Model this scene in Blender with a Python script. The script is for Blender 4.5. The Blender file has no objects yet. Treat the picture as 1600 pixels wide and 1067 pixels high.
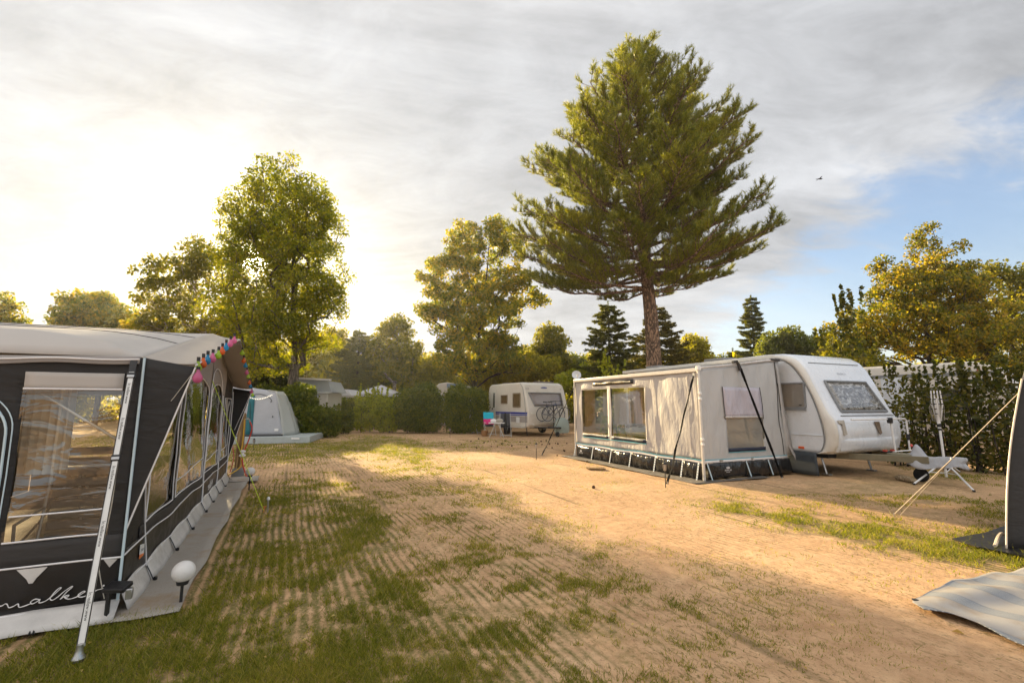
import bpy, bmesh, math, random
import numpy as np
from mathutils import Vector, Matrix, noise as mnoise

random.seed(7)
C = bpy.data.collections.new("scene_collection")
bpy.context.scene.collection.children.link(C)
SC = bpy.context.scene
R = math.radians

# ------------------------------------------------------------------ camera
CAM_H = 1.5
PITCH = math.atan(99.1 / 711.1)
cam_d = bpy.data.cameras.new("camera")
cam_d.lens = 16.0
cam_d.sensor_width = 36.0
cam_d.clip_end = 2000
cam_d.clip_start = 0.05
cam = bpy.data.objects.new("camera", cam_d)
cam.location = (0, 0, CAM_H)
cam.rotation_euler = (R(90) + PITCH, 0, 0)
C.objects.link(cam)
SC.camera = cam

F = 711.1
FW = Vector((0, math.cos(PITCH), math.sin(PITCH)))
UP = Vector((0, -math.sin(PITCH), math.cos(PITCH)))
RT = Vector((1, 0, 0))
EYE = Vector((0, 0, CAM_H))


def ray(px, py):
    return FW + RT * ((px - 800) / F) + UP * ((533.5 - py) / F)


def G(px, py, z=0.0):
    """the point of the ground (height z) that the photograph shows at px, py"""
    d = ray(px, py)
    return EYE + d * ((z - CAM_H) / d.z)


def P(px, py, y):
    """the point seen at px, py on the upright plane y metres ahead"""
    d = ray(px, py)
    return EYE + d * (y / d.y)


def proj(p):
    q = Vector(p) - EYE
    w = q.dot(FW)
    return (800 + F * q.dot(RT) / w, 533.5 - F * q.dot(UP) / w)


def hit(px, py, p0, n):
    """where the ray of px, py meets the plane through p0 with normal n"""
    d = ray(px, py)
    n = Vector(n)
    return EYE + d * ((Vector(p0) - EYE).dot(n) / d.dot(n))


# ------------------------------------------------------------------ sun and sky
SUN_DIR = ray(395, 405).normalized()
SUN_EL = math.asin(SUN_DIR.z)
SUN_AZ = math.atan2(SUN_DIR.x, SUN_DIR.y)
sd = bpy.data.lights.new("sun", 'SUN')
sd.energy = 5.0
sd.angle = R(0.6)
sd.color = (1.0, 0.76, 0.42)
sun = bpy.data.objects.new("sun", sd)
sun.rotation_euler = (-SUN_DIR).to_track_quat('-Z', 'Y').to_euler()
sun.location = (0, 0, 30)
C.objects.link(sun)

W = bpy.data.worlds.new("World")
SC.world = W
W.use_nodes = True
nt = W.node_tree
nt.nodes.clear()


class NB:
    """small node-building helper"""
    def __init__(s, nt):
        s.nt = nt

    def n(s, t, **kw):
        nd = s.nt.nodes.new(t)
        for k, v in kw.items():
            setattr(nd, k, v)
        return nd

    def put(s, sock, v):
        if isinstance(v, bpy.types.NodeSocket):
            s.nt.links.new(v, sock)
        else:
            if hasattr(sock, 'default_value') and not isinstance(v, (int, float)) and len(v) == 3 and sock.type == 'RGBA':
                v = (*v, 1)
            sock.default_value = v

    def math(s, op, a, b=None, c=None, clamp=False):
        nd = s.n('ShaderNodeMath', operation=op, use_clamp=clamp)
        for i, v in enumerate((a, b, c)):
            if v is not None:
                s.put(nd.inputs[i], v)
        return nd.outputs[0]

    def vmath(s, op, a, b=None, out=0):
        nd = s.n('ShaderNodeVectorMath', operation=op)
        s.put(nd.inputs[0], a)
        if b is not None:
            s.put(nd.inputs[1], b)
        return nd.outputs[out]

    def noise(s, vec, scale, detail=4, rough=0.5, dist=0.0, out=0):
        nd = s.n('ShaderNodeTexNoise')
        if vec is not None:
            s.put(nd.inputs['Vector'], vec)
        nd.inputs['Scale'].default_value = scale
        nd.inputs['Detail'].default_value = detail
        nd.inputs['Roughness'].default_value = rough
        nd.inputs['Distortion'].default_value = dist
        return nd.outputs[out]

    def ramp(s, fac, stops, interp='LINEAR'):
        nd = s.n('ShaderNodeValToRGB')
        cr = nd.color_ramp
        cr.interpolation = interp
        while len(cr.elements) < len(stops):
            cr.elements.new(0.5)
        for e, (p, c) in zip(cr.elements, stops):
            e.position = p
            e.color = (*c, 1) if not isinstance(c, (int, float)) else (c, c, c, 1)
        s.put(nd.inputs[0], fac)
        return nd.outputs[0]

    def mix(s, fac, a, b, blend='MIX', clamp=False):
        nd = s.n('ShaderNodeMix', data_type='RGBA', blend_type=blend)
        nd.clamp_result = clamp
        s.put(nd.inputs[0], fac)
        s.put(nd.inputs[6], a)
        s.put(nd.inputs[7], b)
        return nd.outputs[2]

    def maprange(s, v, a, b, c=0.0, d=1.0, smooth=True):
        nd = s.n('ShaderNodeMapRange')
        nd.interpolation_type = 'SMOOTHSTEP' if smooth else 'LINEAR'
        s.put(nd.inputs[0], v)
        for i, x in enumerate((a, b, c, d)):
            nd.inputs[i + 1].default_value = x
        return nd.outputs[0]

    def mapping(s, vec, scale=(1, 1, 1), rot=(0, 0, 0), loc=(0, 0, 0)):
        nd = s.n('ShaderNodeMapping')
        s.put(nd.inputs[0], vec)
        nd.inputs[1].default_value = loc
        nd.inputs[2].default_value = rot
        nd.inputs[3].default_value = scale
        return nd.outputs[0]

    def comb(s, x, y, z):
        nd = s.n('ShaderNodeCombineXYZ')
        for i, v in enumerate((x, y, z)):
            s.put(nd.inputs[i], v)
        return nd.outputs[0]


b = NB(nt)
tc = b.n('ShaderNodeTexCoord').outputs['Generated']
dirv = b.vmath('NORMALIZE', tc)
sep = b.n('ShaderNodeSeparateXYZ')
b.put(sep.inputs[0], dirv)
dx, dy, dz = sep.outputs
sky = b.n('ShaderNodeTexSky', sky_type='NISHITA')
sky.sun_disc = False
sky.sun_elevation = SUN_EL
sky.sun_rotation = SUN_AZ
sky.air_density = 1.0
sky.dust_density = 1.2
sky.ozone_density = 1.5
up = b.math('MAXIMUM', dz, 0.0)
zz = b.math('ADD', up, 0.26)
cu = b.math('DIVIDE', dx, zz)
cv = b.math('DIVIDE', dy, zz)
cp = b.comb(cu, cv, 0.0)
streak = b.mapping(cp, scale=(0.45, 0.95, 1), rot=(0, 0, R(-38)))
n1 = b.noise(streak, 1.25, 9, 0.60, 0.9)
n2 = b.noise(b.mapping(cp, scale=(1.0, 1.7, 1), rot=(0, 0, R(24)), loc=(3, 1, 0)), 4.2, 8, 0.66, 0.5)
sund = b.vmath('DOT_PRODUCT', dirv, tuple(SUN_DIR), out=1)
sundc = b.math('MAXIMUM', sund, 0.0)
wide = b.math('POWER', sundc, 2.2)
tight = b.math('POWER', sundc, 60.0)
disc = b.math('POWER', sundc, 9000.0)
cloudmod = b.math('MULTIPLY_ADD', b.math('SUBTRACT', n1, 0.5), 2.1, b.math('MULTIPLY', b.math('SUBTRACT', n2, 0.5), 0.9))
basec = b.mix(wide, (2.3, 2.35, 2.45), (2.68, 2.70, 2.76))
# added fill: cloud overhead and behind the camera made brighter to lift the shadows
fill = b.math('ADD', b.math('MULTIPLY', b.maprange(dz, .60, .95), .65), b.math('MULTIPLY', b.maprange(dy, .15, -.5), .8))
basec = b.vmath('MULTIPLY', basec, b.vmath('ADD', (1, 1, 1), b.comb(fill, b.math('MULTIPLY', fill, .90), b.math('MULTIPLY', fill, .78))))
cloudmul = b.math('ADD', 1.0, b.math('MULTIPLY', cloudmod, 0.8))
cloud = b.vmath('SCALE', basec)
b.put(cloud.node.inputs[3], cloudmul)
# clear blue patch low on the side away from the sun
right = b.maprange(b.math('SUBTRACT', b.math('MULTIPLY', dx, 1.0), b.math('MULTIPLY', dz, 0.9)), 0.08, 0.44)
lowp = b.maprange(dz, 0.66, 0.22)
holes = b.math('MULTIPLY', right, lowp)
hn = b.math('MULTIPLY_ADD', b.math('SUBTRACT', n2, 0.47), 3.2, b.math('MULTIPLY', b.math('SUBTRACT', n1, 0.5), -1.4))
holes2 = b.maprange(b.math('ADD', b.math('MULTIPLY', holes, 1.15), b.math('MULTIPLY', hn, -0.5)), 0.25, 0.95)
skyc = b.vmath('MULTIPLY', sky.outputs[0], (.84, .86, .90))
skycol = b.mix(b.math('MULTIPLY', holes2, 0.8), cloud, skyc)
# brightness of veil near horizon
hor = b.maprange(dz, 0.30, 0.02)
skycol = b.mix(b.math('MULTIPLY', hor, 0.55), skycol, (3.35, 3.27, 3.1))
glow = b.math('ADD', b.math('MULTIPLY', tight, 2.0), b.math('MULTIPLY', disc, 500.0))
gl = b.vmath('SCALE', (1.0, 0.9, 0.72))
b.put(gl.node.inputs[3], glow)
skycol = b.vmath('ADD', skycol, gl)
bg = b.n('ShaderNodeBackground')
b.put(bg.inputs[0], skycol)
bg.inputs[1].default_value = 0.1
out = b.n('ShaderNodeOutputWorld')
nt.links.new(bg.outputs[0], out.inputs[0])

SC.view_settings.view_transform = 'Standard'
SC.view_settings.look = 'None'
SC.view_settings.exposure = 1.5
SC.view_settings.gamma = 1.0
SC.cycles.use_denoising = True
SC.cycles.max_bounces = 8
SC.cycles.transparent_max_bounces = 12
SC.cycles.caustics_reflective = False
SC.cycles.caustics_refractive = False
SC.cycles.sample_clamp_indirect = 6.0


# ------------------------------------------------------------------ object helpers
def tag(o, label=None, cat=None, group=None, kind=None):
    if label: o['label'] = label
    if cat: o['category'] = cat
    if group: o['group'] = group
    if kind: o['kind'] = kind
    return o


def thing(name, loc, label, cat, group=None):
    o = bpy.data.objects.new(name, None)
    o.empty_display_size = 0.2
    o.location = loc
    C.objects.link(o)
    return tag(o, label, cat, group)


def origin_of(o):
    v = Vector((0, 0, 0))
    while o is not None:
        v += Vector(o.location)
        o = o.parent
    return v


def copy_thing(o, loc, label=None, rotz=None, parent=None, scale=None):
    c = o.copy()
    C.objects.link(c)
    c.parent = parent
    if loc is not None:
        c.location = loc
    if label: c['label'] = label
    if rotz is not None: c.rotation_euler = (0, 0, rotz)
    if scale is not None: c.scale = (scale,) * 3
    for ch in list(o.children):
        copy_thing(ch, None, parent=c)
    return c


SPLIT = set('piping teal_piping peg_strap zip buckle clasp frame_pole gable_panel arch_panel front_wall post_clip corner_post rack_clamp rack_strap latch marker_light roof_vent roof_hatch corner_steady curtain net_curtain wall_seam inner_wall window_band sill_band side_seam nose_seam door_toggle front_hatch stem strut_edge roof_seam care_label skirt_band hook side_rail stretcher'.split())


class MB:
    def __init__(s):
        s.v = []
        s.f = []

    def add(s, vs, fs):
        o = len(s.v)
        s.v.extend([tuple(x) for x in vs])
        s.f.extend([tuple(i + o for i in f) for f in fs])
        return s

    def box(s, c, size, M=None):
        x, y, z = [k / 2 for k in size]
        vs = [Vector(q) for q in ((-x, -y, -z), (x, -y, -z), (x, y, -z), (-x, y, -z), (-x, -y, z), (x, -y, z), (x, y, z), (-x, y, z))]
        if M is not None:
            vs = [M @ q for q in vs]
        c = Vector(c)
        return s.add([c + q for q in vs], [(0, 3, 2, 1), (4, 5, 6, 7), (0, 1, 5, 4), (1, 2, 6, 5), (2, 3, 7, 6), (3, 0, 4, 7)])

    def hull8(s, pts):
        """bottom ring of four, then top ring of four"""
        return s.add(pts, [(0, 3, 2, 1), (4, 5, 6, 7), (0, 1, 5, 4), (1, 2, 6, 5), (2, 3, 7, 6), (3, 0, 4, 7)])

    def beam(s, p0, p1, w, h, upv=(0, 0, 1)):
        p0, p1 = Vector(p0), Vector(p1)
        d = (p1 - p0).normalized()
        upv = Vector(upv)
        if abs(d.dot(upv)) > .98:
            upv = Vector((0, 1, 0)) if abs(d.y) < .9 else Vector((1, 0, 0))
        sx = d.cross(upv).normalized() * w / 2
        sy = sx.cross(d).normalized() * h / 2
        ring = lambda p: [p - sx - sy, p + sx - sy, p + sx + sy, p - sx + sy]
        return s.add(ring(p0) + ring(p1), [(0, 3, 2, 1), (4, 5, 6, 7), (0, 1, 5, 4), (1, 2, 6, 5), (2, 3, 7, 6), (3, 0, 4, 7)])

    def tube(s, pts, r, n=8, closed=False, flat=1.0):
        pts = [Vector(p) for p in pts]
        m = len(pts)
        rs = r if isinstance(r, (list, tuple)) else [r] * m
        vs, fs = [], []
        prev = None
        for i, p in enumerate(pts):
            if closed:
                t = pts[(i + 1) % m] - pts[i - 1]
            else:
                t = pts[min(i + 1, m - 1)] - pts[max(i - 1, 0)]
            if t.length < 1e-9: t = Vector((0, 0, 1))
            t.normalize()
            if prev is None:
                a = Vector((0, 0, 1)) if abs(t.z) < .9 else Vector((1, 0, 0))
                u = t.cross(a).normalized()
            else:
                u = (prev - t * prev.dot(t))
                u = u.normalized() if u.length > 1e-6 else t.cross(Vector((0, 0, 1))).normalized()
            prev = u
            w = t.cross(u)
            for k in range(n):
                a = 2 * math.pi * k / n
                vs.append(p + (u * math.cos(a) + w * math.sin(a) * flat) * rs[i])
        for i in range(m if closed else m - 1):
            j = (i + 1) % m
            for k in range(n):
                k2 = (k + 1) % n
                fs.append((i * n + k, i * n + k2, j * n + k2, j * n + k))
        if not closed:
            fs.append(tuple(range(n - 1, -1, -1)))
            fs.append(tuple((m - 1) * n + k for k in range(n)))
        return s.add(vs, fs)

    def lathe(s, c, prof, n=20, M=None):
        """prof: (radius, height) pairs turned about z at c"""
        c = Vector(c)
        vs, fs = [], []
        for r, z in prof:
            for k in range(n):
                a = 2 * math.pi * k / n
                q = Vector((r * math.cos(a), r * math.sin(a), z))
                vs.append(c + (M @ q if M is not None else q))
        m = len(prof)
        for i in range(m - 1):
            for k in range(n):
                k2 = (k + 1) % n
                fs.append((i * n + k, i * n + k2, (i + 1) * n + k2, (i + 1) * n + k))
        fs.append(tuple(range(n - 1, -1, -1)))
        fs.append(tuple((m - 1) * n + k for k in range(n)))
        return s.add(vs, fs)

    def ball(s, c, r, n=16, m=10, sc=(1, 1, 1)):
        prof = []
        for i in range(m + 1):
            a = -math.pi / 2 + math.pi * i / m
            prof.append((max(r * math.cos(a), r * 0.01), r * math.sin(a)))
        M = Matrix.Diagonal((*sc,)).to_3x3()
        return s.lathe(c, prof, n, M)

    def grid(s, fn, us, vs_, keep=None):
        nu, nv = len(us), len(vs_)
        vs = [fn(u, v) for v in vs_ for u in us]
        fs = []
        for j in range(nv - 1):
            for i in range(nu - 1):
                if keep and not keep((us[i] + us[i + 1]) / 2, (vs_[j] + vs_[j + 1]) / 2):
                    continue
                fs.append((j * nu + i, j * nu + i + 1, (j + 1) * nu + i + 1, (j + 1) * nu + i))
        return s.add(vs, fs)

    def poly(s, pts):
        return s.add(pts, [tuple(range(len(pts)))])

    def slab(s, pts, off):
        """a polygon given thickness by the vector off"""
        n = len(pts)
        off = Vector(off)
        pts = [Vector(p) for p in pts]
        fs = [tuple(range(n - 1, -1, -1)), tuple(n + k for k in range(n))]
        fs += [(k, (k + 1) % n, n + (k + 1) % n, n + k) for k in range(n)]
        return s.add(pts + [p + off for p in pts], fs)

    def islands(s):
        par = list(range(len(s.v)))

        def find(a):
            while par[a] != a:
                par[a] = par[par[a]]; a = par[a]
            return a
        for f in s.f:
            r0 = find(f[0])
            for i in f[1:]:
                par[find(i)] = r0
        gr = {}
        for f in s.f: gr.setdefault(find(f[0]), []).append(f)
        out_ = []
        for fs in gr.values():
            m = MB(); ids = {}
            for f in fs:
                for i in f:
                    if i not in ids: ids[i] = len(m.v); m.v.append(s.v[i])
                m.f.append(tuple(ids[i] for i in f))
            out_.append(m)
        return out_

    def build(s, name, mat, parent=None, **kw):
        if name in SPLIT and parent is not None:
            obs = [m.build1(name, mat, parent, **kw) for m in s.islands()]
            return obs[0]
        return s.build1(name, mat, parent, **kw)

    def build1(s, name, mat, parent=None, smooth=True, bevel=0.0, solid=0.0, auto=40, seg=2, subsurf=0):
        o3 = origin_of(parent)
        me = bpy.data.meshes.new(name)
        vs = [(x - o3.x, y - o3.y, z - o3.z) for x, y, z in s.v]
        if parent is None and vs:
            a = np.array(vs)
            o3 = Vector(((a[:, 0].min() + a[:, 0].max()) / 2, (a[:, 1].min() + a[:, 1].max()) / 2, a[:, 2].min()))
            vs = [(x - o3.x, y - o3.y, z - o3.z) for x, y, z in vs]
        me.from_pydata(vs, [], s.f)
        bm = bmesh.new()
        bm.from_mesh(me)
        loose = [v for v in bm.verts if not v.link_faces]
        if loose: bmesh.ops.delete(bm, geom=loose, context='VERTS')
        if not solid and not getattr(s, 'keepn', False):
            bmesh.ops.recalc_face_normals(bm, faces=bm.faces)
        bm.to_mesh(me)
        bm.free()
        me.materials.append(mat)
        o = bpy.data.objects.new(name, me)
        C.objects.link(o)
        o.parent = parent
        if parent is None:
            o.location = o3
        if solid:
            m = o.modifiers.new('s', 'SOLIDIFY'); m.thickness = solid; m.offset = 0
        if subsurf:
            m = o.modifiers.new('u', 'SUBSURF'); m.levels = m.render_levels = subsurf
        if bevel:
            m = o.modifiers.new('b', 'BEVEL'); m.width = bevel; m.segments = seg; m.limit_method = 'ANGLE'; m.angle_limit = R(35)
        if smooth:
            me.polygons.foreach_set('use_smooth', [True] * len(me.polygons))
            try:
                me.set_sharp_from_angle(angle=R(auto))
            except Exception:
                pass
        return o


def mesh_np(name, verts, faces_n, mat, parent=None, loc=None, smooth=False):
    """verts (N,3) array; faces_n = k: consecutive k-gons"""
    me = bpy.data.meshes.new(name)
    o3 = origin_of(parent) if parent is not None else Vector(loc or (0, 0, 0))
    verts = np.asarray(verts, dtype=np.float32) - np.array(o3, dtype=np.float32)
    N = len(verts)
    M = N // faces_n
    me.vertices.add(N)
    me.vertices.foreach_set('co', verts.ravel())
    me.loops.add(N)
    me.loops.foreach_set('vertex_index', np.arange(N, dtype=np.int32))
    me.polygons.add(M)
    me.polygons.foreach_set('loop_start', np.arange(0, N, faces_n, dtype=np.int32))
    me.polygons.foreach_set('loop_total', np.full(M, faces_n, dtype=np.int32))
    if smooth:
        me.polygons.foreach_set('use_smooth', np.ones(M, dtype=bool))
    me.update(calc_edges=True)
    me.validate()
    me.materials.append(mat)
    o = bpy.data.objects.new(name, me)
    C.objects.link(o)
    o.parent = parent
    if parent is None:
        o.location = o3
    return o


# ------------------------------------------------------------------ materials
def newmat(name):
    m = bpy.data.materials.new(name)
    m.use_nodes = True
    m.node_tree.nodes.clear()
    return m, NB(m.node_tree)


def finish(m, nb, shader, disp=None):
    o = nb.n('ShaderNodeOutputMaterial')
    m.node_tree.links.new(shader, o.inputs[0])
    return m


def bump(nb, h, strength=0.3, dist=0.01):
    nd = nb.n('ShaderNodeBump')
    nd.inputs['Strength'].default_value = strength
    nd.inputs['Distance'].default_value = dist
    nb.put(nd.inputs['Height'], h)
    return nd.outputs[0]


def surf(name, col, rough=0.6, metal=0.0, var=0.12, scale=6.0, bs=0.0, bscale=60.0, spec=0.5, trans=0.0, coat=0.0, dirt=0.0, dirtcol=(.16, .12, .08), em=None, sheen=0):
    """painted / moulded / woven surface with uneven tone, optional dirt rising from the ground"""
    m, nb = newmat(name)
    co = nb.n('ShaderNodeTexCoord').outputs['Object']
    n = nb.noise(co, scale, 5, 0.6)
    c = nb.mix(1.0, col, nb.ramp(n, [(0.3, 1 - var), (0.7, 1 + var * 0.5)]), 'MULTIPLY')
    if dirt:
        dn = nb.noise(co, 2.6, 6, 0.7)
        c = nb.mix(nb.math('MULTIPLY', nb.maprange(dn, 0.5, 0.78), dirt), c, dirtcol)
    p = nb.n('ShaderNodeBsdfPrincipled')
    nb.put(p.inputs['Base Color'], c)
    nb.put(p.inputs['Roughness'], nb.maprange(nb.noise(co, scale * 3, 3), 0.3, 0.7, max(0.02, rough - 0.06), min(1, rough + 0.06)))
    p.inputs['Metallic'].default_value = metal
    p.inputs['Specular IOR Level'].default_value = spec
    p.inputs['Coat Weight'].default_value = coat
    if sheen: p.inputs['Sheen Weight'].default_value = sheen
    if em:
        p.inputs['Emission Color'].default_value = (*em[0], 1)
        p.inputs['Emission Strength'].default_value = em[1]
    if bs:
        nb.put(p.inputs['Normal'], bump(nb, nb.noise(co, bscale, 4, 0.6), bs, 0.01))
    sh = p.outputs[0]
    if trans:
        t = nb.n('ShaderNodeBsdfTranslucent')
        nb.put(t.inputs[0], c)
        mx = nb.n('ShaderNodeMixShader')
        mx.inputs[0].default_value = trans
        nb.nt.links.new(sh, mx.inputs[1])
        nb.nt.links.new(t.outputs[0], mx.inputs[2])
        sh = mx.outputs[0]
    return finish(m, nb, sh)


def canvas(name, col, trans=0.2, rough=0.75, fold=0.25, var=0.08, weave=0.12, foldscale=(3, 3, 9)):
    """tent cloth: weave, soft folds, light shining through"""
    m, nb = newmat(name)
    co = nb.n('ShaderNodeTexCoord').outputs['Object']
    n = nb.noise(co, 1.7, 5, 0.6)
    c = nb.mix(1.0, col, nb.ramp(n, [(0.3, 1 - var), (0.7, 1 + var * 0.4)]), 'MULTIPLY')
    p = nb.n('ShaderNodeBsdfPrincipled')
    nb.put(p.inputs['Base Color'], c)
    p.inputs['Roughness'].default_value = rough
    f1 = nb.noise(nb.mapping(co, scale=foldscale, rot=(0.5, 0.35, 0.4)), 1.0, 3, 0.5, 0.6)
    f2 = nb.noise(co, 260, 2, 0.5)
    h = nb.math('MULTIPLY_ADD', f1, fold, nb.math('MULTIPLY', f2, weave * 0.03))
    nb.put(p.inputs['Normal'], bump(nb, h, 0.6, 0.08))
    t = nb.n('ShaderNodeBsdfTranslucent')
    nb.put(t.inputs[0], c)
    mx = nb.n('ShaderNodeMixShader')
    mx.inputs[0].default_value = trans
    nb.nt.links.new(p.outputs[0], mx.inputs[1])
    nb.nt.links.new(t.outputs[0], mx.inputs[2])
    return finish(m, nb, mx.outputs[0])


def film(name, tint=(.9, .9, .88), wav=0.5, scale=5.0, base=0.06, rough=0.03, haze=0.0, mult=1.3):
    """clear flexible window film or glazing: see-through with a rippled mirror of the surroundings"""
    m, nb = newmat(name)
    co = nb.n('ShaderNodeTexCoord').outputs['Object']
    h = nb.noise(nb.mapping(co, scale=(1, 1, 2.6), rot=(.3, .2, .1)), scale, 3, 0.55, 1.4)
    bn = bump(nb, h, wav, 0.03)
    g = nb.n('ShaderNodeBsdfGlossy')
    g.inputs['Roughness'].default_value = rough
    nb.put(g.inputs['Normal'], bn)
    t = nb.n('ShaderNodeBsdfTransparent')
    t.inputs[0].default_value = (*tint, 1)
    lw = nb.n('ShaderNodeFresnel')
    lw.inputs[0].default_value = 1.5
    nb.put(lw.inputs[1], bn)
    fac = nb.math('ADD', nb.math('MULTIPLY', lw.outputs[0], mult), base, clamp=True)
    mx = nb.n('ShaderNodeMixShader')
    nb.put(mx.inputs[0], fac)
    nb.nt.links.new(t.outputs[0], mx.inputs[1])
    nb.nt.links.new(g.outputs[0], mx.inputs[2])
    sh = mx.outputs[0]
    if haze:
        d = nb.n('ShaderNodeBsdfDiffuse')
        d.inputs[0].default_value = (.7, .68, .62, 1)
        m2 = nb.n('ShaderNodeMixShader')
        m2.inputs[0].default_value = haze
        nb.nt.links.new(sh, m2.inputs[1])
        nb.nt.links.new(d.outputs[0], m2.inputs[2])
        sh = m2.outputs[0]
    return finish(m, nb, sh)


def leafmat(name, dark, mid, light, trans=0.45, nscale=0.9, gloss=0.35, tmul=(2.15, 2.35, 0.45)):
    m, nb = newmat(name)
    geo = nb.n('ShaderNodeNewGeometry')
    co = nb.n('ShaderNodeTexCoord').outputs['Object']
    n = nb.noise(co, nscale, 3, 0.55)
    v = nb.math('ADD', nb.math('MULTIPLY', geo.outputs['Random Per Island'], 0.5), nb.math('MULTIPLY', n, 0.62))
    c = nb.ramp(v, [(0.2, dark), (0.52, mid), (0.86, light)])
    p = nb.n('ShaderNodeBsdfPrincipled')
    nb.put(p.inputs['Base Color'], c)
    p.inputs['Roughness'].default_value = 0.5
    p.inputs['Specular IOR Level'].default_value = gloss
    t = nb.n('ShaderNodeBsdfTranslucent')
    nb.put(t.inputs[0], nb.mix(1.0, c, tmul, 'MULTIPLY'))
    mx = nb.n('ShaderNodeMixShader')
    mx.inputs[0].default_value = trans
    nb.nt.links.new(p.outputs[0], mx.inputs[1])
    nb.nt.links.new(t.outputs[0], mx.inputs[2])
    return finish(m, nb, mx.outputs[0])


def barkmat(name, c1, c2, scale=5.0, stretch=0.25, strength=0.8):
    m, nb = newmat(name)
    co = nb.n('ShaderNodeTexCoord').outputs['Object']
    v = nb.mapping(co, scale=(1, 1, stretch))
    n = nb.noise(v, scale * 2.2, 6, 0.65, 0.6)
    vo = nb.n('ShaderNodeTexVoronoi', feature='DISTANCE_TO_EDGE')
    nb.put(vo.inputs['Vector'], nb.vmath('ADD', v, nb.vmath('SCALE', nb.noise(v, 3, 3, out=1))))
    vo.inputs['Scale'].default_value = scale
    k = nb.math('MULTIPLY', nb.maprange(vo.outputs[0], 0.0, 0.25), nb.maprange(n, 0.2, 0.7))
    c = nb.ramp(k, [(0.1, c1), (0.8, c2)])
    p = nb.n('ShaderNodeBsdfPrincipled')
    nb.put(p.inputs['Base Color'], c)
    p.inputs['Roughness'].default_value = 0.9
    nb.put(p.inputs['Normal'], bump(nb, k, strength, 0.05))
    return finish(m, nb, p.outputs[0])
# ================================================================== GROUND
ROWD = ray(455, 632.0); ROWD = Vector((ROWD.x, ROWD.y, 0)).normalized()      # direction of the seed drill rows
ROWN = Vector((ROWD.y, -ROWD.x, 0))
ROW_W = 0.082


def npnoise(x, y, s, seed=0, oct=3):
    """cheap smooth value noise on numpy arrays, about 0..1"""
    rs = np.random.RandomState(seed)
    T = rs.rand(256, 256)
    tot = np.zeros_like(x, dtype=float); amp = 1.0; sm = 0.0
    for k in range(oct):
        fx = x * s * 2 ** k + 37.3 * k; fy = y * s * 2 ** k + 11.7 * k
        ix = np.floor(fx).astype(int); iy = np.floor(fy).astype(int)
        tx = fx - ix; ty = fy - iy
        tx = tx * tx * (3 - 2 * tx); ty = ty * ty * (3 - 2 * ty)
        a = T[ix % 256, iy % 256]; b_ = T[(ix + 1) % 256, iy % 256]
        c = T[ix % 256, (iy + 1) % 256]; d = T[(ix + 1) % 256, (iy + 1) % 256]
        tot += amp * ((a * (1 - tx) + b_ * tx) * (1 - ty) + (c * (1 - tx) + d * tx) * ty)
        sm += amp; amp *= .5
    return tot / sm


# patches of turf: pixel of the photograph where each lies, half width across the rows, half length along them, strength
PATCH = [(330, 930, .9, 1.3, .55), (120, 1040, 1.0, .7, .70), (500, 850, .62, 1.2, .95), (470, 770, .8, 2.0, .55), (560, 800, .35, 1.8, .75), (420, 700, 2.4, 2.8, .9),
         (330, 1040, .7, .6, .5), (620, 1000, .7, .8, .5), (700, 1040, .5, .5, .5), (560, 930, .6, .9, .35), (300, 850, .5, 2.0, .6),
         (390, 800, .55, 1.6, .5), (600, 688, 1.6, 3.6, 1.0), (640, 705, 1.0, 2.5, .6), (560, 664, 5.0, 2.6, 1.0), (450, 705, 2.2, 3.0, .6), (210, 1000, .35, .5, .5), (720, 700, 2.5, 2.0, .35), (780, 690, 2.2, 1.6, .45), (690, 730, 1.0, 2.4, .45),
         (470, 655, 7.0, 4.0, .6), (1180, 800, .55, 2.2, .42), (1330, 830, .5, 1.7, .6), (1500, 850, .7, 1.2, .8), (1540, 800, 2.0, 2.0, .6), (1450, 745, 2.4, 1.2, .75),
         (1180, 765, .8, .6, .45), (1000, 760, 1.0, .8, .16), (900, 735, 1.4, 1.5, .25), (820, 900, .5, 1.2, .25), (900, 1000, .9, .7, .28), (1100, 900, .6, 1.8, .12),
         (1300, 760, 1.4, .8, .3), (760, 850, .7, 2.2, .22), (650, 760, .9, 2.5, .25)]
PG = [(G(px, py), w, l, s) for px, py, w, l, s in PATCH]


def density(x, y):
    d = 0.05 + .20 / (1 + np.exp((x * ROWN.x + y * ROWN.y - 3.3) * 2.2))
    for p, w, l, s in PG:
        ex = ((x - p.x) * ROWN.x + (y - p.y) * ROWN.y) / w
        ey = ((x - p.x) * ROWD.x + (y - p.y) * ROWD.y) / l
        d = d + s * np.exp(-(ex * ex + ey * ey))
    # away from the worn middle the pitch is turf
    far = np.clip((y - 45) / 20, 0, 1) + np.clip((-x - 9) / 6, 0, 1) + np.clip((x - 15) / 6, 0, 1)
    d = d + .5 * far
    return np.clip(d, 0, 1)


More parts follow.
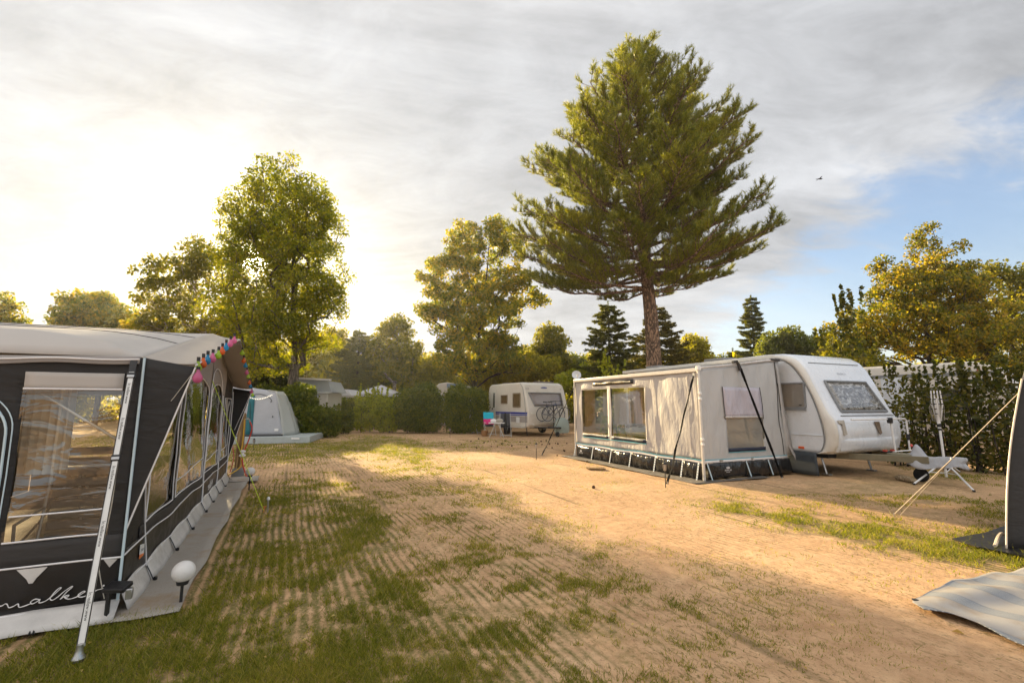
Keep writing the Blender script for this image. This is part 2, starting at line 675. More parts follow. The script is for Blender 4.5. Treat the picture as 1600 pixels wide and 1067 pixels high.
def build_ground():
    m, nb = newmat("ground_sand_turf")
    co = nb.n('ShaderNodeTexCoord').outputs['Object']
    at = nb.n('ShaderNodeAttribute', attribute_name='turf').outputs['Fac']
    sp = nb.n('ShaderNodeSeparateXYZ'); nb.put(sp.inputs[0], co)
    wob = nb.math('MULTIPLY', nb.math('SUBTRACT', nb.noise(co, 0.4, 2), 0.5), 0.22)
    wob2 = nb.math('MULTIPLY', nb.math('SUBTRACT', nb.noise(co, 5.0, 4), 0.5), 0.022)
    u = nb.math('ADD', nb.math('ADD', nb.math('MULTIPLY', sp.outputs[0], ROWN.x), nb.math('MULTIPLY', sp.outputs[1], ROWN.y)), nb.math('ADD', wob, wob2))
    ph = nb.math('MULTIPLY', u, 2 * math.pi / ROW_W)
    cs = nb.math('COSINE', ph)
    row = nb.maprange(cs, 0.78, 1.0)                      # narrow drilled furrows
    along = nb.mapping(co, scale=(1, 1, 1), rot=(0, 0, math.atan2(ROWD.x, ROWD.y)))
    brk = nb.noise(nb.mapping(along, scale=(5.0, .8, 1)), 1.6, 5, 0.62)
    brk2 = nb.noise(co, 0.42, 3, 0.5)
    vr = nb.vmath('LENGTH', co, out=1)
    rowz = nb.math('MULTIPLY', nb.maprange(nb.noise(co, .6, 4, .6), .34, .58), nb.maprange(vr, 1.5, 5.0, .7, 1.0))
    rowk = nb.math('MULTIPLY', nb.math('MULTIPLY', row, rowz), nb.maprange(nb.math('ADD', brk, nb.math('MULTIPLY', nb.math('SUBTRACT', brk2, 0.5), 1.2)), 0.45, 0.60))
    # wide wheel ruts
    rut = nb.math('MULTIPLY', nb.maprange(nb.math('COSINE', nb.math('MULTIPLY', u, 2 * math.pi / 1.37)), 0.975, 1.0), nb.maprange(nb.noise(co, 0.35, 2), .45, .6))
    fine = nb.noise(co, 55, 6, 0.72)
    mid = nb.noise(co, 7, 6, 0.65)
    big = nb.noise(co, 0.5, 4, 0.6)
    sand = nb.ramp(nb.math('ADD', nb.math('MULTIPLY', mid, .5), nb.math('MULTIPLY', big, .5)), [(0.32, (.38, .22, .115)), (0.52, (.56, .355, .20)), (0.7, (.70, .48, .285))])
    sand = nb.mix(nb.maprange(fine, 0.42, 0.30), sand, (.17, .11, .065))
    vd = nb.n('ShaderNodeTexVoronoi'); nb.put(vd.inputs['Vector'], co); vd.inputs['Scale'].default_value = 16; vd.inputs['Randomness'].default_value = 1
    clod = nb.math('MULTIPLY', nb.maprange(vd.outputs[0], .16, .06), nb.maprange(nb.noise(co, 2.0, 4, .6), .50, .62))
    sand = nb.mix(nb.math('MULTIPLY', clod, .75), sand, (.15, .095, .05))
    grit = nb.noise(co, 190, 3, 0.6)
    sand = nb.mix(nb.math('MULTIPLY', nb.maprange(grit, .60, .74), .6), sand, (.72, .62, .48))
    sand = nb.mix(nb.math('MULTIPLY', rowk, 0.55), sand, (.13, .10, .045))
    sand = nb.mix(nb.math('MULTIPLY', rut, 0.6), sand, (.13, .10, .05))
    # litter of dry needles and roots
    lit = nb.noise(nb.mapping(along, scale=(9, 3, 1)), 3.0, 7, 0.75, 0.8)
    sand = nb.mix(nb.math('MULTIPLY', nb.maprange(lit, 0.57, 0.66), 0.55), sand, (.19, .115, .05))
    sp1 = nb.noise(nb.mapping(along, scale=(1, .55, 1)), 34, 5, .75, .5)
    spz = nb.noise(co, 1.1, 4, .6)
    sand = nb.mix(nb.math('MULTIPLY', nb.math('MULTIPLY', nb.maprange(sp1, .53, .60), nb.maprange(spz, .30, .60)), .8), sand, (.17, .125, .045))
    turf = nb.ramp(nb.noise(co, 24, 5, .7), [(0.3, (.045, .058, .010)), (0.5, (.11, .115, .022)), (0.7, (.20, .16, .06))])
    tn = nb.math('ADD', nb.math('MULTIPLY', nb.noise(co, 3.4, 5, .68), .9), nb.math('MULTIPLY', nb.math('MULTIPLY', nb.math('SUBTRACT', cs, 0.1), rowz), .20))
    tk = nb.maprange(nb.math('ADD', nb.math('MULTIPLY', at, .85), nb.math('MULTIPLY', nb.math('SUBTRACT', tn, .5), 1.9)), 0.22, 0.95)
    tk = nb.math('MULTIPLY', tk, nb.maprange(nb.noise(co, 38, 4, .7), .25, .55))
    col = nb.mix(nb.math('MULTIPLY', tk, .85), sand, turf)
    p = nb.n('ShaderNodeBsdfPrincipled')
    nb.put(p.inputs['Base Color'], col)
    p.inputs['Roughness'].default_value = 0.95
    p.inputs['Specular IOR Level'].default_value = 0.15
    h = nb.math('ADD', nb.math('MULTIPLY', rowk, -.35), nb.math('ADD', nb.math('MULTIPLY', fine, .5), nb.math('MULTIPLY', mid, 1.1)))
    nb.put(p.inputs['Normal'], bump(nb, h, 0.75, 0.022))
    finish(m, nb, p.outputs[0])
    xs = np.concatenate([[-900, -500, -250, -120, -60, -40, -28, -20], np.arange(-15, 20.01, .16), [24, 30, 40, 60, 120, 250, 500, 900]])
    ys = np.concatenate([[-300, -100, -40, -15, -5, -1], np.arange(0, 30, .16), np.arange(30, 60, 1.0), [65, 80, 110, 170, 300, 600, 1200]])
    X, Y = np.meshgrid(xs, ys)
    hx = (npnoise(X, Y, .35, 3, 2) - .5) * .05 * np.exp(-((Y / 40) ** 2))
    fine_ = (npnoise(X, Y, 2.2, 5, 2) - .5) * .018 * (np.abs(Y - 14) < 18) * (np.abs(X) < 16)
    Z = np.minimum((hx + fine_), .03) * 1.0 - .012
    V = np.stack([X, Y, Z], -1).reshape(-1, 3)
    nx, ny = len(xs), len(ys)
    I = np.arange(nx * ny).reshape(ny, nx)
    Q = np.stack([I[:-1, :-1], I[:-1, 1:], I[1:, 1:], I[1:, :-1]], -1).reshape(-1, 4)
    me = bpy.data.meshes.new('ground')
    me.vertices.add(len(V)); me.vertices.foreach_set('co', V.astype(np.float32).ravel())
    me.loops.add(Q.size); me.loops.foreach_set('vertex_index', Q.astype(np.int32).ravel())
    me.polygons.add(len(Q)); me.polygons.foreach_set('loop_start', np.arange(0, Q.size, 4, dtype=np.int32)); me.polygons.foreach_set('loop_total', np.full(len(Q), 4, dtype=np.int32))
    me.polygons.foreach_set('use_smooth', np.ones(len(Q), dtype=bool))
    me.update(calc_edges=True)
    a = me.attributes.new('turf', 'FLOAT', 'POINT')
    a.data.foreach_set('value', density(V[:, 0], V[:, 1]).astype(np.float32))
    me.materials.append(m)
    o = bpy.data.objects.new('ground', me); C.objects.link(o)
    tag(o, kind='structure', label='sandy pitch ground with drilled seed rows and patchy turf')


build_ground()


def scatter_grass():
    rs = np.random.RandomState(11)
    N = 2400000
    # spread evenly in angle and in the logarithm of distance so near turf is dense
    r = np.exp(rs.uniform(math.log(2.2), math.log(30), N))
    th = rs.uniform(R(-56), R(56), N)
    x = r * np.sin(th); y = r * np.cos(th)
    d = density(x, y)
    n1 = npnoise(x, y, 2.2, 21, 4)
    n3 = npnoise(x, y, 9.0, 23, 2)
    u = x * ROWN.x + y * ROWN.y + (npnoise(x, y, .5, 8, 2) - .5) * .06 + (npnoise(x, y, 6., 9, 2) - .5) * .02
    row = .5 + .5 * np.cos(2 * np.pi * u / ROW_W)
    row = row ** 2.5
    n5 = npnoise(x, y, 26., 25, 2)
    w = np.clip((d * .80 + (n1 - .5) * 2.3 + (n3 - .5) * 1.8 + (n5 - .5) * 1.0 - .40) / .75, 0, 1) ** 1.2
    inrow = np.clip((npnoise(x, y, .7, 31, 2) - .42) * 4, 0, 1)
    rowz = np.clip((npnoise(x, y, .55, 41, 3) - .40) * 3.6, 0, 1) * np.clip((r - 1.5) / 3.5, .5, 1)
    row = row * rowz + (1 - rowz) * .30
    prob = w * (.30 + (.9 + .3 * n3) * row) * np.clip(d * 1.6, .1, 1)
    prob += row * .26 * np.clip((d - .05) * 3, 0.05, 1) * np.clip((n1 - .42) * 5, 0, 1)
    # nothing grows on the mats
    sh = (x > 1.2) & (x < 9) & (((x - 3.8053) * .917 + (y - 9.316) * .399) > -.25) & (y > 8.0) & (y < 17)
    lt = (((x + 2.8506) * -.899 + (y - 3.51) * -.438) > -.50) & (((x + 2.8506) * -.4384 + (y - 3.51) * .8988) > -.05) & (y < 10)
    prob = np.where(sh | lt, 0, prob)
    k = rs.rand(N) < prob * .62
    x, y, r, d = x[k], y[k], r[k], d[k]
    n = len(x)
    g = np.sqrt(r / 3.0)
    h = rs.uniform(.006, .024, n) * (0.55 + .8 * d) * g ** .7 * np.where(rs.rand(n) < .05, 2.4, 1.0)
    wd = rs.uniform(.0016, .0034, n) * g ** 1.4
    ang = rs.uniform(0, 2 * np.pi, n)
    lean = rs.uniform(.3, 2.2, n) * h
    la = rs.uniform(0, 2 * np.pi, n)
    z0 = np.full(n, -.01)
    a = np.stack([x - np.cos(ang) * wd, y - np.sin(ang) * wd, z0], -1)
    c = np.stack([x + np.cos(ang) * wd, y + np.sin(ang) * wd, z0], -1)
    t = np.stack([x + np.cos(la) * lean, y + np.sin(la) * lean, z0 + h + .012], -1)
    V = np.stack([a, c, t], 1).reshape(-1, 3)
    m = leafmat("grass_blade", (.07, .09, .012), (.155, .16, .02), (.36, .28, .08), trans=.4, nscale=1.3, gloss=.2)
    o = mesh_np('grass', V, 3, m)
    tag(o, 'short tufted green grass growing in rows and patches on the sand', 'grass', kind='stuff')


scatter_grass()


def litter():
    """fallen leaves scattered over the turf: far too many to count"""
    rs = np.random.RandomState(5)
    n = 1500
    r = np.exp(rs.uniform(math.log(2.6), math.log(22), n)); th = rs.uniform(R(-50), R(52), n)
    x = r * np.sin(th); y = r * np.cos(th)
    w = .25 + .75 * ((x > 4) & (y < 11))
    k = rs.rand(n) < w * .5
    x, y, r = x[k], y[k], r[k]; n = len(x)
    s = rs.uniform(.007, .018, n) * np.where(rs.rand(n) < .12, 2.0, 1.0)
    a = rs.uniform(0, 6.28, n)
    V = np.zeros((n, 4, 3))
    for i, (du, dv, dz) in enumerate(((-1, 0, 0), (0, -.6, .35), (1, 0, .1), (0, .6, .5))):
        V[:, i, 0] = x + s * (du * np.cos(a) - dv * np.sin(a))
        V[:, i, 1] = y + s * (du * np.sin(a) + dv * np.cos(a))
        V[:, i, 2] = .012 + s * dz
    o = mesh_np('leaf_litter', V.reshape(-1, 3), 4, leafmat('dry_leaf', (.10, .05, .02), (.38, .25, .06), (.62, .48, .2), trans=.3))
    tag(o, 'small fallen yellow and brown leaves strewn over the pitch', 'leaves', kind='stuff')


litter()

# pale path beyond the low hedge
pm = surf('path_gravel', (.52, .42, .36), .95, var=.3, scale=2, bs=.4, bscale=40)
mb = MB()
pa, pb = G(480, 668), G(760, 664)
pc, pd = G(760, 656), G(470, 658)
mb.poly([Vector((p.x, p.y, .036)) for p in (pa, pb, pc, pd)])
tag(mb.build('path', pm), label='pale gravel path running behind the young shrubs', kind='structure')


# ================================================================== TREES
class Skel:
    """grows limbs towards leaf clumps and thickens them towards the root"""
    def __init__(s, trunk_pts):
        s.n = [Vector(p) for p in trunk_pts]
        s.par = [i - 1 for i in range(len(s.n))]
        s.w = [0.0] * len(s.n)
        s.first = 0

    def grow(s, target, rnd, step=0.7, up=.35, minidx=1):
        t = Vector(target)
        A = np.array(s.n)
        d = np.linalg.norm(A - np.array(t), axis=1)
        pen = np.where(A[:, 2] > t.z - .1, 3.0, 0.0) + np.maximum(0, (A[:, 2] - t.z) + .5 * np.hypot(A[:, 0] - t.x, A[:, 1] - t.y)) * 1.2
        pen[:minidx] += 50
        i = int(np.argmin(d + pen))
        p = s.n[i]
        L = (t - p).length
        k = max(1, int(L / step))
        pr = i
        ctrl = p.lerp(t, .45) + Vector((0, 0, up * L * .35))
        for q in range(1, k + 1):
            f = q / k
            pt = p * (1 - f) ** 2 + ctrl * 2 * f * (1 - f) + t * f * f
            if q < k:
                pt = pt + Vector([rnd.uniform(-1, 1) * step * .10 for _ in range(3)])
            s.n.append(pt); s.par.append(pr); s.w.append(0.0); pr = len(s.n) - 1
        j = pr
        while j >= 0:
            s.w[j] += 1; j = s.par[j]

    def mesh(s, mb, r0, rmin=.012, sides=6, expo=.5):
        wmax = max(s.w)
        kids = {}
        for i, p in enumerate(s.par):
            if p >= 0: kids.setdefault(p, []).append(i)
        rad = [max(rmin, r0 * (w / wmax) ** expo) for w in s.w]
        used = set()
        starts = [(None, 0)]
        while starts:
            pr, i = starts.pop()
            chain, rr = ([], [])
            if pr is not None:
                chain.append(s.n[pr]); rr.append(min(rad[pr], rad[i] * 1.25))
            while True:
                chain.append(s.n[i]); rr.append(rad[i])
                ks = kids.get(i, [])
                if not ks: break
                ks = sorted(ks, key=lambda k: -s.w[k])
                for k in ks[1:]: starts.append((i, k))
                i = ks[0]
            if len(chain) > 1:
                n = sides if max(rr) > .06 else 4
                if max(rr) > .12: n = 10
                mb.tube(chain, rr, n)


def leaves_np(centers, radii, counts, size, rs, droop=0.0, flat=.8, long=1.6):
    out = []
    for c, r, k in zip(centers, radii, counts):
        v = rs.normal(size=(k, 3))
        v /= np.linalg.norm(v, axis=1)[:, None] + 1e-6
        v *= (rs.rand(k, 1) ** .45) * r
        v[:, 2] *= flat
        p = np.array(c) + v
        a = rs.normal(size=(k, 3)); a[:, 2] -= droop
        a /= np.linalg.norm(a, axis=1)[:, None]
        b_ = rs.normal(size=(k, 3)); b_ -= a * (a * b_).sum(1)[:, None]
        b_ /= np.linalg.norm(b_, axis=1)[:, None]
        s = (size * rs.uniform(.6, 1.3, (k, 1)))
        q = np.stack([p - a * s * long * .5, p + b_ * s * .5, p + a * s * long * .5, p - b_ * s * .5], 1)
        out.append(q)
    return np.concatenate(out).reshape(-1, 3)


def pxell(Y, cx, cy, rx, ry, dz=1.0):
    c = P(cx, cy, Y)
    return (c, rx / F * Y, rx / F * Y * dz, ry / F * Y)


def inside_sample(ells, n, rs, surf_=.45, mind=0.0):
    vols = np.array([e[1] * e[2] * e[3] for e in ells]) ** .8
    vols /= vols.sum()
    pts = []
    tries = 0
    while len(pts) < n and tries < n * 40:
        tries += 1
        e = ells[rs.choice(len(ells), p=vols)]
        v = rs.normal(size=3); v /= np.linalg.norm(v)
        v = v * rs.rand() ** surf_
        p = np.array(e[0]) + v * np.array(e[1:4])
        if p[2] < .25: continue
        if mind and pts:
            if np.min(np.linalg.norm(np.array(pts[-400:]) - p, axis=1)) < mind: continue
        pts.append(p)
    return pts


def tree(name, label, cat, Y, bx, ells, nclump, clump_r, nleaf, leaf, lmat, bmat, trunk_r, fork=.3, seed=1, droop=0.0, mind=.0, group=None, step=.8, lean=(0, 0), flat=.8, top=None, surf_=.4, up=.35, extra_trunks=0, long=1.6, cloud=None, basez=0):
    rs = np.random.RandomState(seed); rnd = random.Random(seed)
    base = P(bx, 640, Y); base.z = basez
    es = [pxell(Y, *e) if not isinstance(e[0], Vector) else e for e in ells]
    ztop = max(e[0].z + e[3] for e in es) if top is None else top
    cxm = sum(e[0].x for e in es) / len(es)
    root = thing(name, base, label, cat, group)
    pts = inside_sample(es, nclump, rs, surf_, mind)
    n = 7
    zt = ztop * fork if fork < 1 else fork
    tr = []
    hmax = ztop * .86
    nn = 14
    for i in range(nn + 1):
        f = i / nn
        z = hmax * f
        k = max(0, (z - zt) / max(.1, hmax - zt))
        tr.append(Vector((base.x + (cxm - base.x) * k * .8 + math.sin(f * 5 + seed) * .012 * ztop * f + lean[0] * f, base.y + math.cos(f * 4 + seed) * .012 * ztop * f, z - .1 + basez)))
    sk = Skel(tr)
    mi = max(1, int(nn * zt / hmax))
    pts.sort(key=lambda p: (p[2] * .6 + math.hypot(p[0] - base.x, p[1] - base.y)))
    if name == 'ash_tree':      # the gap in the crown through which the low sun looks
        sdv = np.array(SUN_DIR); eye = np.array(EYE)
        pts = [p for p in pts if np.linalg.norm((p - eye) - sdv * np.dot(p - eye, sdv)) > .16]
    for p in pts:
        sk.grow(p, rnd, step, up, mi)
    sk.w[0] = max(sk.w) * 1.35
    mb = MB(); sk.mesh(mb, trunk_r)
    mb.build('trunk', bmat, root)
    cr = [clump_r * rnd.uniform(.6, 1.35) for _ in pts]
    cn = [max(6, int(nleaf * (r / clump_r) ** 2)) for r in cr]
    V = leaves_np(pts, cr, cn, leaf, rs, droop, flat, long)
    mesh_np('crown', V, 4, lmat, root)
    return root


L_ash = leafmat('ash_leaf', (.06, .08, .008), (.17, .175, .014), (.32, .26, .022), .55, .5)
L_maple = leafmat('maple_leaf', (.06, .08, .010), (.16, .165, .018), (.42, .27, .03), .52, .6)
L_gold = leafmat('gold_leaf', (.04, .06, .010), (.14, .14, .018), (.44, .28, .025), .45, .42)
L_yel = leafmat('yellow_leaf', (.10, .09, .012), (.22, .19, .025), (.36, .28, .04), .5, .5)
L_birch = leafmat('birch_leaf', (.06, .065, .012), (.15, .14, .025), (.26, .20, .04), .5, .8)
L_dark = leafmat('dark_leaf', (.014, .022, .006), (.035, .048, .010), (.085, .09, .02), .3, 1.2)
L_hedge = leafmat('hedge_leaf', (.04, .055, .007), (.095, .115, .012), (.21, .20, .025), .4, 1.6)
L_beech = leafmat('beech_leaf', (.03, .04, .010), (.08, .085, .016), (.20, .15, .03), .45, 1.2)
L_gold2 = leafmat('hedge_gold_leaf', (.045, .05, .010), (.14, .13, .018), (.32, .25, .03), .45, 1.2)
L_fresh = leafmat('fresh_leaf', (.10, .12, .014), (.24, .25, .025), (.38, .34, .05), .5, 1.0)
L_willow = leafmat('willow_leaf', (.06, .07, .02), (.12, .13, .04), (.20, .19, .07), .45, .8)
L_needle = leafmat('pine_needle', (.05, .065, .012), (.15, .16, .022), (.38, .32, .04), .38, .45, gloss=.5)
L_spruce = leafmat('spruce_needle', (.05, .06, .016), (.11, .115, .026), (.20, .17, .035), .3, .7)
L_spr2 = leafmat('spruce_needle_warm', (.05, .05, .014), (.12, .105, .022), (.22, .16, .03), .25, .7)
B_grey = barkmat('bark_grey', (.07, .055, .04), (.24, .19, .14), 5, .2)
B_dark = barkmat('bark_dark', (.03, .022, .015), (.10, .075, .05), 5, .2)
B_pine = barkmat('bark_pine', (.10, .065, .045), (.50, .32, .21), 6.5, .3, 1.0)
B_birch = barkmat('bark_birch', (.16, .12, .09), (.62, .55, .46), 3, 1.6, .3)

tree('ash_tree', 'tall oval green ash tree with the low sun shining through its crown', 'tree', 22, 457,
     [(442, 328, 90, 80), (395, 355, 56, 60), (492, 350, 48, 66), (440, 420, 102, 90), (438, 500, 80, 58), (382, 490, 62, 62), (500, 462, 42, 58), (470, 530, 50, 24), (365, 400, 34, 44), (420, 560, 70, 30)],
     600, .48, 120, .085, L_ash, B_grey, .27, .3, seed=3, mind=.30, step=.9, surf_=.5)
tree('birch_tree', 'airy drooping birch leaning left of the tall sunlit ash', 'tree', 27, 318,
     [(300, 400, 34, 36), (275, 430, 52, 34), (255, 470, 46, 38), (300, 500, 50, 45), (330, 440, 26, 50), (240, 505, 34, 18)],
     190, .45, 50, .13, L_birch, B_birch, .13, .35, seed=5, droop=.8, mind=.3)
tree('oak_tree', 'round crowned dark tree low on the skyline above the black awning roof', 'tree', 34, 150,
     [(140, 486, 44, 28), (120, 500, 28, 20), (175, 500, 28, 18), (200, 505, 30, 16)], 90, .75, 150, .17, L_maple, B_dark, .2, .4, seed=6, mind=.5)
tree('oak_tree', 'brownish tree whose crown just enters the frame over the awning at the picture edge', 'tree', 30, -10,
     [(-15, 480, 36, 26), (-30, 500, 50, 22), (-60, 470, 40, 30)], 70, .7, 130, .15, L_maple, B_dark, .2, .4, seed=7, mind=.5)
tree('lime_tree', 'glowing yellow green tree low behind the trunk of the ash', 'tree', 42, 505,
     [(505, 555, 46, 34), (470, 570, 40, 26), (530, 535, 22, 24), (415, 575, 40, 22), (440, 555, 40, 26)], 150, .8, 190, .16, L_yel, B_dark, .16, .35, seed=8, mind=.5)
tree('lime_tree', 'glowing amber tree low between the leaning birch and the ash', 'tree', 30, 300,
     [(290, 540, 70, 30), (350, 545, 50, 30), (230, 520, 40, 20), (370, 500, 30, 30)], 130, .8, 170, .16, L_gold, B_dark, .16, .35, seed=28, mind=.5)
tree('birch_tree', 'slim white stemmed birch standing between the ash and the maple', 'tree', 36, 616,
     [(617, 515, 26, 26), (606, 545, 32, 26), (632, 555, 28, 28), (618, 580, 34, 16)], 90, .6, 120, .15, L_birch, B_birch, .16, .3, seed=9, droop=.6, mind=.5)
tree('maple_tree', 'broad maple with rusty leaf tips standing behind the box hedge', 'tree', 30, 742,
     [(738, 380, 52, 40), (790, 372, 34, 30), (700, 400, 36, 26), (725, 440, 74, 44), (800, 440, 40, 46), (745, 500, 84, 44), (740, 555, 78, 38), (690, 480, 38, 34), (830, 465, 26, 14), (800, 560, 46, 34), (850, 470, 14, 8)],
     470, .46, 105, .125, L_maple, B_dark, .22, .24, seed=10, mind=.34, step=.9)
tree('birch_tree', 'small birch turning orange beyond the blue striped caravan', 'tree', 34, 862,
     [(860, 535, 24, 24), (850, 560, 30, 22), (874, 568, 22, 24)], 70, .65, 130, .15, L_birch, B_birch, .17, .3, seed=11, mind=.45)
tree('willow_tree', 'pale olive willow rising just left of the two spruces', 'tree', 38, 898,
     [(898, 570, 12, 26), (888, 585, 18, 16)], 50, .6, 130, .15, L_willow, B_grey, .14, .3, seed=12, droop=1.0)
tree('willow_tree', 'light green small tree peeping over the caravan roof behind the pine', 'tree', 34, 1086,
     [(1086, 540, 20, 16), (1080, 560, 30, 20)], 60, .6, 120, .15, L_yel, B_grey, .14, .3, seed=13)
tree('willow_tree', 'feathery olive tree next to the lone spruce above the caravan roof', 'tree', 34, 1222,
     [(1215, 530, 16, 24), (1240, 540, 22, 22), (1262, 545, 22, 18), (1200, 550, 20, 16)], 90, .55, 140, .14, L_willow, B_grey, .14, .3, seed=14, droop=1.0, flat=1.2)
tree('beech_tree', 'large golden tree glowing above the hedge by the white caravan nose', 'tree', 21, 1465,
     [(1455, 378, 22, 26), (1458, 412, 44, 34), (1450, 455, 66, 40), (1500, 450, 40, 40), (1405, 470, 46, 40), (1520, 495, 62, 46), (1440, 520, 90, 44), (1350, 515, 54, 44), (1560, 540, 60, 50), (1330, 545, 36, 24), (1390, 440, 34, 34)],
     520, .36, 100, .085, L_gold, B_dark, .24, .22, seed=15, mind=.24)
tree('birch_tree', 'thin feathery tree at the frame edge beyond the golden tree', 'tree', 23, 1590,
     [(1580, 440, 18, 28), (1600, 470, 34, 34), (1552, 425, 16, 24), (1620, 520, 50, 40)], 100, .5, 90, .11, L_birch, B_dark, .14, .3, seed=16, droop=.5)
tree('lime_tree', 'bright yellow tree glimpsed between birch and maple beyond the hedge', 'tree', 38, 672,
     [(680, 580, 26, 24), (662, 595, 22, 16), (700, 595, 22, 18)], 90, .7, 150, .17, L_yel, B_dark, .14, .3, seed=17)
tree('lime_tree', 'yellow leaved tree behind the blue striped caravan roof', 'tree', 32, 830,
     [(835, 575, 36, 18), (800, 585, 36, 16), (770, 590, 30, 14)], 100, .7, 150, .16, L_yel, B_dark, .14, .3, seed=18)
tree('lime_tree', 'low fresh green tree in front of the willow above the awning end', 'tree', 30, 915,
     [(915, 592, 30, 16), (890, 600, 26, 12)], 60, .6, 150, .14, L_fresh, B_dark, .12, .3, seed=19)
tree('oak_tree', 'dark leafy tree beneath the ash close to the grey tent', 'tree', 27, 400,
     [(400, 585, 34, 24), (430, 590, 30, 18), (380, 570, 26, 18)], 90, .6, 170, .13, L_dark, B_dark, .14, .3, seed=20)


def tufts(P0, D0, L, rs, nper=26, nl=.13, nw=.006):
    """needle brushes: shoots at P0 pointing along D0"""
    k = len(P0)
    P0 = np.repeat(P0, nper, 0); D = np.repeat(D0, nper, 0); Lr = np.repeat(L, nper)
    n = len(P0)
    t = rs.rand(n)
    p = P0 + D * (t * Lr)[:, None]
    q = rs.normal(size=(n, 3)); q -= D * (q * D).sum(1)[:, None]
    q /= np.linalg.norm(q, axis=1)[:, None] + 1e-6
    a = D * rs.uniform(.55, 1.1, (n, 1)) + q * rs.uniform(.5, .95, (n, 1))
    a /= np.linalg.norm(a, axis=1)[:, None]
    s = np.cross(a, rs.normal(size=(n, 3))); s /= np.linalg.norm(s, axis=1)[:, None] + 1e-6
    ln = nl * rs.uniform(.7, 1.2, (n, 1))
    return np.stack([p - s * nw, p + s * nw, p + a * ln], 1).reshape(-1, 3)


def big_pine():
    rs = np.random.RandomState(4); rnd = random.Random(4)
    Y = 19.0
    base = P(1023, 640, Y); base.z = 0
    root = thing('pine_tree', base, 'huge broad pine towering over the caravan and its beige awning', 'tree')
    top = P(995, 76, Y).z
    k = Y / F
    # envelope: (pixel row, left reach, right reach) read around the trunk axis
    env = [(70, 18, 22), (90, 62, 66), (120, 88, 92), (150, 110, 122), (190, 140, 140), (230, 152, 150), (280, 178, 152), (330, 194, 160), (380, 205, 172), (420, 182, 162), (455, 150, 100), (480, 60, 30)]
    zs = np.array([P(1015, e[0], Y).z for e in env]); le = np.array([e[1] * k for e in env]); re_ = np.array([e[2] * k for e in env])

    def reach(z, az):
        l = np.interp(z, zs[::-1], le[::-1]); r = np.interp(z, zs[::-1], re_[::-1])
        c = math.cos(az)
        return (l + r) / 2 + c * (r - l) / 2
    axis = lambda z: Vector((base.x - .25 * (z / top) + .12 * math.sin(z * .5), base.y + .1 * math.sin(z * .7), z))
    tr = MB()
    n = 26
    pts = [axis(top * .97 * i / n) for i in range(n + 1)]; pts[0].z = -.1
    tr.tube(pts, [max(.03, .36 * (1 - i / n) ** .75 * (1.12 if i == 0 else 1)) for i in range(n + 1)], 14)
    SP, SD, SL = [], [], []
    z = zs[-1] + .7
    az0 = 0
    while z < top * .985:
        f = (z - zs[-1]) / (top - zs[-1])
        nb_ = (7 if rnd.random() < .6 else 6) if f < .8 else 5
        for i in range(nb_):
            az = az0 + i * 2 * math.pi / nb_ + rnd.uniform(-.3, .3)
            zr = z + rnd.uniform(-.2, .2)
            tipz = zr + (.1 + 1.5 * f) * rnd.uniform(.5, 1.3)
            Lb = reach(min(zr + .62 * reach(zr, az) * (.15 + f), top + 1.2), az) * rnd.choice([.62, .78, .92, .98, 1.02, 1.06])
            if Lb < .4: Lb = .4
            dirn = Vector((math.cos(az), math.sin(az), 0))
            p0 = axis(zr)
            sag = (-.07 + .42 * f) * Lb
            cp = []
            m = 9
            for j in range(m + 1):
                t = j / m
                zz_ = sag * t + (.30 * Lb * max(0, t - .45) ** 1.6 * 1.5)
                cp.append(p0 + dirn * Lb * t + Vector((0, 0, zz_)) + Vector((rnd.uniform(-1, 1), rnd.uniform(-1, 1), rnd.uniform(-1, 1))) * .04 * Lb * t * .5)
            tr.tube(cp, [max(.012, .075 * (Lb / 5) * (1 - .85 * j / m) + .008) for j in range(m + 1)], 5)
            perp = Vector((-dirn.y, dirn.x, 0))
            nsub = int(7 + Lb * 4.6)
            for sidx in range(nsub):
                t = .22 + .78 * (sidx + rnd.random() * .6) / nsub
                if t > 1: t = 1
                j = min(m - 1, int(t * m)); q = cp[j].lerp(cp[j + 1], t * m - j)
                side = 1 if sidx % 2 else -1
                sl = (1 - t * .78) * Lb * .30 + .28
                sl *= rnd.uniform(.6, 1.15)
                sd_ = (dirn * rnd.uniform(.6, .95) + perp * side * rnd.uniform(.45, .9) + Vector((0, 0, rnd.uniform(.0, .45)))).normalized()
                nseg = max(2, int(sl / .17))
                e = q.copy(); sp = [e.copy()]
                for w in range(nseg):
                    e = e + (sd_ + Vector((0, 0, .10 * w))).normalized() * (sl / nseg)
                    sp.append(e.copy())
                    if w >= nseg * .2:
                        for _ in range(3 if t > .5 else 1):
                            dd = (sd_ * .45 + Vector((rnd.uniform(-.6, .6), rnd.uniform(-.6, .6), rnd.uniform(.4, 1.3)))).normalized()
                            SP.append(tuple(e)); SD.append(tuple(dd)); SL.append(rnd.uniform(.18, .42))
                tr.tube(sp, [.012] * len(sp), 3)
                dd = (sd_ + Vector((0, 0, .55))).normalized()
                SP.append(tuple(e)); SD.append(tuple(dd)); SL.append(rnd.uniform(.25, .42))
        z += rnd.choice((.40, .50, .62)) * (1 - .25 * f)
        az0 += 1.1
    for _ in range(10):
        SP.append(tuple(axis(top * .97))); SD.append((rnd.uniform(-.3, .3), rnd.uniform(-.3, .3), 1)); SL.append(.5)
    tr.build('trunk', B_pine, root)
    SP, SD, SL = np.array(SP), np.array(SD), np.array(SL)
    SD /= np.linalg.norm(SD, axis=1)[:, None]
    V = tufts(SP, SD, SL, rs, 32, .165, .0095)
    print('pine shoots', len(SP))
    mesh_np('crown', V, 3, L_needle, root)


big_pine()


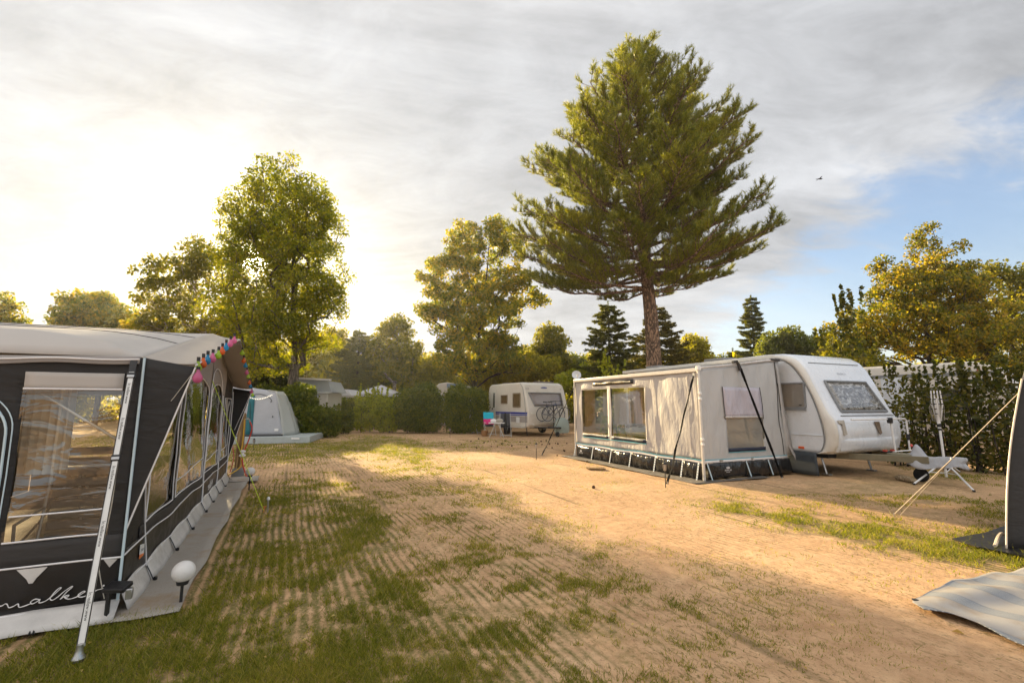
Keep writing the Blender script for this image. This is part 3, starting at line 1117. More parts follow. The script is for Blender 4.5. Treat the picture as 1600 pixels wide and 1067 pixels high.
def spruce(Y, bx, toppy, halfw, label, mat, botpy=640, seed=1, dens=1.0, group=None, name='spruce_tree'):
    rs = np.random.RandomState(seed); rnd = random.Random(seed)
    base = P(bx, 640, Y); base.z = 0
    root = thing(name, base, label, 'tree', group)
    top = P(bx, toppy, Y).z
    Rm = halfw / F * Y
    z0 = max(.6, P(bx, botpy, Y).z)
    tr = MB(); tr.tube([base + Vector((0, 0, -.1)), base + Vector((0, 0, top * .5)), base + Vector((0, 0, top))], [.02 * top, .012 * top, .01], 7)
    SP, SD, SL = [], [], []
    z = z0; a0 = 0
    gap = max(.2, top / 32)
    while z < top - .15:
        f = (top - z) / (top - z0)
        Lb0 = Rm * (f ** .62)
        for i in range(6):
            az = a0 + i * math.pi / 3 + rnd.uniform(-.3, .3)
            Lb = max(.12, Lb0 * rnd.choice((.45, .7, .85, 1.0, 1.15)))
            d = Vector((math.cos(az), math.sin(az), 0)); pr = Vector((-d.y, d.x, 0))
            zz_ = z + rnd.uniform(-.1, .1)
            prev = base + Vector((0, 0, zz_)); pts = [prev]
            m = 5
            for j in range(1, m + 1):
                t = j / m
                pts.append(base + Vector((0, 0, zz_)) + d * Lb * t + Vector((0, 0, Lb * (-.28 * t + .30 * t * t))))
            tr.tube(pts, [.022, .02, .018, .014, .01, .006], 3)
            ns = int((4 + Lb * 10) * dens)
            for s_ in range(ns):
                t = .15 + .85 * rnd.random()
                j = min(m - 1, int(t * m)); q = pts[j].lerp(pts[j + 1], t * m - j)
                w = (1 - t) * .35 * Lb + .12
                dd = (d * .8 + pr * rnd.uniform(-1, 1) + Vector((0, 0, rnd.uniform(-.35, .1)))).normalized()
                SP.append(tuple(q)); SD.append(tuple(dd)); SL.append(w + .1)
        z += gap; a0 += .7
    SP.append((base.x, base.y, top - .3)); SD.append((0, 0, 1)); SL.append(.35)
    tr.build('trunk', B_dark, root)
    SP, SD, SL = np.array(SP), np.array(SD), np.array(SL)
    V = tufts(SP, SD, SL, rs, 44, .10 + .0016 * Y, .008 + .0004 * Y)
    mesh_np('crown', V, 3, mat, root)


spruce(29, 955, 472, 66, 'dark spruce left of the pine trunk above the beige awning', L_spruce, 625, 31)
spruce(30, 1034, 478, 70, 'warm lit spruce directly behind the pine trunk', L_spr2, 625, 32)
spruce(38, 1186, 462, 36, 'lone narrow spruce standing clear against the sky above the caravan roof', L_spruce, 610, 33, 1.3)
spruce(42, 1151, 545, 10, 'tiny spruce tip left of the lone narrow spruce', L_spruce, 600, 34, 1.2)
spruce(36, 556, 515, 50, 'shaggy dark conifer left of the slim birch', L_spruce, 620, 35, 1.0, name='conifer')


# ================================================================== HEDGES AND SHRUBS
def shrub(name, label, cat, boxes, n, leaf, mat, seed=1, stems=6, group=None, spikes=0, spike_h=.5, core=True, long=1.5, edge=.10):
    """boxes: (center, half sizes) in metres; leaves packed to the skin with a rough outline"""
    rs = np.random.RandomState(seed); rnd = random.Random(seed)
    cx = np.mean([np.array(b_[0]) for b_ in boxes], 0)
    root = thing(name, Vector((cx[0], cx[1], 0)), label, cat, group)
    vol = np.array([b_[1][0] * b_[1][1] * b_[1][2] for b_ in boxes]) ** .7; vol /= vol.sum()
    out = []
    for bx_, w in zip(boxes, vol):
        k = int(n * w)
        ang = bx_[2] if len(bx_) > 2 else 0
        # superellipsoid-ish skin
        v = rs.uniform(-1, 1, (k * 2, 3))
        m_ = (np.abs(v) ** 3.2).sum(1) ** (1 / 3.2)
        v = v / m_[:, None] * (rs.rand(k * 2, 1) ** .22)
        lump = 1 + (npnoise(v[:, 0] * 3 + v[:, 2] * 2 + seed, v[:, 1] * 3 + v[:, 2] * 1.5, 1.4, seed, 3) - .5) * .42
        v = v * lump[:, None]
        v = v[:k] * np.array(bx_[1])
        ca, sa = math.cos(ang), math.sin(ang)
        v = np.stack([v[:, 0] * ca - v[:, 1] * sa, v[:, 0] * sa + v[:, 1] * ca, v[:, 2]], -1)
        v += rs.normal(size=v.shape) * edge * .5
        out.append(np.array(bx_[0]) + v)
    p = np.concatenate(out)
    if spikes:
        for _ in range(spikes):
            bx_ = boxes[rnd.randrange(len(boxes))]
            ang = bx_[2] if len(bx_) > 2 else 0
            a = rnd.uniform(-.9, .9) * bx_[1][0]; b2 = rnd.uniform(-.6, .6) * bx_[1][1]
            q = np.array([bx_[0][0] + a * math.cos(ang) - b2 * math.sin(ang), bx_[0][1] + a * math.sin(ang) + b2 * math.cos(ang), bx_[0][2] + bx_[1][2] * .9])
            h = spike_h * rnd.uniform(.4, 1.2); kk = int(h * 38 / (leaf / .08)) + 3
            t = rs.rand(kk, 1) ** .8
            ln = np.array([rnd.uniform(-.25, .25), rnd.uniform(-.25, .25), 1.0])
            out2 = q + t * h * ln + rs.normal(size=(kk, 3)) * .045 * (1.1 - t)
            p = np.concatenate([p, out2])
    p = p[p[:, 2] > .03]
    k = len(p)
    a = rs.normal(size=(k, 3)); a /= np.linalg.norm(a, axis=1)[:, None]
    b_ = rs.normal(size=(k, 3)); b_ -= a * (a * b_).sum(1)[:, None]; b_ /= np.linalg.norm(b_, axis=1)[:, None]
    s = leaf * rs.uniform(.6, 1.3, (k, 1))
    V = np.stack([p - a * s * long * .5, p + b_ * s * .5, p + a * s * long * .5, p - b_ * s * .5], 1).reshape(-1, 3)
    mesh_np('foliage', V, 4, mat, root)
    mb = MB()
    for i in range(stems):
        bx_ = boxes[i % len(boxes)]
        x = bx_[0][0] + rnd.uniform(-.8, .8) * bx_[1][0] * .8; y = bx_[0][1] + rnd.uniform(-.5, .5) * bx_[1][1]
        h = bx_[0][2] + bx_[1][2] * .6
        t = Vector((x + rnd.uniform(-.2, .2), y, h))
        mb.tube([Vector((x, y, -.05)), Vector((x, y, 0)).lerp(t, .5) + Vector((rnd.uniform(-.06, .06), 0, 0)), t], [.022, .016, .008], 5)
    mb.build('stem', B_dark, root)
    return root


def pbox(px0, px1, ptop, pbot, Y, dep):
    a, c = P(px0, pbot, Y), P(px1, ptop, Y)
    z0 = .03
    return ((Vector(((a.x + c.x) / 2, Y + dep / 2, (z0 + c.z) / 2))), ((c.x - a.x) / 2, dep / 2, (c.z - z0) / 2))


shrub('hedge', 'dense dark box hedge with a square top left of the caravan with bicycles', 'hedge',
      [pbox(690, 762, 605, 668, 24.0, 1.6), pbox(700, 730, 600, 660, 24.2, 1.4)], 15000, .085, L_hedge, 41, spikes=10, spike_h=.35)
shrub('hedge', 'rounded dense dark hedge beside the light green shrubs', 'hedge',
      [pbox(612, 690, 606, 670, 24.5, 1.6), pbox(640, 680, 598, 650, 24.7, 1.3)], 16000, .085, L_hedge, 42, spikes=10, spike_h=.35)
shrub('bush', 'light green loose shrub glowing in the sun left of the rounded hedge', 'shrub', [pbox(576, 620, 622, 664, 25, 1.2)], 2600, .10, L_fresh, 43, spikes=14, spike_h=.6)
shrub('bush', 'airy yellow green sapling bush in front of the clipped hedge', 'shrub', [pbox(548, 584, 618, 662, 25.4, 1.1)], 1700, .10, L_fresh, 44, spikes=14, spike_h=.7, stems=4)
shrub('bush', 'small loose shrub at the foot of the clipped hedge', 'shrub', [pbox(518, 548, 640, 668, 24.4, .8)], 1500, .09, L_hedge, 45, spikes=6, spike_h=.4, stems=3)
shrub('hedge', 'low clipped hedge with a flat sunlit top below the white flat roof', 'hedge', [pbox(508, 640, 620, 660, 29.5, 1.2)], 14000, .10, L_hedge, 46)
shrub('bush', 'broad dark bush right behind the grey inflatable tent', 'shrub',
      [pbox(430, 500, 632, 676, 20.5, 1.6), pbox(430, 482, 600, 660, 20.8, 1.6), pbox(405, 450, 612, 670, 21.2, 1.4), pbox(385, 430, 600, 650, 22, 1.6)], 22000, .085, L_hedge, 47, spikes=8, spike_h=.3)
shrub('bush', 'low leafy bush under the folding trailer window', 'shrub', [pbox(495, 524, 638, 674, 21.5, .9)], 2600, .085, L_hedge, 48, spikes=6, spike_h=.3, stems=3)
shrub('bush', 'tall sunlit sapling shrub poking above the far end of the beige awning', 'shrub', [pbox(938, 960, 572, 640, 17.5, .6), pbox(962, 980, 588, 640, 17.5, .5)], 700, .085, L_fresh, 49, spikes=12, spike_h=.7, stems=4)
# ragged hedge on the right: big leaves, gaps that show the caravan behind
HB = []
hb0, hb1 = P(1392, 640, 11.9), P(1640, 640, 9.7)
for i in range(6):
    q = hb0.lerp(hb1, (i + .5) / 6); HB.append((Vector((q.x, q.y, .90)), (.58, .30, .92), -.60))
shrub('hedge', 'ragged dark beech hedge behind the tow bar half hiding another caravan', 'hedge', HB, 5200, .075, L_beech, 50, stems=40, spikes=80, spike_h=.75, edge=.30)
shrub('hedge', 'tall leafy hedge rising behind the white caravan nose', 'hedge',
      [pbox(1330, 1400, 545, 640, 15.6, 1.0), pbox(1300, 1345, 535, 640, 16.4, 1.0)], 6000, .11, L_gold2, 51, stems=10, spikes=20, spike_h=.7)
shrub('bush', 'tall dark shoots standing up against the sky left of the golden tree', 'shrub', [pbox(1326, 1352, 500, 600, 14.5, .4)], 650, .12, L_beech, 52, stems=3, spikes=9, spike_h=1.5)
shrub('bush', 'thin curling leafy twigs beside the caravan roof edge', 'shrub', [pbox(1284, 1312, 545, 600, 14.5, .3)], 160, .10, L_beech, 53, stems=3, spikes=5, spike_h=.8)


# more trees that close the gaps along the skyline
for i, (px_, tp_, Yb, lm_, lb_) in enumerate([
        (580, 560, 40, L_yel, 'low amber tree between the shaggy conifer and the slim birch'),
        (655, 560, 42, L_gold, 'golden brown tree close behind the slim birch'),
        (700, 565, 44, L_yel, 'pale yellow tree glimpsed under the maple crown'),
        (800, 560, 40, L_maple, 'dull green tree showing between maple and the small orange birch'),
        (930, 555, 40, L_yel, 'yellow green tree in the gap before the dark spruce'),
        (1000, 560, 42, L_spr2, 'dense olive tree filling the gap between the two spruces'),
        (1125, 556, 44, L_willow, 'faint olive tree low between pale tree and lone spruce'),
        (1275, 545, 36, L_gold2, 'green gold tree low over the big caravan roof'),
        (240, 520, 38, L_maple, 'brownish green tree below the leaning birch'),
        (60, 540, 40, L_maple, 'low dark tree just above the black awning ridge')]):
    tree('lime_tree', lb_, 'tree', Yb, px_, [(px_, tp_ + 16, 34, 20), (px_ - 16, tp_ + 30, 30, 20), (px_ + 18, tp_ + 30, 32, 20)], 90, .75, 120, .15, lm_, B_dark, .14, .25, seed=60 + i, mind=.4)


def far_wood():
    rs = np.random.RandomState(77)
    cs, rr, cn = [], [], []
    for i in range(760):
        px = rs.uniform(-500, 2100)
        Y = rs.uniform(38, 56)
        topp = 592 - 14 * math.sin(px * .013) - 8 * math.sin(px * .041 + 2)
        zt = P(px, topp - 14, Y).z
        c = P(px, 640, Y); c.z = rs.uniform(.3, zt)
        cs.append(np.array(c)); rr.append(rs.uniform(1.2, 2.2)); cn.append(110)
    V = leaves_np(cs, rr, cn, .42, rs)
    o = mesh_np('distant_wood', V, 4, leafmat('far_leaf', (.07, .08, .012), (.20, .18, .02), (.42, .32, .03), .5, .12))
    tag(o, 'far belt of mixed golden and green trees closing the horizon', 'trees', kind='stuff')


far_wood()
# ================================================================== LEFT BLACK AWNING
C0 = G(180, 962)
LA = Vector((-.914, -.406, 0)).normalized()      # into the awning, along the side wall
LB = Vector((-.4384, .8988, 0)).normalized()     # along the gable front, away from the camera
LL = 6.46
LC = LL / 2
OV = .34


def LW(u, v, z, off=0.0):
    return C0 + LA * u + LB * v + Vector((0, 0, z))


M_black = canvas('cloth_charcoal', (.020, .018, .017), .03, .7, .35, .12)
M_blackv = surf('vinyl_black', (.012, .011, .012), .38, var=.2, scale=3, bs=.35, bscale=7)
M_band = canvas('cloth_dark_grey', (.040, .036, .034), .03, .75, .2)
M_beige = canvas('cloth_beige_grey', (.50, .465, .43), .10, .8, .12, .06, foldscale=(1.2, 1.2, 2))
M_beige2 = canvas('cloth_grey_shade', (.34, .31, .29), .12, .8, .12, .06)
M_pipe = surf('piping_white', (.78, .76, .76), .45, var=.05)
M_pipeblue = surf('piping_pale_blue', (.55, .68, .74), .4, var=.05)
M_skirt = surf('vinyl_pale_grey', (.60, .57, .54), .42, var=.22, scale=4, bs=.25, bscale=9, dirt=.6)
M_alu = surf('aluminium_strut', (.62, .61, .58), .38, .55, var=.06)
M_steel = surf('steel_dull', (.45, .45, .45), .35, .9)
M_plas = surf('plastic_black', (.015, .015, .016), .45, var=.1)
M_film = film('window_film', (.90, .88, .82), .30, 2.4, .10)
M_film2 = film('window_film_far', (.93, .90, .82), .25, 2.0, .14)
M_mat = None
M_white = surf('plastic_white', (.78, .77, .75), .4, var=.05)
M_orange = surf('tag_orange', (.85, .22, .06), .5)
M_tan = canvas('curtain_tan', (.52, .36, .20), .35, .8, .3)
M_curt = canvas('curtain_pale', (.62, .58, .50), .4, .8, .4, foldscale=(14, 14, .6))
M_wood = barkmat('wood_post', (.20, .12, .05), (.48, .32, .15), 9, .12, .25)
M_rope = surf('rope_pale', (.62, .52, .40), .8)


def eave(u):
    return 1.86 - .03 * u


def roofz(u, v):
    d = abs(v - LC) / LC
    e = 1.86 if u > 0 else 1.86 + .12 * u
    top = 2.50 - .06 * max(0, -u) / .34
    main = top - (top - e) * d ** 1.06
    if u > 0:
        edge = LC - abs(v - LC)
        lift = min(.17, .06 + .16 * u) * min(1, u / .25)
        main2 = top - (top - (e + lift)) * d
        main = min(main2, e + edge * 1.1 + .0)
    return main


aw = thing('awning', C0, 'large charcoal awning with beige roof, white piping and clear windows', 'awning')


def frange(a, b_, n):
    return [a + (b_ - a) * i / n for i in range(n + 1)]


# roof: the big bay behind the gable seam and the sun canopy in front of it
mb = MB()
vs_ = sorted(set([round(x, 3) for x in frange(0, .4, 6) + frange(.4, LL - .4, 40) + frange(LL - .4, LL, 6)]))
mb.grid(lambda u, v: LW(u, v, roofz(u, v) - .018 * math.sin(math.pi * min(1, max(0, u)) * 1) * math.sin(math.pi * v / LL) + .004), frange(0.0, .3, 5) + frange(.35, 3.2, 14), vs_)
mb.build('roof', M_beige, aw, solid=.003, auto=20)
mb = MB()
mb.grid(lambda u, v: LW(u, v, roofz(u, v) - .02 * math.sin(math.pi * (-u) / OV) + .006), frange(-OV, .0, 8), vs_)
mb.build('canopy', canvas('cloth_canopy', (.46, .41, .36), .18, .8, .2, .06, foldscale=(2, 2, 3)), aw, solid=.003)
mb = MB()      # seams of the roof
for vv in (1.25, 2.2):
    mb.tube([LW(u, vv + .10 * u, roofz(u, vv + .10 * u) + .009) for u in frange(0.02, 3, 16)], .0035, 4)
mb.build('roof_seam', M_band, aw)
# drip edge over the side wall
mb = MB()
mb.grid(lambda u, t: LW(u, -.012 - .012 * t, eave(u) + .01 - t * (.055 + .008 * math.sin(u * 9))), frange(0.02, 3.2, 40), [0, .35, .7, 1])
mb.build('roof_valance', M_beige2, aw, solid=.003)
mb = MB()
mb.tube([LW(u, -.030, eave(u) - .012 - .006 * math.sin(u * 9)) for u in frange(.02, 3.2, 40)], .006, 6)
mb.tube([LW(-OV, v, roofz(-OV, v) - .004) for v in vs_], .007, 6)
mb.build('piping', M_pipe, aw)


# ---- side wall, facing the camera
def bulge(s, z, k=1.0):
    return k * (.006 * math.sin(s * 7 + z * 3) + .004 * math.sin(z * 11 + s * 4))


def side_pt(u, z, off=0.0):
    return LW(u, -off + bulge(u, z), z)


us = sorted(set([round(x, 4) for x in frange(0, .11, 4) + frange(.11, .655, 12) + frange(.655, 3.1, 40)]))
zs_ = sorted(set([round(x, 4) for x in [.10, .2, .3, .40, .43, .50, .565] + frange(.565, 1.62, 16) + [1.72, 1.78, 1.86]]))


def slant(u, z):
    return u


mb = MB()
mb.grid(lambda u, z: side_pt(u, min(z, eave(u))), us, [z for z in zs_ if z >= .43], keep=lambda u, z: not (.11 < u < .655 and .565 < z < 1.62))
mb.build('side_wall', M_black, aw, solid=.002)
mb = MB()
mb.grid(lambda u, z: side_pt(u, z, .004 + .02 * (.43 - z)), us, [.10, .16, .2, .26, .3, .36, .40, .43])
mb.build('side_skirt', M_blackv, aw, solid=.002)
mb = MB()
mb.grid(lambda u, z: side_pt(u, z, .006), frange(.0, .70, 10), [.40, .46, .52, .565])
mb.grid(lambda u, z: side_pt(u, z, .006), frange(.66, 3.0, 10), [.40, .46, .52, .565])
mb.build('sill_band', M_band, aw, solid=.002)
mb = MB()
mb.grid(lambda u, z: side_pt(u, z, .008), frange(.105, .665, 8), [1.615, 1.65, 1.70, 1.735])
mb.build('window_blind', M_beige, aw, solid=.002)
mb = MB()
mb.grid(lambda u, z: side_pt(u, z, -.004) + LB * .008 * math.sin(u * 12 + z * 6), frange(.10, .67, 10), frange(.56, 1.63, 16))
mb.build('side_window', M_film, aw)
# door with a rounded top further in
mb = MB()
arch = []
for t in frange(0, 1, 24):
    a_ = math.pi * (1 - t)
    arch.append((1.08 + .36 * math.cos(a_), 1.30 + .30 * math.sin(a_)))
arch = [(.72, .45)] + [(.72, .45 + (.85) * k / 6) for k in range(1, 6)] + arch
mb.tube([side_pt(u, z, .012) for u, z in arch], .008, 6)
mb.tube([side_pt(u - .03 if u < 1 else u + .03, z + (.03 if z > 1.2 else 0), .010) for u, z in arch], .004, 5)
mb.build('piping', M_pipeblue, aw)

mb = MB()
mb.tube([side_pt(u, .575 + .005 * math.sin(u * 6), .010) for u in frange(0.115, .66, 10)], .0065, 6)
mb.tube([side_pt(u, .405 + .004 * math.sin(u * 5), .013) for u in frange(-.01, 3.0, 24)], .0065, 6)
mb.tube([side_pt(u, .105, .016) for u in frange(-.01, 3.0, 24)], .0065, 6)
mb.tube([side_pt(u, 1.615, .014) for u in frange(.105, .665, 8)], .007, 6)
mb.tube([side_pt(u, .755 - .02 * u, .004) for u in frange(.13, .645, 8)], .006, 6)
mb.build('piping', M_pipe, aw)
mb = MB()
mb.tube([LW(-.006, -.012, z) for z in frange(.10, 1.86, 20)], .009, 6)
mb.build('piping', M_pipeblue, aw)

# little grey strap tab with an eyelet
mb = MB()
mb.slab([side_pt(.56, .395, .014), side_pt(.50, .33, .018), side_pt(.485, .30, .018), side_pt(.465, .30, .018), side_pt(.45, .33, .018), side_pt(.40, .395, .014)], -LB * .004)
mb.build('tab', M_skirt, aw, smooth=False)
mb = MB()
mb.slab([side_pt(.10, .405, .02), side_pt(.06, .345, .02), side_pt(.02, .395, .02)], -LB * .004)
mb.build('tab', M_skirt, aw, smooth=False)

# pale mud wall all round
mb = MB()
mb.grid(lambda u, t: LW(u, -.012 - .13 * t ** 1.4 - .012 * math.sin(u * 13) * t, .105 * (1 - t) ** .8 + .014), frange(-.02, 3.0, 40), [0, .25, .5, .75, 1])
mb.build('mud_wall', M_skirt, aw, solid=.003)
pts_seg = [(.02, .64), (.66, 1.52), (1.54, 2.4), (2.42, 3.4), (3.42, 4.1), (4.12, 4.85), (4.87, 5.6), (5.62, 6.44)]
for v0, v1 in pts_seg:
    mb = MB()
    mb.grid(lambda v, t: LW(-.012 - (.055 + .02 * math.sin(math.pi * (v - v0) / (v1 - v0))) * t ** 1.3, v, (.15 + .03 * math.sin(math.pi * (v - v0) / (v1 - v0)) * (1 - t)) * (1 - t) ** .8 + .016), frange(v0, v1, 10), [0, .25, .5, .75, 1])
    mb.build('mud_wall', M_skirt, aw, solid=.003)
mb = MB()
for v0, v1 in pts_seg:
    mb.tube([LW(-.02, v1 + .01, .16), LW(-.055, v1 + .01, .09), LW(-.085, v1 + .01, .02)], .0045, 5)
    mb.box(LW(-.095, v1 + .01, .035), (.02, .02, .03))
mb.tube([side_pt(.40, .10, .02), side_pt(.405, .04, .08), side_pt(.39, .01, .15)], .007, 5)
mb.tube([side_pt(.42, .10, .02), side_pt(.42, .04, .08), side_pt(.41, .01, .15)], .007, 5)
mb.build('peg_strap', M_plas, aw)

# ---- flap that closes the canopy side
mb = MB()
tip = LW(-OV, 0, 1.80)


def flap(s, t):
    top = LW(-OV * s, 0, 1.855 - .055 * s)
    bot = LW(-.004, 0, .56)
    e0 = bot.lerp(top, t)
    return e0 - LB * (.012 + .012 * math.sin(t * 9 + s * 5) * t)


mb.grid(lambda s, t: LW(0, 0, .56).lerp(LW(-OV * s, 0, 1.86 - .06 * s), t) - LB * (.004 + .010 * math.sin(s * 6 + t * 5) * t * s), frange(0, 1, 10), frange(0.0, 1, 16))
mb.build('canopy_flap', M_black, aw, solid=.002)
mb = MB()
mb.tube([LW(0, -.006, .56).lerp(LW(-OV, -.006, 1.80), t) for t in frange(0, 1, 10)], .006, 6)
mb.tube([LW(-OV * .25, LL + .0, 1.0).lerp(LW(-OV, LL, 1.78), t) for t in frange(0, 1, 6)], .006, 6)
mb.tube([LW(0, LL + .006, .4).lerp(LW(-OV, LL, 1.78), t) for t in frange(0, 1, 6)], .006, 6)
mb.build('piping', M_pipe, aw)
mb = MB()
mb.grid(lambda s, t: LW(0, LL, .40).lerp(LW(-OV * s, LL, 1.84 - .06 * s), t), frange(0, 1, 6), frange(0, 1, 10))
mb.build('canopy_flap', M_black, aw, solid=.002)


# ---- gable front with its windows
def gz(v):
    return roofz(0.0, v) - .004


def gp(v, z, off=0.0):
    return LW(-off, v, z) + LA * bulge(v, z, .8)


gv = sorted(set([round(x, 3) for x in frange(0, LL, 130)] + [.60, 1.52, 1.68, 3.34, 3.56, 4.84, 5.3, 6.2]))
zt = frange(0, 1, 40)


def archtop(v, v0, v1, base, rise):
    m = (v0 + v1) / 2; h = (v1 - v0) / 2
    k = max(0, 1 - ((v - m) / h) ** 2)
    return base + rise * math.sqrt(k)


WIN = [(.52, 1.52, lambda v: 1.62 + .14 * (v - .52)), (1.68, 3.34, lambda v: archtop(v, 1.68, 3.34, 1.68, .16)), (3.58, 4.84, lambda v: archtop(v, 3.58, 4.84, 1.62, .20)), (5.25, 6.2, lambda v: 1.62)]
GB = .53


def in_win(v, z):
    for v0, v1, ft in WIN:
        if v0 < v < v1 and GB < z < ft(v): return True
    return False


def gpt(v, t, zb=.42, ztop=None):
    return gp(v, zb + (gz(v) - zb) * t)


mb = MB()
mb.grid(lambda v, t: gpt(v, t), gv, zt, keep=lambda v, t: (not in_win(v, .42 + (gz(v) - .42) * t)) and (.42 + (gz(v) - .42) * t) < 1.70 + .16 * min(v, LL - v) * .6 and not (.6 < v < 5.2 and (.42 + (gz(v) - .42) * t) > 1.66))
mb.build('front_wall', M_black, aw, solid=.002)
mb = MB()
mb.grid(lambda v, t: gpt(v, t), gv, zt, keep=lambda v, t: not in_win(v, .42 + (gz(v) - .42) * t) and ((.42 + (gz(v) - .42) * t) > 1.66 and .6 < v < 5.2) and not (3.5 < v < 3.58))
mb.build('arch_panel', M_beige2, aw, solid=.002)
mb = MB()
mb.grid(lambda v, t: gpt(v, t), gv, zt, keep=lambda v, t: (.42 + (gz(v) - .42) * t) >= 1.70 + .16 * min(v, LL - v) * .6 and not (.6 < v < 5.2))
mb.build('gable_panel', M_black, aw, solid=.002)
for v0, v1, ft in WIN:
    mb = MB()
    mb.grid(lambda v, t: gp(v, GB - .02 + (ft(v) + .03 - GB) * t, -.006) + LA * .01 * math.sin(v * 5 + t * 4), frange(v0 - .02, v1 + .02, 12), frange(0, 1, 12))
    mb.build('window', M_film2, aw)
    mb = MB()
    mb.tube([gp(v, min(ft(v), 3), .008) for v in frange(v0, v1, 20)], .007, 5)
    mb.tube([gp(v, GB + .012 * math.sin((v - v0) * 3), .008) for v in frange(v0, v1, 12)], .007, 5)
    mb.tube([gp(v0, z, .008) for z in frange(GB, ft(v0), 8)], .006, 5)
    mb.tube([gp(v1, z, .008) for z in frange(GB, ft(v1), 8)], .006, 5)
    if v0 > 1:
        mb.tube([gp(v, GB + .16 + .05 * (v - v0), .004) for v in frange(v0, v1, 6)], .005, 5)
    mb.build('piping', M_pipe, aw)
mb = MB()
mb.grid(lambda v, z: gp(v, z, .004), frange(0.0, LL, 60), [.14, .2, .26, .32, .38, .44])
mb.build('front_skirt', M_blackv, aw, solid=.002)
mb = MB()
mb.grid(lambda v, z: gp(v, z + .012 * math.sin(v * 3.2), .010), frange(.36, LL, 60), [.42, .46, .50, .52])
mb.build('sill_band', M_band, aw, solid=.002)
mb = MB()
mb.tube([gp(v, .415 + .012 * math.sin(v * 3.2), .016) for v in frange(0, LL, 60)], .0065, 5)
mb.tube([gp(v, .15 + .025 * abs(math.sin(v * 3.5)), .014) for v in frange(0, LL, 60)], .0065, 5)
mb.tube([gp(.64 - .30 * t, .15 + .72 * t, .014) for t in frange(0, 1, 8)], .007, 5)
mb.tube([gp(3.47, z, .016) for z in frange(.14, 1.72, 14)], .010, 6)
mb.tube([gp(4.93, z, .016) for z in frange(.14, 1.66, 14)], .009, 6)
mb.tube([gp(6.42, z, .014) for z in frange(.10, 1.76, 14)], .009, 6)
mb.tube([gp(3.47 + .10 * t, 1.72 + .24 * math.sin(t * math.pi / 2), .014) for t in frange(0, 1, 6)] + [gp(3.57 + .95 * t, 1.96 + .12 * math.sin(t * math.pi) - .05 * t, .014) for t in frange(.05, 1, 10)] + [gp(4.6 + .2 * t, 1.90 - .25 * t, .014) for t in frange(0, 1, 4)], .007, 5)
mb.build('piping', M_pipe, aw)
mb = MB()
mb.box(gp(1.60, 1.15, -.03), (.10, .035, 1.25), Matrix.Rotation(math.atan2(LB.y, LB.x), 3, 'Z'))
mb.build('window_post', M_curt, aw)
# frame poles inside and the caravan side the awning is attached to
mb = MB()
mb.tube([LW(.10, .10, 0), LW(.10, .10, 1.80)], .016, 8)
mb.tube([LW(.12, LL - .1, 0), LW(.12, LL - .1, 1.78)], .016, 8)
mb.tube([LW(.12, LC, 0), LW(.12, LC, 2.42)], .016, 8)
mb.tube([LW(.10, .10, 1.78), LW(.12, LC, 2.44), LW(.12, LL - .1, 1.76)], .014, 8)
mb.tube([LW(.12, LC, 2.44), LW(2.7, LC, 2.50)], .014, 8)
mb.tube([LW(.10, .16, 1.2), LW(.9, .10, 1.80)], .010, 8)
mb.build('frame_pole', M_alu, aw)
mb = MB()
mb.grid(lambda u, v: LW(u, v, .026), [.02, 2.9], [.02, LL])
mb.build('groundsheet', surf('groundsheet_brown', (.20, .17, .14), .8, var=.3, bs=.2), aw)
mb = MB()
mb.grid(lambda v, z: LW(2.92, v, z), [-.1, LL], [.03, 2.35])
mb.grid(lambda u, z: LW(u, LL - .012, z), [0.02, .25, 1.3, 1.5, 2.7, 2.9], [.03, .55, 1.68, 1.86], keep=lambda u, z: not (.55 < z < 1.68 and (.25 < u < 1.3 or 1.5 < u < 2.7)))
mb.build('inner_wall', canvas('cloth_inner', (.26, .22, .17), .25, .8, .3), aw, solid=.004)
mb = MB()
mb.grid(lambda s, t: LW(.05 + .04 * math.sin(s * 40), 2.6 + s * .7, .6 + t * 1.15), frange(0, 1, 30), [0, .5, 1])
mb.grid(lambda s, t: LW(.05 + .04 * math.sin(s * 40), 5.3 + s * .8, .6 + t * 1.05), frange(0, 1, 30), [0, .5, 1])
mb.grid(lambda s, t: LW(.42 + s * .3, .16 + .03 * math.sin(s * 40), 1.0 + t * .65), frange(0, 1, 20), [0, .5, 1])
mb.build('curtain', M_curt, aw)

# ---- handwritten maker's name on the black skirt, traced in strokes
def logo_pts(pts):
    out_ = []
    for x, y in pts:
        q = hit(x / 3.477, 760 + y / 3.477, LW(0, -.022, 0), LB)
        out_.append(q)
    return out_


def smooth_path(pts, n=6):
    out_ = []
    m = len(pts)
    for i in range(m - 1):
        p0 = pts[max(0, i - 1)]; p1 = pts[i]; p2 = pts[i + 1]; p3 = pts[min(m - 1, i + 2)]
        for k in range(n):
            t = k / n
            out_.append(.5 * ((2 * p1) + (p2 - p0) * t + (2 * p0 - 5 * p1 + 4 * p2 - p3) * t * t + (3 * p1 - p0 - 3 * p2 + p3) * t ** 3))
    out_.append(pts[-1])
    return out_


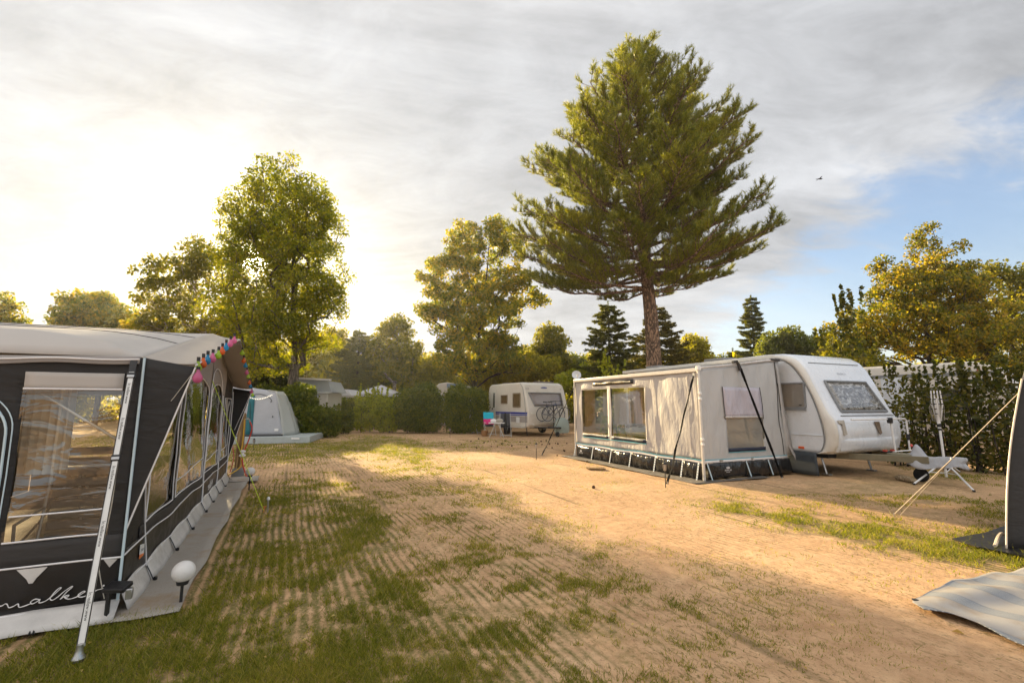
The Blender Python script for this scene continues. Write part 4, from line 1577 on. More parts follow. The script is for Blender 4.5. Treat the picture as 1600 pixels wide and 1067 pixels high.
strokes = [
    [(-30, 640), (5, 648), (28, 636), (40, 640), (48, 656), (72, 650), (98, 636), (104, 654), (135, 647), (168, 634)],
    [(216, 613), (190, 611), (166, 626), (176, 636), (204, 622), (218, 611), (212, 630), (240, 624), (268, 606), (318, 564), (332, 549), (318, 553), (290, 580), (272, 606), (284, 616), (312, 600), (352, 566), (388, 543), (392, 546), (362, 572), (326, 612)],
    [(326, 612), (352, 594), (374, 588), (366, 598), (350, 600), (372, 610), (412, 600), (440, 584), (462, 570), (452, 568), (428, 584), (424, 596), (450, 598), (490, 580), (508, 566), (518, 566), (530, 560), (568, 551)],
]
mb = MB()
for st in strokes:
    P_ = smooth_path(logo_pts(st), 5)
    mb.tube(P_, [.0022 + .0014 * abs(math.sin(i * .35)) for i in range(len(P_))], 5)
c = logo_pts([(563, 537)])[0]
mb.tube([c + LB * .002, c - LB * .002], .006, 10)
mb.build('lettering', M_pipe, aw)
# care label on the gable corner panel
mb = MB()
mb.slab([gp(.40, .30, .012), gp(.52, .28, .012), gp(.52, .36, .012), gp(.40, .38, .012)], -LA * .003)
mb.build('care_label', M_white, aw, smooth=False)
mb = MB()
mb.slab([gp(.40, .27, .013), gp(.50, .27, .013), gp(.52, .285, .013), gp(.40, .305, .013)], -LA * .0035)
mb.build('care_label', M_orange, aw, smooth=False)
mb = MB()
for z in (.335, .325):
    mb.beam(gp(.43, z, .0165), gp(.49, z - .004, .0165), .002, .003)
mb.build('care_label', M_band, aw, smooth=False)


def clutter_lettering(mb, p0, dx_, dy_, n, h, seed, off):
    """tiny print too small to read: upright strokes of uneven width"""
    rnd = random.Random(seed)
    x = 0
    for i in range(n):
        for k in range(rnd.choice((1, 2, 2))):
            a = p0 + dx_ * (x + k * h * .35) + off
            mb.beam(a, a + dy_ * h, h * .12, .0008, upv=off)
        mb.beam(p0 + dx_ * x + dy_ * h * rnd.choice((.1, .5, .9)) + off, p0 + dx_ * (x + h * .4) + dy_ * h * rnd.choice((.1, .5, .9)) + off, h * .12, .0008, upv=off)
        x += h * .8


def text_part(txt, p0, ex, ey, size, mat, parent, name, thick=.0006):
    cu = bpy.data.curves.new(name, 'FONT')
    cu.body = txt; cu.size = size; cu.extrude = thick
    cu.materials.append(mat)
    tmp = bpy.data.objects.new(name, cu); C.objects.link(tmp)
    bpy.context.view_layer.update()
    me = bpy.data.meshes.new_from_object(tmp)
    bpy.data.objects.remove(tmp); bpy.data.curves.remove(cu)
    if not me.materials: me.materials.append(mat)
    o = bpy.data.objects.new(name, me); C.objects.link(o)
    ex = ex.normalized(); ey = (ey - ex * ex.dot(ey)).normalized(); ez = ex.cross(ey)
    M = Matrix((ex, ey, ez)).transposed().to_4x4()
    M.translation = p0 - origin_of(parent)
    o.parent = parent
    o.matrix_local = M
    return o


text_part('Walker', gp(4.50, .22, .020), -LB, Vector((0, 0, 1)), .17, M_pipe, aw, 'lettering')

# leaning strut in front of the corner
pb0 = G(122, 1032)
pt0 = LW(.05, -.05, 1.80)
st_ = thing('strut', pb0, 'leaning flat aluminium strut braced against the black awning corner', 'strut')
dv = (pt0 - pb0).normalized()
nrm = (-LB).normalized()
mb = MB(); mb.beam(pb0 + dv * .07, pb0.lerp(pt0, .97), .040, .010, upv=nrm)
mb.build('strut_bar', M_alu, st_, bevel=.003)
mb = MB()
sv = dv.cross(nrm).normalized()
for k in (-1, 1):
    mb.beam(pb0 + dv * .09 + sv * .018 * k + nrm * .006, pb0.lerp(pt0, .97) + sv * .018 * k + nrm * .006, .004, .006, upv=nrm)
mb.build('strut_edge', M_band, st_)
mb = MB()
for f in (.955, .63):
    q = pb0.lerp(pt0, f)
    mb.beam(q - dv * .022, q + dv * .022, .052, .026, upv=nrm)
mb.beam(pb0.lerp(pt0, .965), pb0.lerp(pt0, 1.02), .044, .006, upv=nrm)
mb.build('buckle', M_plas, st_, bevel=.004)
mb = MB()
for f in (.952, .63):
    q = pb0.lerp(pt0, f)
    mb.beam(q - dv * .010 + nrm * .012, q + dv * .010 + nrm * .012, .044, .010, upv=nrm)
mb.build('clasp', M_steel, st_, bevel=.002)
mb = MB()
mb.lathe(pb0 + Vector((0, 0, 0)), [(.03, .0), (.034, .015), (.024, .035), (.018, .06), (.016, .09)], 14)
mb.build('foot', M_steel, st_)
mb = MB()
for f in (.11, .33, .52, .70, .84):
    text_part('www.walker.nl', pb0.lerp(pt0, f) - sv * .008 + nrm * .0058, dv, sv, .026, M_band, st_, 'print')

# the pale cable of the party lights running down to the strut
cb = [P(301, 583, 3.62), P(283, 606, 3.60), P(262, 632, 3.58), P(240, 646, 3.55), P(215, 656, 3.53), P(196, 664, 3.50), P(190, 672, 3.44), P(184, 700, 3.44), P(181, 740, 3.43), P(176, 780, 3.42), P(168, 820, 3.40), P(155, 866, 3.40), P(155, 890, 3.40), P(160, 920, 3.40), P(163, 935, 3.40)]
mb = MB(); mb.tube(smooth_path(cb, 4), .0032, 5)
tag(mb.build('cable', M_curt), 'thin pale cable looping from the canopy tip down behind the strut', 'cable')

# coloured party lights
bulbc = {'pink': (.75, .22, .42), 'green': (.45, .62, .06), 'orange': (.85, .20, .04), 'blue': (.03, .32, .55)}
BM = {}
for kx, cc in bulbc.items():
    m, nb = newmat('bulb_' + kx)
    g = nb.n('ShaderNodeBsdfPrincipled'); g.inputs['Base Color'].default_value = (*cc, 1); g.inputs['Roughness'].default_value = .12
    g.inputs['Transmission Weight'].default_value = .35
    t = nb.n('ShaderNodeBsdfTranslucent'); t.inputs[0].default_value = (*[min(1, x * 1.5) for x in cc], 1)
    mx = nb.n('ShaderNodeMixShader'); mx.inputs[0].default_value = .4
    nb.nt.links.new(g.outputs[0], mx.inputs[1]); nb.nt.links.new(t.outputs[0], mx.inputs[2])
    finish(m, nb, mx.outputs[0]); BM[kx] = m
pl = thing('string_lights', LW(-OV, 0, 1.7), 'string of pink, green, orange and blue bulbs hung along the canopy edge', 'party lights')
cord = []
for v in frange(.0, LC, 10): cord.append(LW(-OV - .012, v, roofz(-OV, v) - .03 - .015 * math.sin(v * 5)))
for v in frange(LC + .3, LL, 10): cord.append(LW(-OV - .012, v, roofz(-OV, v) - .03 - .02 * math.sin(v * 5)))
mb = MB(); mb.tube(cord, .004, 5); mb.build('cord', M_plas, pl)
near = [(301, 580, 'pink', 1.25), (309, 574, 'green', 1.05), (317, 568, 'orange', 1.05), (324, 563, 'blue', 1), (332, 560, 'pink', 1.05), (341, 555, 'green', 1), (347, 549, 'orange', 1), (353, 543, 'blue', 1), (360, 537, 'pink', 1), (366, 532, 'pink', 1)]
far = [(367, 544, 'green', 1), (368, 556, 'orange', 1), (370, 567, 'blue', 1), (372, 577, 'pink', 1), (374, 583, 'green', 1), (376, 588, 'orange', 1), (378, 592, 'blue', 1), (382, 599, 'pink', 1), (385, 603, 'green', 1)]
for i, (px, py, kx, s) in enumerate(near):
    q = hit(px, py, LW(-OV, 0, 0), LA)
    sc_ = .040 * s
    if i == 0: q = LW(-OV - .02, 0.0, 1.72)
    mb = MB(); mb.lathe(q, [(.010, .050), (.011, .034), (.017, .022), (.027, .005), (.029, -.012), (.022, -.028), (.010, -.036)][::-1], 14, Matrix.Scale(s * 1.0, 3))
    ob = mb.build('bulb', BM[kx], pl)
    mb = MB(); mb.lathe(q, [(.012, .05), (.013, .085)], 10); mb.build('socket', M_plas, ob)
for i, (px, py, kx, s) in enumerate(far):
    v = LC + .35 + (LL - LC - .3) * i / 8
    q = LW(-OV - .012, v, roofz(-OV, v) - .10 - .02 * (i % 2))
    mb = MB(); mb.lathe(q, [(.010, .050), (.011, .034), (.018, .022), (.030, .005), (.032, -.012), (.023, -.028), (.010, -.036)][::-1], 12)
    ob = mb.build('bulb', BM[kx], pl)
    mb = MB(); mb.lathe(q, [(.012, .05), (.013, .085)], 8); mb.build('socket', M_plas, ob)

# mat strip laid along the gable
m, nb = newmat('mat_woven')
co = nb.n('ShaderNodeTexCoord').outputs['Object']
along = nb.mapping(co, rot=(0, 0, math.atan2(LB.x, LB.y)))
sp = nb.n('ShaderNodeSeparateXYZ'); nb.put(sp.inputs[0], along)
w1 = nb.math('SINE', nb.math('MULTIPLY', sp.outputs[0], 330.0)); w2 = nb.math('SINE', nb.math('MULTIPLY', sp.outputs[1], 330.0))
wv = nb.math('MULTIPLY', w1, w2)
c = nb.mix(nb.maprange(wv, -.6, .6), (.22, .19, .16), (.46, .42, .37))
c = nb.mix(nb.maprange(nb.noise(co, 2.2, 5, .7), .48, .72), c, (.30, .22, .14))
p = nb.n('ShaderNodeBsdfPrincipled'); nb.put(p.inputs['Base Color'], c); p.inputs['Roughness'].default_value = .6
nb.put(p.inputs['Normal'], bump(nb, nb.math('ADD', wv, nb.math('MULTIPLY', nb.noise(co, 6, 3), 5)), .4, .006))
M_mat = finish(m, nb, p.outputs[0])
mb = MB()
mb.grid(lambda u, v: LW(u + .012 * math.sin(v * 4), v, .022 + .008 * math.sin(v * 7 + u * 6) * (1 if u < -.05 else .5)), frange(-.40, .05, 5), frange(-.16, LL + .45, 50))
tag(mb.build('mat', M_mat, solid=.006), 'grey woven mat laid on the ground along the black awning front', 'mat')
mb = MB()
mb.grid(lambda u, v: LW(u, v, .036 + .006 * math.sin(v * 9)), frange(-.58, -.05, 4), frange(LL - .35, LL + .35, 6))
tag(mb.build('mat', M_mat, solid=.006), 'small loose mat overlapping the far end of the long strip mat', 'mat')

# deck chair behind the side window
dc = thing('camping_chair', LW(.45, .9, 0), 'grey slatted high back camping chair seen through the awning window', 'chair')
mb = MB()
for i in range(9):
    z = .42 + i * .085
    mb.beam(LW(.22, .80 + i * .012, z), LW(.72, .80 + i * .012, z), .012, .066)
mb.build('backrest', surf('mesh_grey', (.30, .27, .24), .8), dc, bevel=.004)
mb = MB()
for u in (.20, .74):
    mb.tube([LW(u, .30, .02), LW(u, .74, .40), LW(u, .92, 1.2)], .011, 8)
    mb.tube([LW(u, .86, .02), LW(u, .36, .46), LW(u, .34, .62), LW(u, .8, .66)], .011, 8)
mb.build('chair_frame', M_alu, dc)
mb = MB(); mb.grid(lambda u, v: LW(u, v, .42 - .02 * math.sin((u - .2) / .54 * 3.14)), frange(.2, .74, 6), frange(.36, .80, 4))
mb.build('seat', surf('mesh_grey_seat', (.24, .22, .20), .8), dc, solid=.01)
tb = thing('cabinet', LW(1.7, 1.6, 0), 'pale folding cabinet with orange top inside the black awning', 'cabinet')
Rz = Matrix.Rotation(math.atan2(LB.y, LB.x), 3, 'Z')
mb = MB(); mb.box(LW(1.9, 1.6, .42), (1.0, .45, .78), Rz); mb.build('cabinet_body', surf('cab', (.35, .30, .24), .7), tb, bevel=.01)
mb = MB(); mb.box(LW(1.9, 1.6, .84), (1.06, .5, .035), Rz); mb.build('cabinet_top', surf('cabtop', (.62, .34, .12), .5), tb, bevel=.005)
mb = MB(); mb.lathe(LW(1.4, 3.6, 0), [(.38, .70), (.38, .73)], 24); 
ft = thing('table', LW(1.4, 3.6, 0), 'round pale camping table inside the black awning behind the arched window', 'table')
mb.build('tabletop', M_white, ft)
for k in range(3):
    a_ = k * 2.094
    mb = MB(); mb.tube([LW(1.4, 3.6, .70), LW(1.4 + .33 * math.cos(a_), 3.6 + .33 * math.sin(a_), .02)], .014, 8); mb.build('leg', M_alu, ft)

# guy line of the gable, fluorescent yellow
mb = MB(); g0 = gp(3.35, 1.84, .03); g1 = G(412, 797)
mb.tube([g0, g1], .0045, 6)
gl_ = thing('guy_rope', g1, 'fluorescent yellow guy rope running from the black awning to a peg', 'rope')
mb.build('cord', surf('rope_neon', (.62, .78, .04), .6), gl_)
mb = MB(); mb.tube([g1 + Vector((0, 0, -.03)), g1 + Vector((.01, .01, .05))], .006, 6); mb.tube([g1 + Vector((.0, -.02, .05)), g1 + Vector((.02, .03, .05))], .005, 5)
mb.build('peg', M_orange, gl_)
mb = MB(); q = G(418, 800)
sk_ = thing('ground_stake', q, 'slim grey stake standing in the grass beside the yellow rope peg', 'stake')
mb.tube([q, q + Vector((0, 0, .17))], .012, 8); mb.build('pole', M_steel, sk_)
mb = MB(); mb.lathe(q + Vector((0, 0, .17)), [(.02, 0), (.022, .02), (.012, .04)], 10); mb.build('cap', M_white, sk_)

# power bracket at the tent corner
q = G(165, 972)
bk = thing('solar_spike', q, 'small black bracket on a spike by the awning corner', 'spike light')
mb = MB(); mb.box(q + Vector((0.0, 0, .10)), (.022, .022, .22)); mb.build('spike', M_plas, bk, bevel=.003)
mb = MB(); mb.box(q + Vector((.04, 0.02, .225)), (.15, .09, .03), Matrix.Rotation(.35, 3, 'X')); mb.build('panel', M_blackv, bk, bevel=.004)
mb = MB(); mb.box(q + Vector((.12, .03, .18)), (.04, .05, .07), Matrix.Rotation(.5, 3, 'Z')); mb.build('clamp', M_steel, bk, bevel=.006)


def globe_lamp(q, r, h, label):
    t = thing('globe_lamp', q, label, 'lamp', 'white globe lamps on spikes')
    m_ = surf('globe_opal', (.88, .86, .84), .25, var=.02, trans=.35)
    mb = MB(); mb.ball(q + Vector((0, 0, h)), r, 24, 14, (1, 1, .96)); mb.build('globe', m_, t, auto=80)
    mb = MB(); mb.lathe(q + Vector((0, 0, h - r * 1.18)), [(r * .30, -.0), (r * .48, .0), (r * .54, .022), (r * .52, .03), (r * .45, .034)], 20); mb.build('collar', M_plas, t)
    mb = MB(); mb.tube([q + Vector((0, 0, -.03)), q + Vector((0, 0, h - r * 1.1))], .011, 10); mb.build('spike', M_plas, t)


q = G(282, 944)
globe_lamp(q, .079, .238, 'white globe lamp on a black spike at the near corner of the strip mat')
q = G(389, 764)
globe_lamp(q, .078, .31, 'white globe lamp on a black spike next to the wooden water post')

# water post with hoses
q = G(371, 745)
wp = thing('water_post', q, 'round wooden post with a tap, red and yellow hoses', 'post')
mb = MB(); mb.tube([q + Vector((0, 0, -.05)), q + Vector((0.01, 0, 1.30)), q + Vector((0.01, 0, 1.33))], [.075, .068, .055], 14); mb.build('pole', M_wood, wp)
mb = MB(); mb.lathe(q + Vector((0, 0, .01)), [(.12, 0), (.12, .10), (.10, .16), (.08, .18)], 14); mb.build('base_sleeve', surf('concrete_sleeve', (.2, .2, .19), .9, bs=.3), wp)
mb = MB(); mb.tube([q + Vector((.06, -.02, 1.20)), q + Vector((.17, -.03, 1.205))], .011, 8); mb.tube([q + Vector((.17, -.03, 1.21)), q + Vector((.19, -.03, 1.15))], .013, 8); mb.tube([q + Vector((.13, -.06, 1.23)), q + Vector((.13, .02, 1.23))], .007, 6); mb.build('tap', M_steel, wp)
mb = MB(); mb.tube(smooth_path([q + Vector(v) for v in ((.19, -.03, 1.15), (.25, -.04, 1.0), (.20, -.05, .75), (.13, -.08, .5), (.14, -.1, .3), (.20, -.12, .16), (.28, -.15, .03))], 6), .013, 8); mb.build('hose', surf('hose_red', (.55, .05, .03), .4), wp)
mb = MB(); mb.tube(smooth_path([q + Vector(v) for v in ((.07, -.03, 1.2), (.09, -.06, .8), (.08, -.08, .45), (.12, -.1, .25), (.02, -.2, .12), (-.10, -.25, .06), (-.12, -.35, .02), (-.30, -.4, .015))], 6), .012, 8); mb.build('hose', surf('hose_yellow', (.75, .45, .05), .4), wp)
mb = MB(); mb.tube(smooth_path([q + Vector(v) for v in ((-.08, 0, .9), (-.15, -.02, .7), (-.09, -.03, .4), (-.13, -.06, .1))], 6), .010, 8); mb.build('hose', surf('hose_pink', (.62, .12, .10), .4), wp)
mb = MB(); mb.lathe(q + Vector((.12, -.09, .42)), [(.03, 0), (.06, .02), (.06, .05), (.03, .06), (.03, .09), (.055, .10), (.055, .13), (.03, .14)], 12); mb.build('coupling', M_white, wp)


def path_light(q, h, label, w=.032):
    t = thing('solar_light', q, label, 'garden light', 'small solar garden lights')
    mb = MB(); mb.tube([q + Vector((0, 0, -.04)), q + Vector((0.004, 0, h * .62))], .008, 8); mb.build('spike', M_plas, t)
    mb = MB(); mb.lathe(q + Vector((0, 0, h * .62)), [(.012, 0), (w * .8, .02), (w, .05), (w * 1.05, .12)], 12); mb.build('glass', surf('lamp_glass', (.55, .5, .45), .15, var=.05, trans=.5), t)
    mb = MB(); mb.lathe(q + Vector((0, 0, h * .62 + .12)), [(w * 1.05, 0), (w * 1.15, .012), (w * .9, .03), (.01, .04)], 12)
    for k in range(4):
        a_ = k * 1.57 + .4
        mb.tube([q + Vector((.012 * math.cos(a_), .012 * math.sin(a_), h * .62)), q + Vector((w * 1.02 * math.cos(a_), w * 1.02 * math.sin(a_), h * .62 + .05)), q + Vector((w * 1.1 * math.cos(a_), w * 1.1 * math.sin(a_), h * .62 + .125))], .004, 5)
    mb.build('cap', M_plas, t)


path_light(G(838, 718), .48, 'small dark torch light in the sand between the blue striped caravan and the beige awning')
path_light(G(1040, 762), .48, 'small dark torch light in front of the beige awning door strap')
path_light(G(703, 683), .46, 'tiny thin garden light in front of the dark box hedge')
path_light(G(396, 703), .36, 'short dark garden light in front of the grey tent deck')


# ================================================================== GREY TENT ON A DECK
def gtent():
    Yt = 16.6
    a = G(372, 694); b_ = G(484, 692)
    d = (b_ - a).normalized(); n = Vector((-d.y, d.x, 0))
    if n.y < 0: n = -n
    t0 = thing('deck', a, 'pale grey raised deck under the grey tent', 'deck')
    a0 = a - d * 1.8
    mb = MB(); mb.slab([a0, b_, b_ + n * 4.5, a0 + n * 4.5], (0, 0, .26)); mb.build('deck_board', surf('deck_pale', (.40, .44, .44), .6, var=.12), t0, bevel=.01)
    mb = MB(); mb.box(b_ - d * .62 + Vector((0, -.012, .19)), (.5, .01, .07)); mb.build('plate', M_white, t0)
    base = .27
    tt = thing('tent', b_ - d * 1.5 + n * .5 + Vector((0, 0, base)), 'grey blue family tent with an arched door and teal side panel', 'tent')
    fr = b_ + n * .55
    L = (b_ - a).length
    x = lambda s, dep, z: fr - d * s + n * dep + Vector((0, 0, base + z))
    cl = canvas('tent_blue_grey', (.46, .47, .50), .12, .7, .2)
    cl2 = canvas('tent_pale_edge', (.55, .56, .52), .15, .7, .25)
    rb0, rt0 = x(1.12, 0, 0), x(1.55, .25, 1.78)
    lb0, lt0 = x(3.2, 0, 0), x(3.2, .25, 2.05)
    # panel corners of the front
    mb = MB()
    mb.grid(lambda s, t: (lb0.lerp(rb0, s)).lerp(lt0.lerp(rt0, s), t) + n * (-.05 * math.sin(math.pi * t)), frange(0, 1, 20), frange(0, 1, 12))
    mb.build('front_panel', cl, tt, solid=.004)
    mb = MB()
    rb1, rt1 = x(.78, .9, 0), x(1.48, 1.1, 1.80)
    mb.grid(lambda s, t: (rb0.lerp(rb1, s)).lerp(rt0.lerp(rt1, s), t) + d * (.05 * math.sin(math.pi * t)), frange(0, 1, 6), frange(0, 1, 12))
    mb.build('side_panel', cl2, tt, solid=.004)
    mb = MB()
    rb2, rt2 = x(1.0, 3.6, 0), x(1.7, 3.3, 1.5)
    mb.grid(lambda s, t: (rb1.lerp(rb2, s)).lerp(rt1.lerp(rt2, s), t) + d * (.05 * math.sin(math.pi * t)), frange(0, 1, 8), frange(0, 1, 12))
    lt2 = x(3.2, 3.3, 1.8)
    mb.grid(lambda s, t: (lt0.lerp(rt0, s)).lerp(lt2.lerp(rt2, s), t), frange(0, 1, 8), frange(0, 1, 8))
    mb.build('roof', cl2, tt, solid=.004)
    mb = MB()
    mb.grid(lambda s, t: (x(2.55, -.03, 0).lerp(x(2.25, -.03, 0), s)).lerp(x(2.5, .12, 1.6).lerp(x(2.3, .12, 1.6), s), t), [0, .5, 1], frange(0, 1, 6))
    mb.build('side_flap', canvas('tent_teal', (.02, .16, .19), .15, .6, .3), tt, solid=.004)
    fp = lambda s, z: (lb0.lerp(rb0, s)).lerp(lt0.lerp(rt0, s), z) - n * (.03 + .05 * math.sin(math.pi * z))
    mb = MB()
    pth = [fp(.42, z) for z in frange(.05, .72, 8)] + [fp(.42 + .20 * (1 - math.cos(a_)), .72 + .17 * math.sin(a_)) for a_ in frange(.2, math.pi / 2, 6)] + [fp(.62 + .26 * math.sin(a_), .89 - .13 * (1 - math.cos(a_))) for a_ in frange(.2, 1.5, 6)]
    mb.tube(pth, .010, 5)
    mb.build('door_seam', M_band, tt)
    mb = MB()
    for z in (.42, .75): mb.box(fp(.86, z), (.02, .02, .07))
    mb.build('door_toggle', M_plas, tt)
    mb = MB(); mb.box(fp(.9, .13) - n * .01, (.16, .012, .10)); mb.build('badge', M_white, tt)
    mb = MB(); mb.tube([lb0 + Vector((0, -.03, .02)), rb0 + Vector((0, -.03, .02))], .045, 6); mb.build('ground_edge', M_blackv, tt)
    mb = MB()
    mb.tube([rb0 + n * .02, rb0.lerp(rt0, .5) + d * .03, rt0, rt0 - d * .3 + Vector((0, 0, .04))], .03, 8)
    mb.build('air_tube', cl2, tt)
    # little fairy lights
    fl = thing('fairy_lights', fp(.3, .85), 'white fairy lights swagged across the grey tent door', 'fairy lights')
    mb = MB(); cp = [fp(.25 + .65 * s, .86 - .10 * math.sin(math.pi * s) + .06 * s) - n * .03 for s in frange(0, 1, 18)]
    mb.tube(cp, .005, 4); mb.build('cord', M_white, fl)
    mb = MB()
    for c_ in cp: mb.ball(c_ - Vector((0, 0, .03)), .018, 6, 5)
    o = mb.build('bulb', surf('fairy', (.9, .85, .75), .3, em=((1, .9, .7), .6)), fl); o['kind'] = 'stuff'
    # guy ropes
    for k, (px, py) in enumerate(((487, 680), (492, 676))):
        g = G(px, py + 3)
        r_ = thing('guy_rope', g, ('steeper' if k == 0 else 'longer') + ' pale guy rope running from the grey tent corner to the grass', 'rope')
        mb = MB(); mb.tube([rt0 + Vector((0, 0, -.12 - .06 * k)) + d * .05, g], .012, 5); mb.build('cord', M_rope, r_)
        mb = MB(); mb.tube([g + Vector((-.03, 0, .08)), g + Vector((0, 0, -.05))], .008, 5); mb.build('peg', M_steel, r_)


gtent()
# ================================================================== BEIGE AWNING ON THE RIGHT
A0 = G(1100, 752)
RB = Vector((-.399, .917, 0)).normalized()       # along the front, away from the camera
RA = Vector((.917, .399, 0)).normalized()        # from the front towards the caravan
RL = 4.78
ROTB = Matrix.Rotation(math.atan2(RB.y, RB.x), 3, 'Z')


def RW(s, t, z):
    return A0 + RB * s + RA * t + Vector((0, 0, z))


def cloth_wr(name, col, trans, streak, rotang, rough=.6, var=.06, relief=.06):
    """tent wall with taut diagonal creases modelled in its relief"""
    m, nb = newmat(name)
    co = nb.n('ShaderNodeTexCoord').outputs['Object']
    p = nb.n('ShaderNodeBsdfPrincipled')
    c = nb.mix(1.0, col, nb.ramp(nb.noise(co, 1.3, 4), [(.3, 1 - var), (.7, 1 + var * .4)]), 'MULTIPLY')
    nb.put(p.inputs['Base Color'], c); p.inputs['Roughness'].default_value = rough
    f1 = nb.noise(nb.mapping(co, scale=streak, rot=rotang), 1.0, 3, .5, .8)
    f2 = nb.noise(co, 2.2, 3, .5, .4)
    f3 = nb.noise(nb.mapping(co, scale=(streak[0] * 2.3, streak[1] * 2, streak[2] * 2), rot=(rotang[0], rotang[1] + .7, rotang[2] + .5)), 1.0, 2, .5, .8)
    h = nb.math('ADD', nb.math('MULTIPLY', f1, .55), nb.math('ADD', nb.math('MULTIPLY', f2, .4), nb.math('MULTIPLY', f3, .22)))
    nb.put(p.inputs['Normal'], bump(nb, h, 1.0, relief))
    t = nb.n('ShaderNodeBsdfTranslucent'); nb.put(t.inputs[0], c)
    mx = nb.n('ShaderNodeMixShader'); mx.inputs[0].default_value = trans
    nb.nt.links.new(p.outputs[0], mx.inputs[1]); nb.nt.links.new(t.outputs[0], mx.inputs[2])
    return finish(m, nb, mx.outputs[0])


M_rw = cloth_wr('cloth_cream_front', (.53, .51, .49), .10, (5, 5, 1.8), (.5, .9, .2), .5, relief=.032)
M_rs = cloth_wr('cloth_cream_side', (.54, .535, .525), .10, (5, 5, 1.3), (-.4, -.5, .3), .55)
M_rroof = canvas('awning_roof', (.60, .58, .56), .25, .6, .1)
M_teal = surf('piping_teal', (.05, .38, .48), .5)
M_navy = surf('band_navy', (.015, .02, .045), .6)
M_vin = cloth_wr('vinyl_black_creased', (.018, .017, .018), .0, (5, 5, 2.2), (.3, .9, .2), .22)
M_lilac = cloth_wr('blind_lilac', (.58, .54, .60), .15, (6, 6, 2), (.2, .9, .4), .35)
M_mesh = film('window_mesh', (.55, .50, .44), .1, 3, .05, haze=.25)
M_rfilm = film('awning_film', (.92, .88, .80), .02, 2.0, .0, mult=.55)

ra = thing('awning', A0, 'cream awning with black skirt and large front window beside the white caravan', 'awning')
RZ = 2.20


def rcr(s, z):
    """shallow real creases of the cloth"""
    return .010 * math.sin(s * 5.3 + z * 2.2) * math.sin(z * 2.6) + .006 * math.sin(s * 11 - z * 5)


FW_ = (1.66, 4.42, .70, 1.93)
ss = sorted(set([round(x, 3) for x in frange(0, RL, 60)] + [FW_[0], FW_[1], 3.0, 3.16]))
zz = sorted(set([round(x, 3) for x in frange(.40, RZ - .02, 26)] + [FW_[2], FW_[3]]))
mb = MB()
mb.grid(lambda s, z: RW(s, rcr(s, z), z), ss, zz, keep=lambda s, z: not (FW_[0] < s < FW_[1] and FW_[2] < z < FW_[3] and not (3.0 < s < 3.16)))
mb.build('front_wall', M_rw, ra, solid=.002)
mb = MB(); mb.grid(lambda s, z: RW(s, .012, z), frange(FW_[0] - .02, 3.02, 10), frange(FW_[2] - .02, FW_[3] + .02, 8))
mb.build('front_window', M_rfilm, ra)
mb = MB(); mb.grid(lambda s, z: RW(s, .012, z), frange(3.14, FW_[1] + .02, 8), frange(FW_[2] - .02, FW_[3] + .02, 8))
mb.build('front_window', M_rfilm, ra)
for v0, v1 in ((0.02, .50), (.52, 1.33), (1.35, 2.2), (2.22, 3.0), (3.02, 3.84), (3.86, 4.74)):
    mb = MB()
    mb.grid(lambda s, z: RW(s, -.02 - .05 * math.sin(math.pi * (s - v0) / (v1 - v0)) * math.sin(math.pi * z / .36) * .9 + .012 * math.sin(s * 23) * (1 - z / .34), z), frange(v0, v1, 12), frange(.028, .345, 6))
    mb.build('skirt', M_vin, ra, solid=.003)
mb = MB(); mb.grid(lambda s, z: RW(s, -.014, z + .010 * math.sin(s * 4)), frange(0, RL, 40), [.335, .36, .395])
mb.build('skirt_band', M_pipe, ra, solid=.003)
mb = MB(); mb.tube([RW(s, -.020, .402 + .010 * math.sin(s * 4)) for s in frange(0, RL, 40)], .007, 5)
mb.tube([RW(s, -.014, .60) for s in frange(FW_[0], FW_[1], 20)], .010, 5)
mb.build('teal_piping', M_teal, ra)
mb = MB(); mb.grid(lambda s, z: RW(s, rcr(s, z) - .012, z), frange(FW_[0], 3.0, 12), [.615, .66, .695]); mb.grid(lambda s, z: RW(s, rcr(s, z) - .012, z), frange(3.16, FW_[1], 12), [.615, .66, .695])
mb.build('window_band', M_navy, ra, solid=.002)
mb = MB(); mb.grid(lambda s, z: RW(s, rcr(s, z) - .014, z), frange(2.05, 3.85, 12), [2.02, 2.06, 2.13]); mb.build('name_band', M_blackv, ra, solid=.003)
mb = MB()
rnd = random.Random(3)
pth = []
for i in range(60):
    s = 3.80 - i * .0235
    pth.append(RW(s, -.03, 2.075 + .028 * math.sin(i * 1.7) * (1 if i % 3 else .5) - .004 * i / 60))
mb.tube(pth, .004, 4)
mb.build('script_lettering', surf('gold_print', (.62, .42, .14), .4), ra)
mb = MB()
for s in (1.34, .30):
    mb.tube([RW(s, -.006, z) for z in frange(.36, RZ - .05, 10)], .006, 5)
mb.tube([RW(FW_[0], -.010, z) for z in frange(.7, 1.93, 6)], .006, 5); mb.tube([RW(FW_[1], -.010, z) for z in frange(.7, 1.93, 6)], .006, 5)
mb.tube([RW(s, -.010, 1.93) for s in frange(FW_[0], FW_[1], 6)], .006, 5)
mb.build('wall_seam', M_skirt, ra)
for s in (.08, .51, 1.34, 2.21, 3.01, 3.85, 4.76):
    mb = MB(); mb.beam(RW(s, -.03, .36), RW(s + .01, -.10, .02), .035, .004, upv=RA)
    o = mb.build('ladder_strap', M_pipe, ra)
    mb = MB()
    for k in range(6):
        q = RW(s, -.03, .36).lerp(RW(s + .01, -.10, .02), .15 + k * .15)
        mb.box(q - RA * .004, (.012, .008, .018), ROTB)
    mb.build('strap_hole', M_teal, o)

# side wall towards the camera
TS = 2.50


def side_top(t):
    return 2.20 + .27 * min(1, t / 2.3)


def sidez(t, z):
    return RW(rcr(t * 1.3, z) - .0, t, z)


SWN = ((.63, 1.87), (1.73, 1.88), (.72, .64), (1.80, .60))


